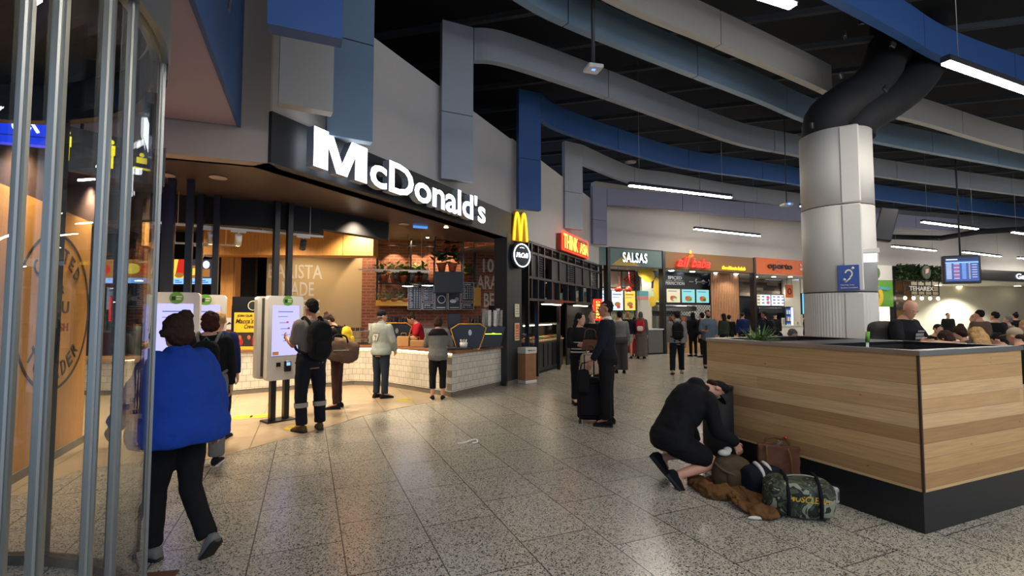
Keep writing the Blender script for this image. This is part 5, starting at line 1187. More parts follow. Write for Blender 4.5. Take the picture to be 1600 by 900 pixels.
q = at(1352, 399, 7.75); t = thing('exit_sign', 'white box light with a pale diffuser fixed to the round column', 'sign', q, CA+R(8))
m = MB(); m.box(-.19, .19, -.02, .08, .03, .11, 'white_plastic', c=.01); m.box(-.17, -.155, -.01, .07, -.11, .03, 'white_plastic'); m.box(.155, .17, -.01, .07, -.11, .03, 'white_plastic'); m.build('housing', t)
m = MB(); m.box(-.155, .155, .0, .05, -.11, .03, 'diffuser_panel'); m.build('diffuser', t); m = MB(); m.box(-.03, .1, .08, .24, .0, .08, 'white_plastic'); m.build('wall_bracket', t)
q = at(1384, 351, 8.2); t = thing('speaker', 'tilted black flat speaker on an arm at the right of the column', 'speaker', q, R(-35))
m = MB(); m.T = Matrix.Rotation(R(14), 4, 'Y') @ Matrix.Rotation(R(-8), 4, 'X'); m.box(-.13, .13, -.05, .07, -.29, .29, 'black_satin', c=.02); m.build('cabinet', t)
m = MB(); m.tube([(0, .05, 0), (-.15, .12, .0), (-.32, .2, .0)], .025, 'charcoal', 8); m.build('arm', t)
# ducts over the column
def duct(pts, r, name, label):
    P = catmull([at(*p) for p in pts], 8); m = MB(); n = len(P); rs = [r*(1+.03*(i % 2)) for i in range(n)]; m.tube(P, rs, 'black_matte', 20); o = m.build(name); return tag(o, label, 'duct')
duct([(1288, 214, 8.3), (1292, 185, 8.3), (1322, 160, 8.35), (1362, 132, 8.6), (1384, 90, 9.1), (1390, 50, 9.6), (1390, 0, 9.8)], .34, 'ceiling_duct', 'thick black flexible duct leaving the column top, left one')
duct([(1332, 214, 8.4), (1340, 188, 8.4), (1385, 160, 8.6), (1425, 130, 9.0), (1448, 95, 9.6), (1452, 55, 10.0), (1452, 10, 10.2)], .33, 'ceiling_duct', 'thick black flexible duct leaving the column top, right one')
for i, (px, py) in enumerate(((1346, 34), (1395, 70), (1384, 139), (1314, 118), (1269, 196), (1320, 55))):
    m = MB(); m.box(-.05, .05, -.02, .02, -.05, .05, 'alu_dark', c=.01); o = m.build('duct_clip', loc=at(px, py, 7.75), rot=(0, R(20*i), R(10*i))); tag(o, 'small grey metal clip among the black ducts, ' + ['top left one', 'upper right one', 'one between the two ducts', 'middle left one', 'lowest one at the column top', 'topmost one at the ribbon end'][i], 'clip', 'duct clips')
# drop pole with wifi box
q = at(927, 107, 7.2); t = thing('wifi_box', 'white wireless access box with a blue light hanging from a pole', 'wifi box', q, R(15)); m = MB(); m.box(-.12, .12, -.12, .12, -.03, .03, 'white_plastic', c=.012); m.build('box', t); m = MB(); m.box(-.03, .02, -.04, .0, -.036, -.03, 'led_blue'); m.build('status_light', t); m = MB(); m.tube([(0, 0, .03), (0, 0, 7.8-q.z)], .03, 'charcoal', 8); m.build('pole', t)
q = G(985, 254, 6.5); m = MB(); m.lathe((0, 0, 0), [(.12, .05), (.18, .02), (.18, 0), (.05, -.03)], 'cup_grey', 20); o = m.build('ceiling_sensor', loc=q); tag(o, 'small round grey detector under the dark ceiling', 'detector'); m2 = MB(); m2.tube([(0, 0, .05), (0, 0, 1.4)], .01, 'charcoal', 6); m2.build('pole', o)
q = at(1229, 320, 12.5); m = MB(); m.box(-.12, .12, -.12, .12, -.03, .03, 'white_plastic', c=.012); o = m.build('wifi_box', loc=q); tag(o, 'small white wireless box left of the column over the concourse', 'wifi box'); m = MB(); m.box(-.03, .03, -.13, -.12, -.02, .02, 'led_blue'); m.build('status_light', o); m = MB(); m.tube([(0, 0, .03), (0, 0, 7.8-q.z)], .012, 'charcoal', 6); m.build('pole', o)
# far right low curved black soffit
m = MB(); P = [G(1390, 370, 5.3), G(1470, 372, 5.3), G(1530, 362, 5.3), G(1600, 358, 5.3)]
m.tube([p for p in P], .12, 'void', 8); o = m.build('ceiling_duct'); tag(o, 'low black curved duct above the linear lights at the right', 'duct')

# ================= PLANTER =================
PC = V((2.99, 3.60, 0)); PANG = atan2(.922, -.388)      # +x runs along the long left face, away from the viewer
u = V((-.388, .922, 0)).normalized(); v = V((.922, .388, 0)).normalized(); PLN = 2.06; PWD = 1.46; PH = 1.325
t = thing('timber_planter', 'large timber clad planter box with a black plinth and black rim', 'planter', PC)
t.rotation_euler = (0, 0, atan2(v.y, v.x))     # local x = v (right face), local y = u (left face)
m = MB(); m.box(.012, PWD, .012, PLN, .0, .30, 'plinth'); lab(m.build('plinth', t), 'scuffed black plinth')
m = MB(); m.box(0, .03, .012, PLN, .30, PH-.03, 'planter_wood'); m.build('timber_side', t)
m = MB(); m.box(.012, PWD, 0, .03, .30, PH-.03, 'planter_wood'); m.build('timber_side', t)
m = MB(); m.box(PWD-.03, PWD, .03, PLN, .30, PH-.03, 'planter_wood'); m.build('timber_side', t)
m = MB(); m.box(.03, PWD-.03, PLN-.03, PLN, .30, PH-.03, 'planter_wood'); m.build('timber_side', t)
m = MB(); m.box(-.004, .012, -.004, .012, .30, PH-.03, 'dark_trim'); m.build('corner_trim', t)
m = MB(); z0, z1 = PH-.03, PH; oy0, oy1 = .09, .84
m.box(-.01, PWD+.01, -.01, oy0, z0, z1, 'planter_black'); m.box(-.01, .09, oy0, oy1, z0, z1, 'planter_black'); m.box(PWD-.08, PWD+.01, oy0, oy1, z0, z1, 'planter_black')
m.box(-.01, PWD+.01, oy1, 1.28, z0, z1, 'planter_black'); m.box(-.01, .09, 1.28, 1.95, z0, z1, 'planter_black'); m.box(PWD-.08, PWD+.01, 1.28, 1.95, z0, z1, 'planter_black'); m.box(-.01, PWD+.01, 1.95, PLN+.01, z0, z1, 'planter_black')
lab(m.build('rim', t), 'glossy black rim')
m = MB(); m.box(-.012, PWD+.012, -.014, -.008, z0-.004, z1+.001, 'aluminium'); m.box(-.014, -.008, -.012, PLN, z0-.004, z1+.001, 'aluminium'); m.build('edge_trim', t)
m = MB(); m.box(.09, PWD-.08, oy0, oy1, .8, .82, 'black_matte')
for a_, b_, c_, d_ in ((.08, .09, oy0, oy1), (PWD-.08, PWD-.07, oy0, oy1), (.08, PWD-.07, oy0-.01, oy0), (.08, PWD-.07, oy1, oy1+.01)): m.box(a_, b_, c_, d_, .8, z0, 'black_matte')
m.build('liner', t)
m = MB(); m.box(.09, PWD-.08, 1.28, 1.95, 1.1, PH-.06, 'soil'); m.build('soil', t)
pw = PC + u*1.62 + v*.28
t2 = thing('spider_plant', 'spiky green leafed plant growing out of the far end of the timber planter', 'plant', (pw.x, pw.y, PH-.06)); rnd = random.Random(4)
m = MB()
for i in range(90):
    a = rnd.uniform(0, 2*pi); l = rnd.uniform(.14, .27); el = rnd.uniform(.2, 1.3); d = V((cos(a), sin(a), 0)); s_ = V((-sin(a), cos(a), 0)); w0 = .011
    P = [V((rnd.uniform(-.05, .05), rnd.uniform(-.05, .05), 0))]; 
    for k in range(1, 5): f = k/4; P.append(P[0] + d*(l*cos(el)*f) + V((0, 0, l*sin(el)*f*(1-.28*f*cos(el)))))
    rings = [[p-s_*w0*(1-(k/4)**2*.95), p+V((0, 0, -.003)), p+s_*w0*(1-(k/4)**2*.95), p+V((0, 0, .002))] for k, p in enumerate(P)]
    m.loft(rings, 'leaf', sm=False)
m.build('leaves', t2)
m = MB(); m.cyl((0, 0), .05, 0, .03, 'leaf_dark', 10); m.build('crown', t2)
# green topped marker stick in the planter
q = at(1350, 546, 3.95+.1); m = MB(); qb = V((q.x, q.y, .82)); m.tube([(0, 0, 0), (.02, 0, PH+.03-.82)], .011, 'white_plastic', 8); o = m.build('bottle_stick', loc=(X(1350, 4.2), 4.2, .82)); tag(o, 'white tube with a green cap poking out of the planter opening', 'tube')
m = MB(); m.tube([(.02, 0, PH+.03-.82), (.026, 0, PH+.12-.82)], .016, 'green_panel', 10); lab(m.build('cap', o), 'green cap')
# black bin next to crouching man
t = thing('round_bin', 'black cylindrical bin against the timber planter behind the crouching man', 'bin', (2.15, 5.14, 0)); m = MB(); m.cyl((0, 0), .15, 0, .82, 'black_matte', 32); m.build('bin_body', t); m = MB(); m.lathe((0, 0, .82), [(.155, 0), (.155, .025), (.12, .028), (.115, .005), (.05, .0)], 'black_satin', 32); m.build('rim', t)
# bench at right edge behind planter
q = G(1600, 724); t = thing('timber_bench', 'low timber bench with a grey back cushion behind the planter at the right edge', 'bench', (q.x-.03, q.y+.0, 0), R(20))
m = MB(); m.box(0, .8, 0, .55, .40, .47, 'oak', c=.01); m.build('seat', t); m = MB(); m.box(0, .8, .1, .5, .52, .76, 'oak', c=.01); m.build('back_slats', t)
for x in (.05, .7):
    m = MB(); m.box(x, x+.06, .03, .5, 0, .40, 'charcoal'); m.build('leg', t)
m = MB(); m.box(.0, .8, .4, .56, .78, 1.06, 'cup_grey', c=.03); m.build('cushion', t); m = MB(); m.box(.0, .8, .57, .62, .4, 1.2, 'planter_black'); m.build('back_board', t)
# small paper scrap on the floor
q = G(732, 693); m = MB(); P = [V((-.13, -.03, .006)), V((-.05, -.01, .012)), V((.03, .03, .03)), (V((.09, .04, .035))), V((.11, -.01, .02)), V((.05, -.03, .01))]
m.tube(catmull(P, 4), .012, 'white_plastic', 6); o = m.build('paper_scrap', loc=q); tag(o, 'small curled white paper strap lying on the terrazzo floor', 'litter')
# ================= REVOLVING DOOR =================
DC = V((-3.13, 1.71, 0)); DR = 1.5
t = thing('revolving_door', 'curved glass revolving door with brushed aluminium posts', 'revolving door', DC)
def circ(px, far=False):
    k = (px-800)/F; A_ = k*k+1; B_ = -2*(k*DC.x+DC.y); C_ = DC.x**2+DC.y**2-DR**2; D_ = B_*B_-4*A_*C_
    if D_ < 0: D_ = 0
    y = (-B_+(sqrt(D_) if far else -sqrt(D_)))/(2*A_); return atan2(y-DC.y, k*y-DC.x)
HD = 3.0
near = [(18, .03, .03), (72, .036, .036), (150, .026, .03), (187, .022, .026), (238, .026, .02)]
angs = []
for px, w_, d_ in near:
    a = circ(px); angs.append(a); m = MB(); m.T = Matrix.Rotation(a, 4, 'Z')
    m.box(DR-d_/2, DR+d_/2, -w_/2, w_/2, 0, HD+.1, 'aluminium', c=.006); m.box(DR+d_/2, DR+d_/2+.012, -w_*.22, w_*.22, 0, HD+.1, 'aluminium'); m.build('post', t)
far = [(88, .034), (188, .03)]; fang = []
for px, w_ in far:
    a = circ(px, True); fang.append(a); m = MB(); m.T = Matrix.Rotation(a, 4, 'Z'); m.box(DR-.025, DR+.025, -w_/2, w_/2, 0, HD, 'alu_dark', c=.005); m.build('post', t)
def arcband(m, a0, a1, r0, r1, z0, z1, mat, n=28):
    rings = []
    for k in range(n+1):
        a = a0+(a1-a0)*k/n; c_, s_ = cos(a), sin(a); rings.append([(r0*c_, r0*s_, z0), (r1*c_, r1*s_, z0), (r1*c_, r1*s_, z1), (r0*c_, r0*s_, z1)])
    m.loft(rings, mat, sm=False)
a_lo = angs[0]-.6
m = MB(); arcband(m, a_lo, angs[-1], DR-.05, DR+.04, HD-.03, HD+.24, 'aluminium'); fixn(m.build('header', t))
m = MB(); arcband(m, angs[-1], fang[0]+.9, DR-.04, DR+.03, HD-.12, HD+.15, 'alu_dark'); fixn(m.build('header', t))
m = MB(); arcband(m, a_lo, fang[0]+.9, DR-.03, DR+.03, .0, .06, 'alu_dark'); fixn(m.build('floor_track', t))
m = MB(); arcband(m, a_lo, angs[-1], DR-.006, DR+.006, .06, HD-.03, 'glass'); fixn(m.build('glass_panel', t))
m = MB(); arcband(m, angs[-1], fang[0]+.9, DR-.006, DR+.006, .06, HD-.1, 'glass'); fixn(m.build('glass_panel', t))
m = MB(); m.cyl((0, 0), DR-.06, HD+.12, HD+.2, 'charcoal', 48); m.build('canopy', t)
# brown mat scrap at the lower left
q = G(280, 893); m = MB(); m.box(-.28, .06, -.25, .04, 0, .012, 'mat_brown'); o = m.build('floor_mat', loc=(q.x-.05, q.y-.05, 0), rz=R(12)); tag(o, 'edge of a reddish brown floor mat at the bottom left', 'mat')
# ================= PEOPLE =================
for n_, c_ in (('skin_light', '#c08d72'), ('skin_mid', '#9a6a50'), ('skin_dark', '#5a3a2c'), ('skin_pale', '#c79a82')): pm(n_, c_, .55, var=.05, scale=14)
for n_, c_ in (('hair_black', '#14100e'), ('hair_brown', '#2e1d15'), ('hair_grey', '#6f6a64'), ('hair_blond', '#a58253'), ('hair_ginger', '#6e3d22'), ('hair_auburn', '#3a1c14')): pm(n_, c_, .8, var=.4, scale=50, stretch=(1, 1, .15), bump=.5, bscale=90, spec=.2)
def cloth(n_, c_, v=.12, b=.15): pm(n_, c_, .88, var=v, scale=20, bump=b, bscale=260, spec=.2)
for n_, c_ in (('c_black', '#121214'), ('c_puffer', '#173c94'), ('c_pufferdark', '#173a92'), ('c_navy', '#13161f'), ('c_jeans', '#222a35'), ('c_greytee', '#6d6862'), ('c_denim', '#8b928c'), ('c_grey', '#6a6964'),
               ('c_greydark', '#3c3a38'), ('c_red', '#a8202c'), ('c_blue', '#4c5b66'), ('c_hoodie', '#7e7b76'), ('c_green', '#232c22'), ('c_royal', '#16204a'), ('c_yellow', '#d8b22c'), ('c_brown', '#5a473a'),
               ('c_tan', '#634424'), ('c_olive', '#4c3e2c'), ('c_white', '#c9c4b8'), ('c_abaya', '#57504a'), ('c_leather', '#5e3d2c'), ('c_maroon', '#3a2420'), ('c_beige', '#a08f78'), ('c_lightgrey', '#8f8c85'), ('c_sweater', '#14171f')): cloth(n_, c_)
def remesh(mb, name, voxel, parent, smooth=6, disp=0.0, dscale=7.0, seed=0.0, extra=None):
    ob = fixn(mb.build(name, None))
    md = ob.modifiers.new('r', 'REMESH'); md.mode = 'VOXEL'; md.voxel_size = voxel; md.use_smooth_shade = True
    if smooth: s = ob.modifiers.new('s', 'SMOOTH'); s.factor = .5; s.iterations = smooth
    me = evalmesh(ob)
    for md in list(ob.modifiers): ob.modifiers.remove(md)
    old = ob.data; me.name = name
    mats = list(old.materials)
    ob.data = me; bpy.data.meshes.remove(old); me.materials.clear()
    for k in mats[:1]: me.materials.append(k)
    me.polygons.foreach_set('material_index', [0]*len(me.polygons)); me.polygons.foreach_set('use_smooth', [True]*len(me.polygons))
    if disp:
        nv = len(me.vertices); co = [0.0]*(nv*3); nn = [0.0]*(nv*3); me.vertices.foreach_get('co', co); me.vertex_normals.foreach_get('vector', nn)
        for i in range(nv):
            j = i*3; q = V((co[j]*dscale+seed, co[j+1]*dscale+seed*2, co[j+2]*dscale)); k = noise.noise(q)*disp + noise.noise(q*2.3)*disp*.5
            co[j] += nn[j]*k; co[j+1] += nn[j+1]*k; co[j+2] += nn[j+2]*k
        me.vertices.foreach_set('co', co); me.update()
    if extra is not None and extra.v:
        vs = [v_.co.copy() for v_ in me.vertices]; fs = [tuple(p.vertices) for p in me.polygons]; mi = [0]*len(fs); b = len(vs)
        me2 = bpy.data.meshes.new(name); names = [me.materials[0].name] + [k for k in extra.mats if k != me.materials[0].name]
        me2.from_pydata([tuple(v_) for v_ in vs+extra.v], [], fs+[tuple(i+b for i in f) for f in extra.f])
        for k in names: me2.materials.append(M[k])
        me2.polygons.foreach_set('material_index', mi+[names.index(extra.mats[i]) for i in extra.mi]); me2.polygons.foreach_set('use_smooth', [True]*len(me2.polygons))
        ob.data = me2; bpy.data.meshes.remove(me)
    if parent is not None: ob.parent = parent
    return ob
TS = [(.80,.12,.10,-.01),(.86,.160,.118,-.015),(.93,.172,.125,-.018),(1.02,.155,.112,-.008),(1.10,.144,.102,0),(1.22,.160,.112,.004),(1.33,.176,.115,0),(1.40,.168,.10,-.010),(1.45,.115,.078,-.015),(1.49,.062,.060,-.012),(1.53,.054,.056,-.002)]
def tsec(z):
    if z <= TS[0][0]: return TS[0][1:]
    for a, b in zip(TS, TS[1:]):
        if z <= b[0]:
            t = (z-a[0])/(b[0]-a[0]); t = t*t*(3-2*t); return tuple(p+(q-p)*t for p, q in zip(a[1:], b[1:]))
    return TS[-1][1:]
def person(label, x, y, face, h, top=('c_black', {}), bottom=('c_black', {}), hair=('short', 'hair_black'), skin='skin_light', shoes='c_black', pose=None, w=1.0, vox=.014, group=None, beard=None, lift=0, cat='person', z=0.0):
    """face: heading in degrees, 0 looks away from the viewer, 90 to the left, 180 at the viewer"""
    P = dict(lean=0, hp=0, hy=0, twist=0, aL=((-.16,-.03,-1),(-.04,.16,-1)), aR=((.16,-.03,-1),(.04,.16,-1)), lL=((-.03,0,-1),(0,-.03,-1)), lR=((.03,0,-1),(0,-.03,-1)), fL=(0, 8), fR=(0, -8), ank=.085, curl=.5)
    P.update(pose or {})
    s = h/1.75; root = thing('person', label, cat, (x, y, z), R(face), group, s); seed = x*1.7+y
    leanf = ((1.27, .25), (1.10, .35), (.93, .40)); LA = R(P['lean'])
    def U(p):
        p = V(p); z0 = p.z
        if P['twist']: p = Matrix.Rotation(R(P['twist'])*min(1, max(0, (z0-.95)/.3)), 3, 'Z') @ p
        for pz, f in leanf:
            if z0 > pz or pz == .93 and z0 > .86:
                k = f*(1 if z0 > pz else (z0-.86)/.07)
                p = Matrix.Rotation(-LA*k, 3, 'X') @ (p-V((0, 0, pz))) + V((0, 0, pz))
        return p
    hipL, hipR = U((-.093, -.005, .90)), U((.093, -.005, .90))
    def chain(o, dd, l1, l2):
        a = V(dd[0]).normalized()*l1 + o; return a, a + V(dd[1]).normalized()*l2
    kL, anL = chain(hipL, P['lL'], .42, .40); kR, anR = chain(hipR, P['lR'], .42, .40)
    dz = P['ank'] - min(anL.z, anR.z) + lift/s; off_ = V((0, 0, dz))
    U0 = U; U = lambda p: U0(p) + off_
    hipL, hipR, kL, kR, anL, anR = [q + off_ for q in (hipL, hipR, kL, kR, anL, anR)]
    sL, sR = U((-.178*w, -.01, 1.405)), U((.178*w, -.01, 1.405))
    eL, wL = chain(sL, P['aL'], .285, .25); eR, wR = chain(sR, P['aR'], .285, .25)
    hp, hy = R(P['hp']), R(P['hy'])
    def H(p):
        p = V(p)-V((0, 0, 1.50)); p = Matrix.Rotation(hy, 3, 'Z') @ (Matrix.Rotation(-hp, 3, 'X') @ p); return U(p+V((0, 0, 1.50)))
    HR = None
    def hell(mb_, c, r, mat, **k):
        c0 = H(c); R3 = Matrix((H(V(c)+V((1,0,0)))-c0, H(V(c)+V((0,1,0)))-c0, H(V(c)+V((0,0,1)))-c0)).transposed()
        mb_.ell(c0, r, mat, rot=R3, **k)
    # ---- body
    m = MB()
    def torso(m, z0, z1, o, mat, step=.05, flare=0, oy=None):
        oy = o if oy is None else oy; rings = []; n = max(3, int((z1-z0)/step)+1)
        for i in range(n+1):
            z_ = z0+(z1-z0)*i/n; rx, ry, yo = tsec(z_); g = flare*(1-i/n)
            rings.append([U(((rx*w+o+g)*cos(t), yo+(ry*w+oy+g)*sin(t), z_)) for t in (2*pi*k/22 for k in range(22))])
        m.loft(rings, mat)
    def limb(m, a, b, ra, rb, mat, mid=None):
        m.ell(a, (ra,)*3, mat, n=12, m=6); m.ell(b, (rb,)*3, mat, n=12, m=6)
        q = [a, (a+b)/2, b]; m.tube(q, [ra, mid or (ra+rb)/2, rb], mat, 12)
    torso(m, .82, 1.52, 0, skin)
    m.tube([H((0, -.012, 1.47)), H((0, -.002, 1.53)), H((0, .005, 1.60))], [.056, .052, .055], skin, 14)
    for e_, w_, s0 in ((eL, wL, sL), (eR, wR, sR)): limb(m, s0, e_, .052, .041, skin, .047); limb(m, e_, w_, .04, .027, skin, .038)
    for hp_, k_, a_ in ((hipL, kL, anL), (hipR, kR, anR)): limb(m, hp_, k_, .08*w, .052, skin, .072*w); limb(m, k_, a_, .052, .038, skin, .052)
    hell(m, (0, -.004, 1.652), (.075, .093, .094), skin); hell(m, (0, .026, 1.602), (.060, .070, .088), skin); hell(m, (0, .048, 1.548), (.044, .044, .036), skin)
    hell(m, (0, .103, 1.607), (.012, .018, .024), skin); hell(m, (0, .083, 1.648), (.045, .016, .012), skin); hell(m, (0, .094, 1.566), (.023, .010, .009), skin); hell(m, (0, .084, 1.533), (.02, .016, .016), skin)
    for q in (-1, 1): hell(m, (q*.077, -.004, 1.615), (.010, .018, .030), skin)
    ex = MB()
    for q in (-1, 1):
        hell(ex, (q*.029, .087, 1.628), (.013, .008, .0065), 'c_white', n=8, m=5); hell(ex, (q*.029, .0925, 1.628), (.006, .004, .006), 'hair_black', n=8, m=5)
        hell(ex, (q*.03, .091, 1.647), (.017, .005, .0035), hair[1] if hair[0] != 'bald' else 'hair_brown', n=8, m=5)
    hell(ex, (0, .1015, 1.566), (.020, .004, .0045), 'red_glass' if False else 'skin_mid', n=8, m=5)
    def hand(W, d, side, curl):
        d = V(d).normalized(); nrm_ = V((side, .0, 0)) ; nrm_ = (nrm_ - d*nrm_.dot(d)); nrm_.normalize(); wd = d.cross(nrm_).normalized()
        if wd.y < 0 and abs(d.z) > .5: wd = -wd
        R3 = Matrix((wd, nrm_, d)).transposed(); m.ell(W+d*.05, (.040, .017, .05), skin, rot=R3, n=12, e=.8)
        for i, ln_ in enumerate((.068, .078, .072, .056)):
            b0 = W + d*.085 + wd*(.029-.0195*i); pts = [b0-d*.02]; dd = d.copy(); a = curl*.55
            pts.append(b0)
            for j, f in enumerate((.45, .32, .25)):
                dd = (Matrix.Rotation(a if True else 0, 3, wd) @ dd) if (Matrix.Rotation(.3, 3, wd) @ d).dot(nrm_) > 0 else (Matrix.Rotation(-a, 3, wd) @ dd)
                pts.append(pts[-1] + dd*ln_*f)
            ex.tube(pts, [.009, .0095, .009, .008, .006], skin, 7)
        t0 = W + d*.025 + wd*.03; td = (d*.65 + wd*.6 + nrm_*.35).normalized(); ex.tube([t0-td*.015, t0, t0+td*.035, t0+td*.035+(d*.8+wd*.15+nrm_*.3).normalized()*.03], [.012, .0125, .0105, .007], skin, 7)
    hand(wL, P.get('hL') or (wL-eL), 1, P['curl']); hand(wR, P.get('hR') or (wR-eR), -1, P['curl'])
    for a_, (fp, fy) in ((anL, P['fL']), (anR, P['fR'])):
        d = Matrix.Rotation(R(fy), 3, 'Z') @ (Matrix.Rotation(R(fp), 3, 'X') @ V((0, 1, -.25))); m.tube([a_, a_+d*.06, a_+d*.13], [.038, .03, .02], skin, 10)
    remesh(m, 'body', vox*.8, root, 4, extra=ex)
    # ---- trousers / skirt
    bm_, bo = bottom; kind = bo.get('kind', 'long'); m = MB(); g = bo.get('fit', 0)
    torso(m, .84, 1.03, .016+g, bm_)
    if kind in ('long', 'capri', 'shorts'):
        f = {'long': 1.0, 'capri': .62, 'shorts': 0}[kind]
        for hp_, k_, a_ in ((hipL, kL, anL), (hipR, kR, anR)):
            if kind == 'shorts': e_ = hp_+(k_-hp_)*.66; limb(m, hp_, e_, .098*w+g, .088+g, bm_, .096*w+g)
            else:
                e_ = k_+(a_-k_)*(f if f < 1 else .97); limb(m, hp_, k_, .094*w+g, .068+g, bm_, .086*w+g); m.tube([k_, (k_+e_)/2, e_], [.068+g, .062+g*1.2, .058+g*1.3], bm_, 14); m.ell(k_, (.068+g,)*3, bm_, n=12, m=6)
    else:
        z_ = anL.z; rings = []
        for i in range(9):
            f = i/8; c = (hipL+hipR)/2*(1-f) + (anL+anR)/2*f; c.z = (.98+dz)*(1-f)+(z_+.0)*f; rx = .18*w+f*.06; ry = .13*w+f*.10; rings.append([V((c.x+rx*cos(t)*(1+.05*cos(7*t)*f), c.y+ry*sin(t)*(1+.05*cos(7*t)*f), c.z)) for t in (2*pi*k/28 for k in range(28))])
        m.loft(rings, bm_)
    remesh(m, {'long': 'trousers', 'capri': 'trousers', 'shorts': 'shorts', 'skirt': 'skirt'}[kind], vox, root, 5, .006*bo.get('fold', 1), 9, seed)
    if bo.get('band'):
        for k_, a_ in ((kL, anL), (kR, anR)):
            q = k_+(a_-k_)*.33; d = (a_-k_).normalized(); m = MB(); m.tube([q-d*.03, q+d*.03], [.077+g, .075+g], 'c_lightgrey', 18, cap=False); lab(m.build('reflective_band', root), 'pale reflective band')
    # ---- top
    tm, to = top; m = MB(); o = to.get('fit', .018); hem = to.get('hem', .90); fl = to.get('flare', 0)
    if to.get('puffer'):
        zs = to.get('seams', 5); rings = []
        n = 40; z1 = 1.50
        for i in range(n+1):
            f = i/n; z_ = hem+(z1-hem)*f; rx, ry, yo = tsec(max(z_, .9)); b = abs(sin(pi*f*zs))**.45; oo = o*(1-.8*max(0, f-.5)/.5) * (.75+.25*b) + fl*(1-f)
            rings.append([U(((rx*w+oo)*cos(t), yo+(max(ry*w, .09)+oo)*sin(t), z_)) for t in (2*pi*k/26 for k in range(26))])
        m.loft(rings, tm)
    else: torso(m, hem, 1.475, o, tm, flare=fl)
    sl = to.get('sleeve', 'long'); so = to.get('arm', .014)
    for s0, e_, w_ in ((sL, eL, wL), (sR, eR, wR)):
        if sl == 'short': q = s0+(e_-s0)*.72; limb(m, s0, q, .062+so, .058+so, tm)
        elif sl == 'none': m.ell(s0, (.06,)*3, tm)
        else:
            q = e_+(w_-e_)*to.get('cuff', .96); limb(m, s0, e_, .056+so, .046+so, tm, .052+so); m.tube([e_, (e_+q)/2, q], [.046+so, .042+so, .034+so], tm, 12)
    if to.get('hood'): m.ell(U((0, -.085, 1.475)), (.115, .075, .07), tm, n=16); m.ell(U((0, -.03, 1.49)), (.095, .085, .045), tm)
    if to.get('collar'): m.tube([U((0, -.012, 1.44)), U((0, -.006, 1.52))], [.085, .07], tm, 16)
    remesh(m, to.get('name', 'top'), vox, root, 4, .008*to.get('fold', 1), 7.5, seed+3)
    if to.get('white_collar'): m = MB(); m.tube([U((0, -.010, 1.465)), U((0, -.004, 1.515))], [.078, .064], 'c_white', 18, cap=False); lab(m.build('shirt_collar', root), 'white shirt collar')
    if to.get('stripes'):
        for z_ in (1.0, 1.06, 1.12, 1.18):
            rx, ry, yo = tsec(z_); m = MB(); m.loft([[U(((rx*w+o+.011)*cos(t), yo+(ry*w+o+.011)*sin(t), zz)) for t in (pi*k/14 for k in range(1, 14))] for zz in (z_-.012, z_+.012)], 'c_white', close=False, cap=False); lab(m.build('white_stripe', root), 'white knitted stripe')
    # ---- hair
    st, hm = hair[:2]; m = MB()
    if st != 'bald' and st != 'none':
        if st in ('short', 'bun', 'pony', 'topbun', 'scarf'): hell(m, (0, -.018, 1.668), (.083, .094, .089), hm); hell(m, (0, -.045, 1.615), (.070, .060, .062), hm)
        if st == 'crop': hell(m, (0, -.014, 1.664), (.079, .093, .088), hm); hell(m, (0, -.04, 1.62), (.067, .058, .05), hm)
        if st == 'bun': hell(m, (0, -.10, 1.70), (.05, .045, .048), hm)
        if st == 'topbun': hell(m, (.01, -.05, 1.765), (.042, .042, .035), hm)
        if st == 'pony': m.tube([H((0, -.09, 1.69)), H((0, -.15, 1.66)), H((0, -.15, 1.52)), H((0, -.13, 1.42))], [.03, .035, .03, .012], hm, 10)
        if st == 'long': hell(m, (0, -.02, 1.665), (.09, .098, .092), hm); hell(m, (0, -.055, 1.58), (.098, .062, .13), hm); hell(m, (0, -.06, 1.48), (.10, .055, .11), hm)
        if st == 'bob': hell(m, (0, -.02, 1.66), (.093, .100, .095), hm); hell(m, (0, -.035, 1.59), (.098, .078, .085), hm)
        if st == 'messy': hell(m, (0, -.015, 1.665), (.10, .108, .10), hm); hell(m, (0, -.04, 1.60), (.10, .08, .085), hm); hell(m, (.02, -.07, 1.74), (.055, .05, .05), hm); hell(m, (-.10, -.02, 1.62), (.035, .04, .03), hm)
        if st == 'scarf': hell(m, (0, -.02, 1.60), (.095, .095, .13), hm); hell(m, (0, -.03, 1.48), (.12, .10, .06), hm)
        if st == 'cap':
            hell(m, (0, -.012, 1.672), (.084, .10, .085), hm); 
        remesh(m, 'cap' if st == 'cap' else ('headscarf' if st == 'scarf' else 'hair'), .009 if vox < .018 else .013, root, 3, .0 if st in ('cap', 'scarf') else .010, 30 if st != 'long' else 22, seed)
        if st == 'cap':
            m = MB(); hell(m, (0, .10, 1.672), (.066, .085, .008), hm, n=20); m.build('cap_brim', root)
            if len(hair) > 2: m = MB(); hell(m, (0, -.05, 1.605), (.073, .055, .045), hair[2]); remesh(m, 'hair', .01, root, 3, .006, 30, seed)
    if beard: m = MB(); hell(m, (0, .05, 1.545), (.058, .058, .045), beard); hell(m, (0, .03, 1.575), (.064, .055, .035), beard); remesh(m, 'beard', .009, root, 2, .004, 40, seed)
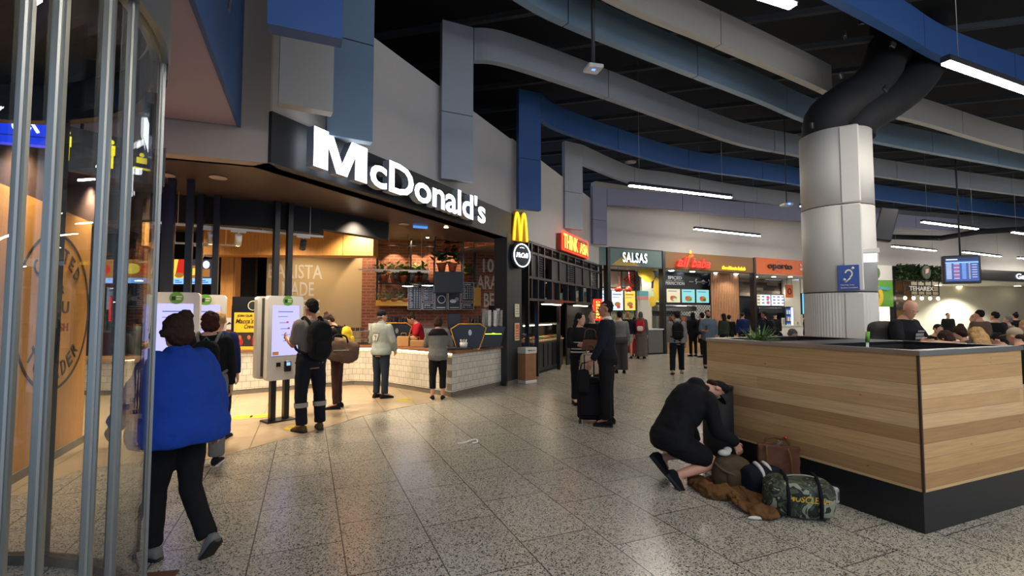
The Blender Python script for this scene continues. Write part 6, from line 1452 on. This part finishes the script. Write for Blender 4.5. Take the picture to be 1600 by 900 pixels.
    # ---- shoes
    for a_, (fp, fy) in ((anL, P['fL']), (anR, P['fR'])):
        m = MB(); R3 = Matrix.Rotation(R(fy), 3, 'Z') @ Matrix.Rotation(R(fp), 3, 'X')
        def FP(p): return a_ + R3 @ V(p)
        prof = [(-.085, .026, .055), (-.06, .038, .085), (-.01, .040, .095), (.05, .041, .072), (.11, .046, .052), (.155, .043, .042), (.185, .028, .030)]
        rings = []
        for yy, ww_, hh_ in prof:
            rings.append([FP((ww_*math.copysign(abs(cos(t))**.7, cos(t)), yy, -.083 + max(0, (hh_*.55) + hh_*.55*sin(t)))) for t in (2*pi*k/14 for k in range(14))])
        m.loft(rings, shoes); so_ = fixn(m.build('shoe', root))
        m = MB(); rings = [[FP((ww_*1.08*cos(t), yy+.0, -.085+zz)) for zz, t in ((0, 0), (.022, 0), (.022, pi), (0, pi))] for yy, ww_, hh_ in prof]; sole = 'c_white' if to.get('sole') or bo.get('sole') else 'rubber'
        m.loft(rings, sole, sm=False); fixn(m.build('sole', so_))
    root['_u'] = 0; del root['_u']
    return dict(root=root, U=U, H=H, hell=hell, s=s, w=w, pts=dict(wL=wL, wR=wR, sL=sL, sR=sR, eL=eL, eR=eR, hipL=hipL, hipR=hipR, anL=anL, anR=anR))
def attach(pr, name, label, cat, base):      # a thing carried by a person: Empty at its own base, same heading and scale
    base = V(base); r = pr['root']; Mw = Matrix.Translation(r.location) @ Matrix.Rotation(r.rotation_euler[2], 4, 'Z') @ Matrix.Scale(pr['s'], 4)
    t = thing(name, label, cat, Mw @ base, r.rotation_euler[2], None, pr['s']); return t, Matrix.Translation(-base)
def backpack(pr, label, mat, strap=None, size=(.15, .09, .23), zc=1.20, yb=-.215, pocket=None):
    U = pr['U']; c = U((0, yb, zc)); t, T = attach(pr, 'backpack', label, 'backpack', c-V((0, 0, size[2])))
    ax = U((0, yb, zc+.05))-c; ax.normalize(); th = atan2(ax.y, ax.z); R3 = Matrix.Rotation(-th, 3, 'X')
    m = MB(); m.T = T; m.ell(c, size, mat, e=.55, rot=R3, n=20, m=12); remesh(m, 'bag_body', .014, t, 3, .012, 9, zc)
    m = MB(); m.T = T; m.ell(c + R3 @ V((0, -size[1]*.85, -size[2]*.35)), (size[0]*.75, .035, size[2]*.42), pocket or mat, e=.5, rot=R3, n=16); m.build('pocket', t)
    for q in (-1, 1):
        m = MB(); m.T = T; w = pr['w']
        P_ = catmull([U((q*.08, yb+.06, zc+.19)), U((q*.105*w, -.09, 1.47)), U((q*.11*w, .01, 1.50)), U((q*.115*w, .145*w, 1.36)), U((q*.14*w, .155*w, 1.20)), U((q*.19*w, .02, 1.08)), U((q*.13, yb+.07, zc-.17))], 5)
        m.tube(P_, .017, strap or mat, 8); m.build('strap', t)
    m = MB(); m.T = T; m.tube([c+R3 @ V((-.03, 0.02, size[2])), c+R3 @ V((0, 0.02, size[2]+.04)), c+R3 @ V((.03, 0.02, size[2]))], .008, strap or mat, 6); m.build('grab_handle', t)
    return t
def D(py): return G(800, py).y          # distance of a foot at photograph row py
A_ = dict
# 1 walker in the blue puffer
d = 3.3
pr = person('person walking in a big blue puffer jacket, black trousers and grey sneakers, hair up', X(287, d), d, 68, 1.60, ('c_puffer', dict(puffer=True, fit=.105, flare=.075, hem=.84, arm=.034, seams=3, collar=True, name='puffer_jacket', fold=2.2)), ('c_black', dict(fit=.008)), ('messy', 'hair_brown'), 'skin_light', 'c_grey',
    dict(lean=8, aL=((-.25, .45, -1), (-.05, .7, -.8)), aR=((.3, -.3, -1), (.1, .1, -1)), lL=((-.0, .26, -1), (0, .04, -1)), lR=((-.05, -.06, -1), (0, -.62, -1)), fL=(0, 5), fR=(-48, -5), hp=-4), vox=.012)
# 2 grey strap backpack at kiosk
d = D(727)
pr = person('person in a black hoodie and grey trousers tapping the kiosk behind the blue jacket', X(329, d), d, 22, 1.62, ('c_black', dict(fit=.03, hem=.82)), ('c_grey', dict(fit=.02, sole=True)), ('bob', 'hair_auburn'), 'skin_light', 'c_black', dict(hy=12, aL=((-.1, .5, -1), (.1, 1, .25)), aR=((.15, .1, -1), (0, .3, -1))), vox=.012)
backpack(pr, 'black backpack with wide grey straps on the person at the kiosk', 'c_black', 'c_grey', (.14, .08, .22), pocket='c_greydark')
# 3
person('person in a blue shirt with yellow print facing the second kiosk', X(344, 6.3), 6.3, 15, 1.62, ('c_royal', dict(fit=.02)), ('c_black', {}), ('crop', 'hair_blond'), 'skin_light', pose=dict(hy=10), vox=.015)
# 4 kiosk man
d = D(673)
pr = person('man in a grey t-shirt and work trousers tapping the double sided kiosk', X(487, d), d, 52, 1.80, ('c_greytee', dict(sleeve='short', hem=.88, fit=.022)), ('c_navy', dict(fit=.012, band=True)), ('short', 'hair_black'), 'skin_mid', 'c_olive', dict(hy=8, hp=4, aL=((-.1, .35, -1), (.15, 1, .35)), aR=((.12, -.05, -1), (.05, .25, -1)), lL=((-.06, .05, -1), (0, -.08, -1)), lR=((.08, -.03, -1), (.02, -.03, -1)), fR=(0, -22)), vox=.012)
backpack(pr, 'black backpack worn by the man at the double sided kiosk', 'c_black', None, (.15, .10, .25))
# 5
d = 8.3
pr = person('woman in black with her hair in a top bun, looking down behind the kiosk customer', X(528, d), d, 95, 1.62, ('c_black', dict(fit=.03)), ('c_maroon', {}), ('topbun', 'hair_brown'), 'skin_light', pose=dict(lean=10, hp=32, aL=((-.1, .5, -1), (.1, 1, .1)), aR=((.1, .5, -1), (-.1, 1, .1))), vox=.015)
backpack(pr, 'bright yellow backpack on the woman with the top bun', 'c_yellow', 'c_black', (.14, .08, .2), zc=1.26)
pw_ = V((X(534, 8.0), 8.0, .80)); t = thing('duffel_bag', 'brown duffel bag hanging at the side of the woman with the top bun', 'bag', pw_, R(12))
m = MB(); m.ell((0, 0, .20), (.29, .14, .19), 'c_brown', e=.6, rot=Matrix.Rotation(R(14), 3, 'Y'), n=20, m=12); remesh(m, 'bag_body', .014, t, 3, .015, 8)
m = MB(); m.tube(catmull([(-.12, -.1, .32), (-.08, -.12, .45), (.08, -.12, .43), (.12, -.1, .30)], 4), .014, 'c_black', 8); m.build('handle', t); m = MB(); m.box(-.1, .14, -.150, -.13, .2, .215, 'c_lightgrey'); m.build('zip', t)
# 6 denim
d = D(622)
pr = person('man in a black cap and pale denim jacket numbered 67 waiting at the counter', X(597, d), d, -28, 1.66, ('c_denim', dict(fit=.045, hem=.86, arm=.026, collar=True, name='denim_jacket')), ('c_jeans', dict(fit=.008)), ('cap', 'c_black', 'hair_grey'), 'skin_light', 'c_black', dict(hy=-25, aL=((-.3, .1, -1), (.1, .5, -.8)), aR=((.28, .15, -1), (-.3, .6, -.8)), fR=(0, -30), fL=(0, 0)), w=1.06, vox=.014)
m = MB(); U = pr['U']; m.text('67', -.075, .075, 1.14, 1.28, 0, 'c_white', .004, .02); 
for i, v_ in enumerate(m.v): m.v[i] = U((v_.x, -.178 - (v_.y), v_.z))
m.build('number_print', pr['root'])
m = MB(); m.text('ATHLETIC', -.10, .10, 1.305, 1.345, 0, 'c_white', .004, .03); 
for i, v_ in enumerate(m.v): m.v[i] = U((v_.x, -.174, v_.z))
m.build('letter_print', pr['root'])
# 7
d = D(623)
pr = person('woman in a grey jacket with dark shoulders and cropped black trousers at the counter corner', X(686, d), d - .1, 8, 1.54, ('c_grey', dict(fit=.045, hem=.83, arm=.026, name='jacket')), ('c_black', dict(kind='capri', fit=.008, sole=True)), ('bob', 'hair_brown'), 'skin_light', 'c_black', dict(hp=22, lean=5, aL=((-.3, .35, -1), (.25, 1, .0)), aR=((.3, .35, -1), (-.2, 1, .1))), vox=.014)
m = MB(); U = pr['U']; rings = []
for z_ in (1.34, 1.40, 1.45, 1.49):
    rx, ry, yo = tsec(z_); rings.append([U(((rx+.058)*cos(t), yo+(ry+.056)*sin(t), z_)) for t in (2*pi*k/24 for k in range(24))])
m.loft(rings, 'c_black'); lab(remesh(m, 'yoke', .013, pr['root'], 2), 'black shoulder yoke')
# workers
d = 11.15
person('cafe worker in a red shirt bending over the counter, dark hair tied up', X(657, d), d, 115, 1.64, ('c_red', dict(sleeve='short', fit=.03)), ('c_black', {}), ('bun', 'hair_brown'), 'skin_light', pose=dict(lean=18, hp=28, aL=((-.1, .45, -1), (.1, 1, -.1)), aR=((.1, .45, -1), (-.1, 1, -.1))), vox=.015)
person('cafe worker in black bending down behind the left coffee machine', X(629, 12.3), 12.3, 150, 1.55, ('c_black', {}), ('c_black', {}), ('short', 'hair_brown'), 'skin_light', pose=dict(lean=22, hp=25), vox=.018)
# 10 / 11 / 12
d = 8.7
pr = person('woman in a black top with white stripes holding a phone beside the suitcase', X(905, d), d, 195, 1.61, ('c_black', dict(stripes=True, fit=.03, hem=.86)), ('c_black', {}), ('long', 'hair_black'), 'skin_light', pose=dict(hy=35, hp=12, aL=((-.15, .1, -1), (.5, .8, .0)), aR=((.15, .1, -1), (-.4, .9, .05))), vox=.013)
person('ginger haired person in a dark coat behind the woman with the striped top', X(925, 9.7), 9.7, 150, 1.66, ('c_black', dict(fit=.04, hem=.75, name='coat')), ('c_black', {}), ('crop', 'hair_ginger'), 'skin_pale', pose=dict(hy=20), vox=.016)
d = D(664)
pr = person('tall man in a navy sweater with a white shirt collar looking left', X(947, d), d, 72, 1.79, ('c_sweater', dict(fit=.022, hem=.90, white_collar=True, name='sweater')), ('c_black', dict(fit=.01)), ('crop', 'hair_black'), 'skin_mid', 'c_black', dict(hy=10, aL=((-.15, .2, -1), (-.05, .55, -1)), aR=((.18, -.1, -1), (-.12, .42, -1)), lL=((-.03, .02, -1), (0, -.02, -1)), fL=(0, 5), fR=(0, -10)), vox=.012)
q = V((X(921, 7.25), 7.25, 0)); t = thing('suitcase', 'black wheeled suitcase standing in front of the navy sweater man', 'suitcase', q, R(-8))
m = MB(); m.box(-.19, .17, -.11, .12, .05, .66, 'c_black', c=.045); m.build('case_body', t)
m = MB(); m.box(-.14, .12, -.135, -.105, .12, .58, 'c_black', c=.02); m.build('front_pocket', t)
m = MB(); m.tube([(-.08, .09, .62), (-.08, .09, .98), (.06, .09, .98), (.06, .09, .62)], .011, 'charcoal', 8); m.build('pull_handle', t)
for x_ in (-.15, .13):
    m = MB(); m.T = Matrix.Translation((x_, .08, .032)) @ Matrix.Rotation(R(90), 4, 'Y'); m.cyl((0, 0), .032, -.015, .015, 'rubber', 16); m.build('wheel', t)
    m = MB(); m.box(x_-.02, x_+.02, -.1, -.06, 0, .05, 'rubber'); m.build('foot', t)
t = thing('shoulder_bag', 'small black bag slung over the left side of the suitcase', 'bag', (X(911, 7.05), 7.05, .46), R(-8)); m = MB(); m.ell((0, 0, .17), (.085, .06, .17), 'c_black', e=.4, n=18, m=12); m.build('bag_body', t); m = MB(); m.tube([(-.05, 0, .32), (-.02, .03, .42), (.1, .12, .44)], .01, 'c_black', 6); m.build('strap', t)
t = thing('handbag', 'brown leather handbag on the arm of the woman with the striped top', 'bag', (X(922, 8.3), 8.3, .98), R(-10)); m = MB(); m.xz([(-.15, .0), (.15, .0), (.12, .17), (-.12, .17)], -.06, .06, 'c_leather'); m.build('bag_body', t); m = MB(); m.tube(catmull([(-.1, 0, .2), (-.07, 0, .34), (.07, 0, .34), (.1, 0, .2)], 4), .01, 'c_leather', 6); m.build('handle', t)
t = thing('tote_bag', 'pale tote bag hanging behind the suitcase handle', 'bag', (X(922, 8.2), 8.2, .58), R(5)); m = MB(); m.ell((0, 0, .18), (.17, .07, .18), 'c_beige', e=.45, n=18, m=12); m.build('bag_body', t); m = MB(); m.tube(catmull([(-.08, 0, .32), (-.05, 0, .48), (.05, 0, .48), (.08, 0, .32)], 4), .01, 'c_brown', 6); m.build('handle', t)
# lane people
d = D(583)
person('woman in a grey coat and wide grey trousers seen from behind near the taco stall', X(968, d), d, -5, 1.66, ('c_grey', dict(fit=.03)), ('c_greydark', dict(fit=.045)), ('short', 'hair_black'), 'skin_light', pose=dict(hp=8), vox=.018)
d = 17.4
person('person in a navy sports jersey with yellow print queuing at the taco stall', X(981, d), d, 5, 1.66, ('c_navy', dict(fit=.03)), ('c_lightgrey', dict(kind='shorts')), ('pony', 'hair_blond'), 'skin_light', 'c_royal', vox=.022)
person('person in black behind the jersey wearer at the taco stall counter', X(991, 18.4), 18.4, 0, 1.45, ('c_black', {}), ('c_red', dict(fit=.03)), ('short', 'hair_black'), vox=.024)
d = D(560)
pr = person('woman in a long grey robe and headscarf with a red backpack', X(1001, d), d, -20, 1.66, ('c_abaya', dict(fit=.04, hem=.8)), ('c_abaya', dict(kind='skirt')), ('scarf', 'c_abaya'), vox=.022)
backpack(pr, 'red and white backpack on the woman in the long grey robe', 'c_red', 'c_red', (.15, .1, .22), pocket='c_white')
d = D(584)
pr = person('man in a grey hoodie and navy trousers walking away towards the kebab stall', X(1057, d), d, -12, 1.67, ('c_hoodie', dict(fit=.035, hem=.86, hood=True)), ('c_navy', dict(fit=.015)), ('short', 'hair_black'), 'skin_light', 'c_beige', dict(lL=((-.1, -.25, -1), (-.05, -.25, -1)), lR=((.06, .28, -1), (.02, .02, -1)), fL=(-18, 10), hy=20), vox=.018)
backpack(pr, 'black backpack on the man in the grey hoodie', 'c_black', None, (.15, .1, .23))
d = D(557)
person('woman in a long black coat left of the pair at the kebab stall', X(1082, d), d, 10, 1.64, ('c_black', dict(fit=.04, hem=.6, name='coat')), ('c_black', {}), ('scarf', 'c_black'), vox=.022)
person('woman in a long black coat standing right of the pair at the kebab stall', X(1091, d), d-.3, 60, 1.64, ('c_black', dict(fit=.05, hem=.55, name='coat')), ('c_black', {}), ('bob', 'hair_black'), vox=.022)
d = D(575)
pr = person('bearded man in a light blue shirt facing the viewer and holding a phone', X(1106, d), d, 172, 1.70, ('c_blue', dict(fit=.035, hem=.80, cuff=.5, name='shirt')), ('c_black', {}), ('crop', 'hair_black'), 'skin_mid', 'c_black', dict(hy=5, aR=((.2, .15, -1), (-.3, 1, .0)), aL=((-.2, .0, -1), (0, .2, -1))), vox=.015, beard='hair_black')
q = pr['root']; t, T = attach(pr, 'phone', 'dark phone in the hand of the man in the light blue shirt', 'phone', pr['pts']['wR']+V((-.02, .1, .02))); m = MB(); m.box(-.035, .035, -.005, .005, 0, .14, 'black_satin', c=.004); m.build('phone_body', t)
for k, (px, d, f, tp, bt, hr, hh, lb) in enumerate((
    (1130, 17.6, 20, 'c_green', 'c_black', ('long', 'hair_black'), 1.60, 'person in dark green with long black hair right of the blue shirted man'),
    (1139, 18.2, -30, 'c_black', 'c_black', ('short', 'hair_black'), 1.55, 'person in black leaning at the slatted timber screen'),
    (1160, 18.9, -40, 'c_royal', 'c_black', ('crop', 'hair_brown'), 1.64, 'man in a royal blue shirt ordering beside the timber slat screen'),
    (1194, 16.2, 40, 'c_navy', 'c_black', ('crop', 'hair_black'), 1.68, 'man in navy with a black backpack at the chicken stall'),
    (1211, 21.8, 150, 'c_black', 'c_black', ('cap', 'c_black'), 1.60, 'stall worker in black behind the chicken stall counter'),
    (1262, 16.9, 30, 'c_navy', 'c_black', ('bald', 'skin_mid'), 1.68, 'man in a navy jacket half hidden by the left edge of the column'))):
    pr = person(lb, X(px, d), d, f, hh, (tp, dict(fit=.03)), (bt, {}), hr, 'skin_mid' if k in (3, 5) else 'skin_light', vox=.022)
    if k == 3: backpack(pr, 'black backpack on the man in navy at the chicken stall', 'c_black', None, (.16, .12, .24))
# seated people near the column (on chairs)
def stool(x, y, h, label, rz=0):
    t = thing('stool', label, 'stool', (x, y, 0), rz, 'stools of the seating area'); m = MB(); m.lathe((0, 0, h-.05), [(.15, 0), (.18, .01), (.18, .04), (.16, .05)], 'oak', 24); m.build('seat', t)
    for k in range(4): a = pi/4+k*pi/2; m = MB(); m.tube([(.1*cos(a), .1*sin(a), h-.05), (.19*cos(a), .19*sin(a), 0)], .014, 'charcoal', 8); m.build('leg', t)
    return t
SIT = dict(lL=((-.12, 1, -.04), (0, .02, -1)), lR=((.12, 1, -.04), (0, .02, -1)), aL=((-.12, .35, -1), (.15, 1, .1)), aR=((.12, .35, -1), (-.15, 1, .1)))
def sitter(px, ptop, d, face, top, hair, label, skin='skin_light', lean=12, hp=10, w=1.0, vox=.018, hy=0, zs=None, h=1.70, extra=None):
    # raise the seat so that the head reaches the photographed row
    ztop = at(px, ptop, d).z; s = h/1.75; po = dict(SIT); po.update(lean=lean, hp=hp, hy=hy)
    th = R(lean); base = (.085+.40+.42*.04)*s + (.03 + .845*cos(R(lean*.75)))*s
    lift = max(0, ztop-base); x = X(px, d)
    hx = V((-sin(R(face)), cos(R(face)), 0))*sin(R(lean*.8+hp*.25))*.8
    pr = person(label, x-hx.x, d-hx.y, face, h, top, ('c_black', {}), hair, skin, pose=po, w=w, vox=vox, lift=lift)
    stool(x-hx.x, d-hx.y, (.085+.40+.42*.04)*s+lift-.10*s, 'stool of the ' + ' '.join(label.split()[:12]))
    return pr
sitter(1217, 516, 9.3, -60, ('c_black', dict(fit=.03)), ('cap', 'c_black'), 'seated person in a dark cap bending over behind the planter', lean=22, hp=18)
sitter(1241, 511, 9.6, -95, ('c_black', dict(fit=.04)), ('crop', 'hair_grey'), 'seated grey haired man in black left of the column', lean=18, hp=8)
sitter(1268, 514, 9.9, 60, ('c_navy', dict(fit=.03)), ('crop', 'hair_brown'), 'seated person partly hidden by the left edge of the column', lean=10)
# bald man
d = 6.8
pr = person('bald man in a black t-shirt with a pale print reaching out behind the planter', X(1408, d), d, 205, 1.80, ('c_black', dict(sleeve='short', fit=.03)), ('c_black', {}), ('bald', 'skin_light'), 'skin_light', pose=dict(hy=-25, hp=20, lean=8, aL=((-.45, .35, -1), (-.3, 1, .0)), aR=((.35, .3, -1), (.1, 1, .15))), w=1.22, vox=.013)
m = MB(); U = pr['U']
rr_ = [(-.12, 1.25, .22, .035), (-.09, 1.30, .19, .035), (-.10, 1.345, .16, .022)]
for x_, z_, w_, h_ in rr_:
    m.poly([U((x_, .178, z_-h_*.5)), U((x_+w_, .178, z_-h_*.5)), U((x_+w_, .178, z_+h_*.5)), U((x_, .178, z_+h_*.5))][::-1], 'c_lightgrey')
m.build('shirt_print', pr['root'])
m = MB(); m.ell((0, 0, .17), (.2, .12, .26), 'c_greydark', e=.6, n=18, m=12); o = remesh(m, 'jacket', .015, None, 3, .02, 7); o.location = (X(1382, 6.9), 6.95, 1.06); tag(o, 'dark grey jacket draped at the side of the bald man', 'jacket')
# the crowd at the right
pr = sitter(1521, 507, 6.5, -20, ('c_brown', dict(fit=.02)), ('long', 'hair_blond'), 'blond long haired person leaning forward behind the planter', lean=22, hp=12, w=1.0, vox=.013)
sitter(1470, 513, 7.6, 25, ('c_beige', dict(fit=.03)), ('bob', 'hair_brown'), 'brown haired seated person in a beige top behind the planter', lean=15, vox=.015)
sitter(1467, 504, 10.5, 185, ('c_black', dict(fit=.03)), ('crop', 'hair_black'), 'seated man facing the viewer between the bald man and the brown haired person')
sitter(1494, 507, 9.0, 60, ('c_greydark', dict(fit=.04)), ('messy', 'hair_brown'), 'curly haired seated person in a grey patterned jacket')
sitter(1580, 509, 7.2, 15, ('c_black', dict(fit=.04)), ('cap', 'c_beige', 'hair_brown'), 'seated person in a beige cap and black jacket near the right edge', lean=14, hp=4, vox=.015)
sitter(1550, 518, 8.3, 40, ('c_black', dict(fit=.03)), ('short', 'hair_black'), 'low seated person in black between the blond person and the beige cap', lean=20)
sitter(1598, 497, 9.0, 10, ('c_green', dict(fit=.04)), ('short', 'hair_blond'), 'person in a dark green jacket cut by the right edge of the view', w=1.1)
for px, pt, d, f, tp, hr, lb, w_ in (
    (1481, 489, 21, 170, 'c_black', ('crop', 'hair_brown'), 'distant person in a long black coat in front of the white lounge wall', 1.0),
    (1530, 484, 10.8, 15, 'c_brown', ('crop', 'hair_black'), 'standing man in a brown coat behind the seated crowd', 1.1),
    (1522, 491, 12.2, 30, 'c_beige', ('short', 'hair_blond'), 'person mostly hidden behind the man in the brown coat', .95),
    (1554, 487, 11.4, 5, 'c_black', ('crop', 'hair_black'), 'broad standing person in a black coat right of the brown coat', 1.15),
    (1574, 494, 12.5, 40, 'c_grey', ('short', 'hair_grey'), 'grey haired person in a grey hooded coat at the right', 1.05),
    (1586, 489, 17, -10, 'c_black', ('topbun', 'hair_black'), 'distant person with a top bun at the right', 1.0)):
    z_ = at(px, pt, d).z
    person(lb, X(px, d), d, f, z_*1.0, (tp, dict(fit=.045, hem=.7, arm=.03, name='coat')), ('c_black', {}), hr, w=w_, vox=.02)
# crouching man
q = G(1062, 757)
pr = person('man crouching in a black hoodie, shorts and black cap, reaching into his bag', q.x-.06, q.y+.02, -78, 1.75, ('c_black', dict(fit=.045, hem=.86, hood=True, arm=.022, name='hoodie', fold=1.4)), ('c_black', dict(kind='shorts', fit=.015)), ('cap', 'c_black', 'hair_brown'), 'skin_light', 'c_black',
    dict(lean=50, hp=38, hy=-8, aL=((-.12, .15, -1), (0, .45, -1)), aR=((.1, .22, -1), (-.08, .95, -.62)), hR=(-.05, .5, -1), lL=((-.2, 1, -.40), (.05, -1, -.10)), lR=((.12, 1, -.50), (0, -1, -.22)), fL=(-50, 0), fR=(-50, -4), ank=.125, curl=.7), w=1.12, vox=.011)
m = MB(); W_ = pr['pts']['wL']; e_ = pr['pts']['eL']; dd = (W_-e_).normalized()
W_ = pr['pts']['wR']; e_ = pr['pts']['eR']; dd = (W_-e_).normalized()
m.tube([W_-dd*.025, W_+dd*.0], [.038, .037], 'steel', 18); m.build('watch', pr['root'])
# ---- luggage
def bag(name, label, cat, px, py, size, mat, rz=0, e=.6, disp=.015, z=0, tilt=0, dscale=8):
    q = G(px, py); t = thing(name, label, cat, (q.x, q.y, z), R(rz)); m = MB(); m.ell((0, 0, size[2]*.97), size, mat, e=e, n=24, m=14, rot=Matrix.Rotation(R(tilt), 3, 'Y'))
    for i, v_ in enumerate(m.v): m.v[i] = V((v_.x, v_.y, max(.004, v_.z)))
    o = remesh(m, 'bag_body', .011, t, 3, disp, dscale, px); 
    for v_ in o.data.vertices: v_.co.z = max(v_.co.z, .003)
    return t
t = bag('backpack', 'open olive brown backpack in front of the crouching man', 'backpack', 1143, 764, (.165, .13, .15), 'c_olive', -15)
m = MB(); m.tube(catmull([(-.15, -.08, .25), (-.08, -.14, .2), (.05, -.15, .15), (.12, -.12, .06)], 5), .012, 'c_brown', 6); m.build('strap', t)
m = MB(); m.ell((.04, -.115, .12), (.1, .05, .09), 'c_olive', e=.6, n=16); m.build('pocket', t)
m = MB(); m.ell((-.02, .0, .35), (.06, .04, .03), 'c_white', n=10); m.ell((.02, .02, .37), (.04, .03, .03), 'c_white', n=10); o = m.build('tissue', loc=t.location + V((-.03, .02, -.03))); tag(o, 'crumpled white tissue in the hand above the olive backpack', 'tissue')
t = bag('duffel_bag', 'navy bag with white straps behind the camouflage duffel', 'bag', 1190, 776, (.17, .12, .14), 'c_navy', 10)
for x_ in (-.02, .06):
    m = MB(); m.tube(catmull([(x_-.02, -.12, .12), (x_-.03, -.08, .25), (x_-.02, .02, .285), (x_+.02, .09, .23)], 6), .017, 'c_white', 8); m.build('strap', t)
t = bag('duffel_bag', 'camouflage duffel bag with yellow lettering lying in front of the plinth', 'bag', 1248, 803, (.25, .165, .15), 'camo', -18, e=.55, dscale=9)
m = MB(); m.text('MUSCLENA', -.14, .14, .15, .195, 0, 'bright_yellow', .002, .02, .3)
for i, v_ in enumerate(m.v):
    k = abs(v_.x)/.27; m.v[i] = V((v_.x+.04, -.222+.02*k - (v_.z-.15)*-.35 if False else -.178+.03*k+(v_.z-.15)*.3, v_.z))
m.build('lettering', t)
for x_ in (-.1, .12):
    m = MB(); m.tube(catmull([(x_, -.160, .04), (x_, -.176, .14), (x_+.0, -.145, .24), (x_, -.06, .305), (x_, .08, .305)], 6), .014, 'c_black', 6); m.build('strap', t)
m = MB(); m.tube(catmull([(-.2, -.04, .26), (-.05, -.03, .310), (.1, -.03, .310), (.20, -.04, .255)], 5), .006, 'c_lightgrey', 6); m.build('zip', t)
q = G(1219, 766); t = thing('tote_bag', 'brown leather tote bag standing between the navy bag and the plinth', 'bag', (q.x-.02, q.y-.02, 0.0), R(-22))
m = MB(); m.loft([[(-.14, -.07, 0), (.14, -.07, 0), (.14, .07, 0), (-.14, .07, 0)], [(-.165, -.085, .2), (.165, -.085, .2), (.165, .085, .2), (-.165, .085, .2)], [(-.17, -.05, .42), (.17, -.05, .40), (.17, .05, .40), (-.17, .05, .42)]], 'c_leather', sm=False)
remesh(m, 'bag_body', .010, t, 3, .010, 9)
for y_ in (-.07, .07):
    m = MB(); m.tube(catmull([(-.09, y_*1.1, .2), (-.10, y_*1.05, .36), (-.085, y_, .44), (0, y_+.01, .455), (.085, y_, .43), (.10, y_*1.05, .36), (.09, y_*1.1, .2)], 5) if y_ > 0 else catmull([(-.10, -.075, .41), (-.10, -.12, .30), (-.09, -.13, .12)], 5)+[], .010, 'c_tan', 7); m.build('handle', t)
m = MB(); m.tube(catmull([(.07, -.075, .40), (.09, -.125, .28), (.08, -.13, .1)], 5), .010, 'c_tan', 7); m.build('handle', t)
b = thing('water_bottle', 'clear water bottle with a red cap sticking out of the leather tote bag', 'bottle', t.location + V((.04, .0, .30)), 0)
m = MB(); m.T = Matrix.Rotation(R(55), 4, 'Y'); m.lathe((0, 0, 0), [(.03, 0), (.033, .02), (.033, .11), (.014, .15)], 'glass_clear', 14); m.build('bottle_body', b)
m = MB(); m.T = Matrix.Rotation(R(55), 4, 'Y'); m.lathe((0, 0, .15), [(.017, 0), (.017, .022)], 'red_paint', 12); lab(m.build('cap', b), 'red cap')
b.location += V((-.1, 0, .08))
# jacket on the floor
def jacket():
    q = G(1158, 782); t = thing('jacket', 'tan work jacket spread out on the floor below the olive backpack', 'jacket', (q.x, q.y, 0))
    def P(px, py, z): p = G(px, py)-q; return V((p.x, p.y, z))
    m = MB()
    m.ell(P(1160, 778, .045), (.17, .24, .055), 'c_tan', e=.75, n=28, rot=Matrix.Rotation(R(12), 3, 'Z')); m.ell(P(1183, 800, .035), (.13, .19, .05), 'c_tan', e=.8, n=20); m.ell(P(1135, 760, .05), (.2, .12, .055), 'c_tan', e=.8, n=20)
    m.tube(catmull([P(1140, 776, .045), P(1118, 778, .045), P(1098, 765, .04), P(1080, 752, .04)], 4), [.085]*4+[.08]*4+[.07]*4+[.055], 'c_tan', 14)
    m.tube(catmull([P(1165, 765, .05), P(1188, 772, .045), P(1200, 786, .04), P(1206, 794, .035)], 4), [.08]*4+[.07]*4+[.06]*4+[.05], 'c_tan', 14)
    for k in range(7): m.tube(catmull([P(1128+k*9, 762, .085), P(1134+k*9, 776, .092), P(1150+k*8, 798, .065)], 3), .014, 'c_tan', 7)
    o = remesh(m, 'jacket_body', .009, t, 2, .030, 15, 5)
    for v_ in o.data.vertices: v_.co.z = max(v_.co.z*.8, .004)
    m = MB(); m.ell(P(1183, 812, .015), (.075, .022, .014), 'c_white', n=12); lab(m.build('lining', t), 'pale fleece lining showing at the hem')
    m = MB(); m.tube(catmull([P(1135, 757, .095), P(1150, 772, .10), P(1165, 788, .09), P(1180, 806, .05)], 5), .005, 'c_olive', 6); m.build('zip', t)
jacket()
q = G(1303, 782); t = thing('small_packet', 'white and grey printed packet lying between the duffel and the plinth', 'packet', (q.x, q.y-.02, 0), R(20)); m = MB(); m.box(-.06, .07, -.05, .04, 0, .13, 'c_white', c=.012); m.build('packet_body', t); m = MB(); m.rect(-.04, .05, .03, .1, -.052, 'c_grey'); m.build('print', t)

bpy.data.scenes.remove(WS)
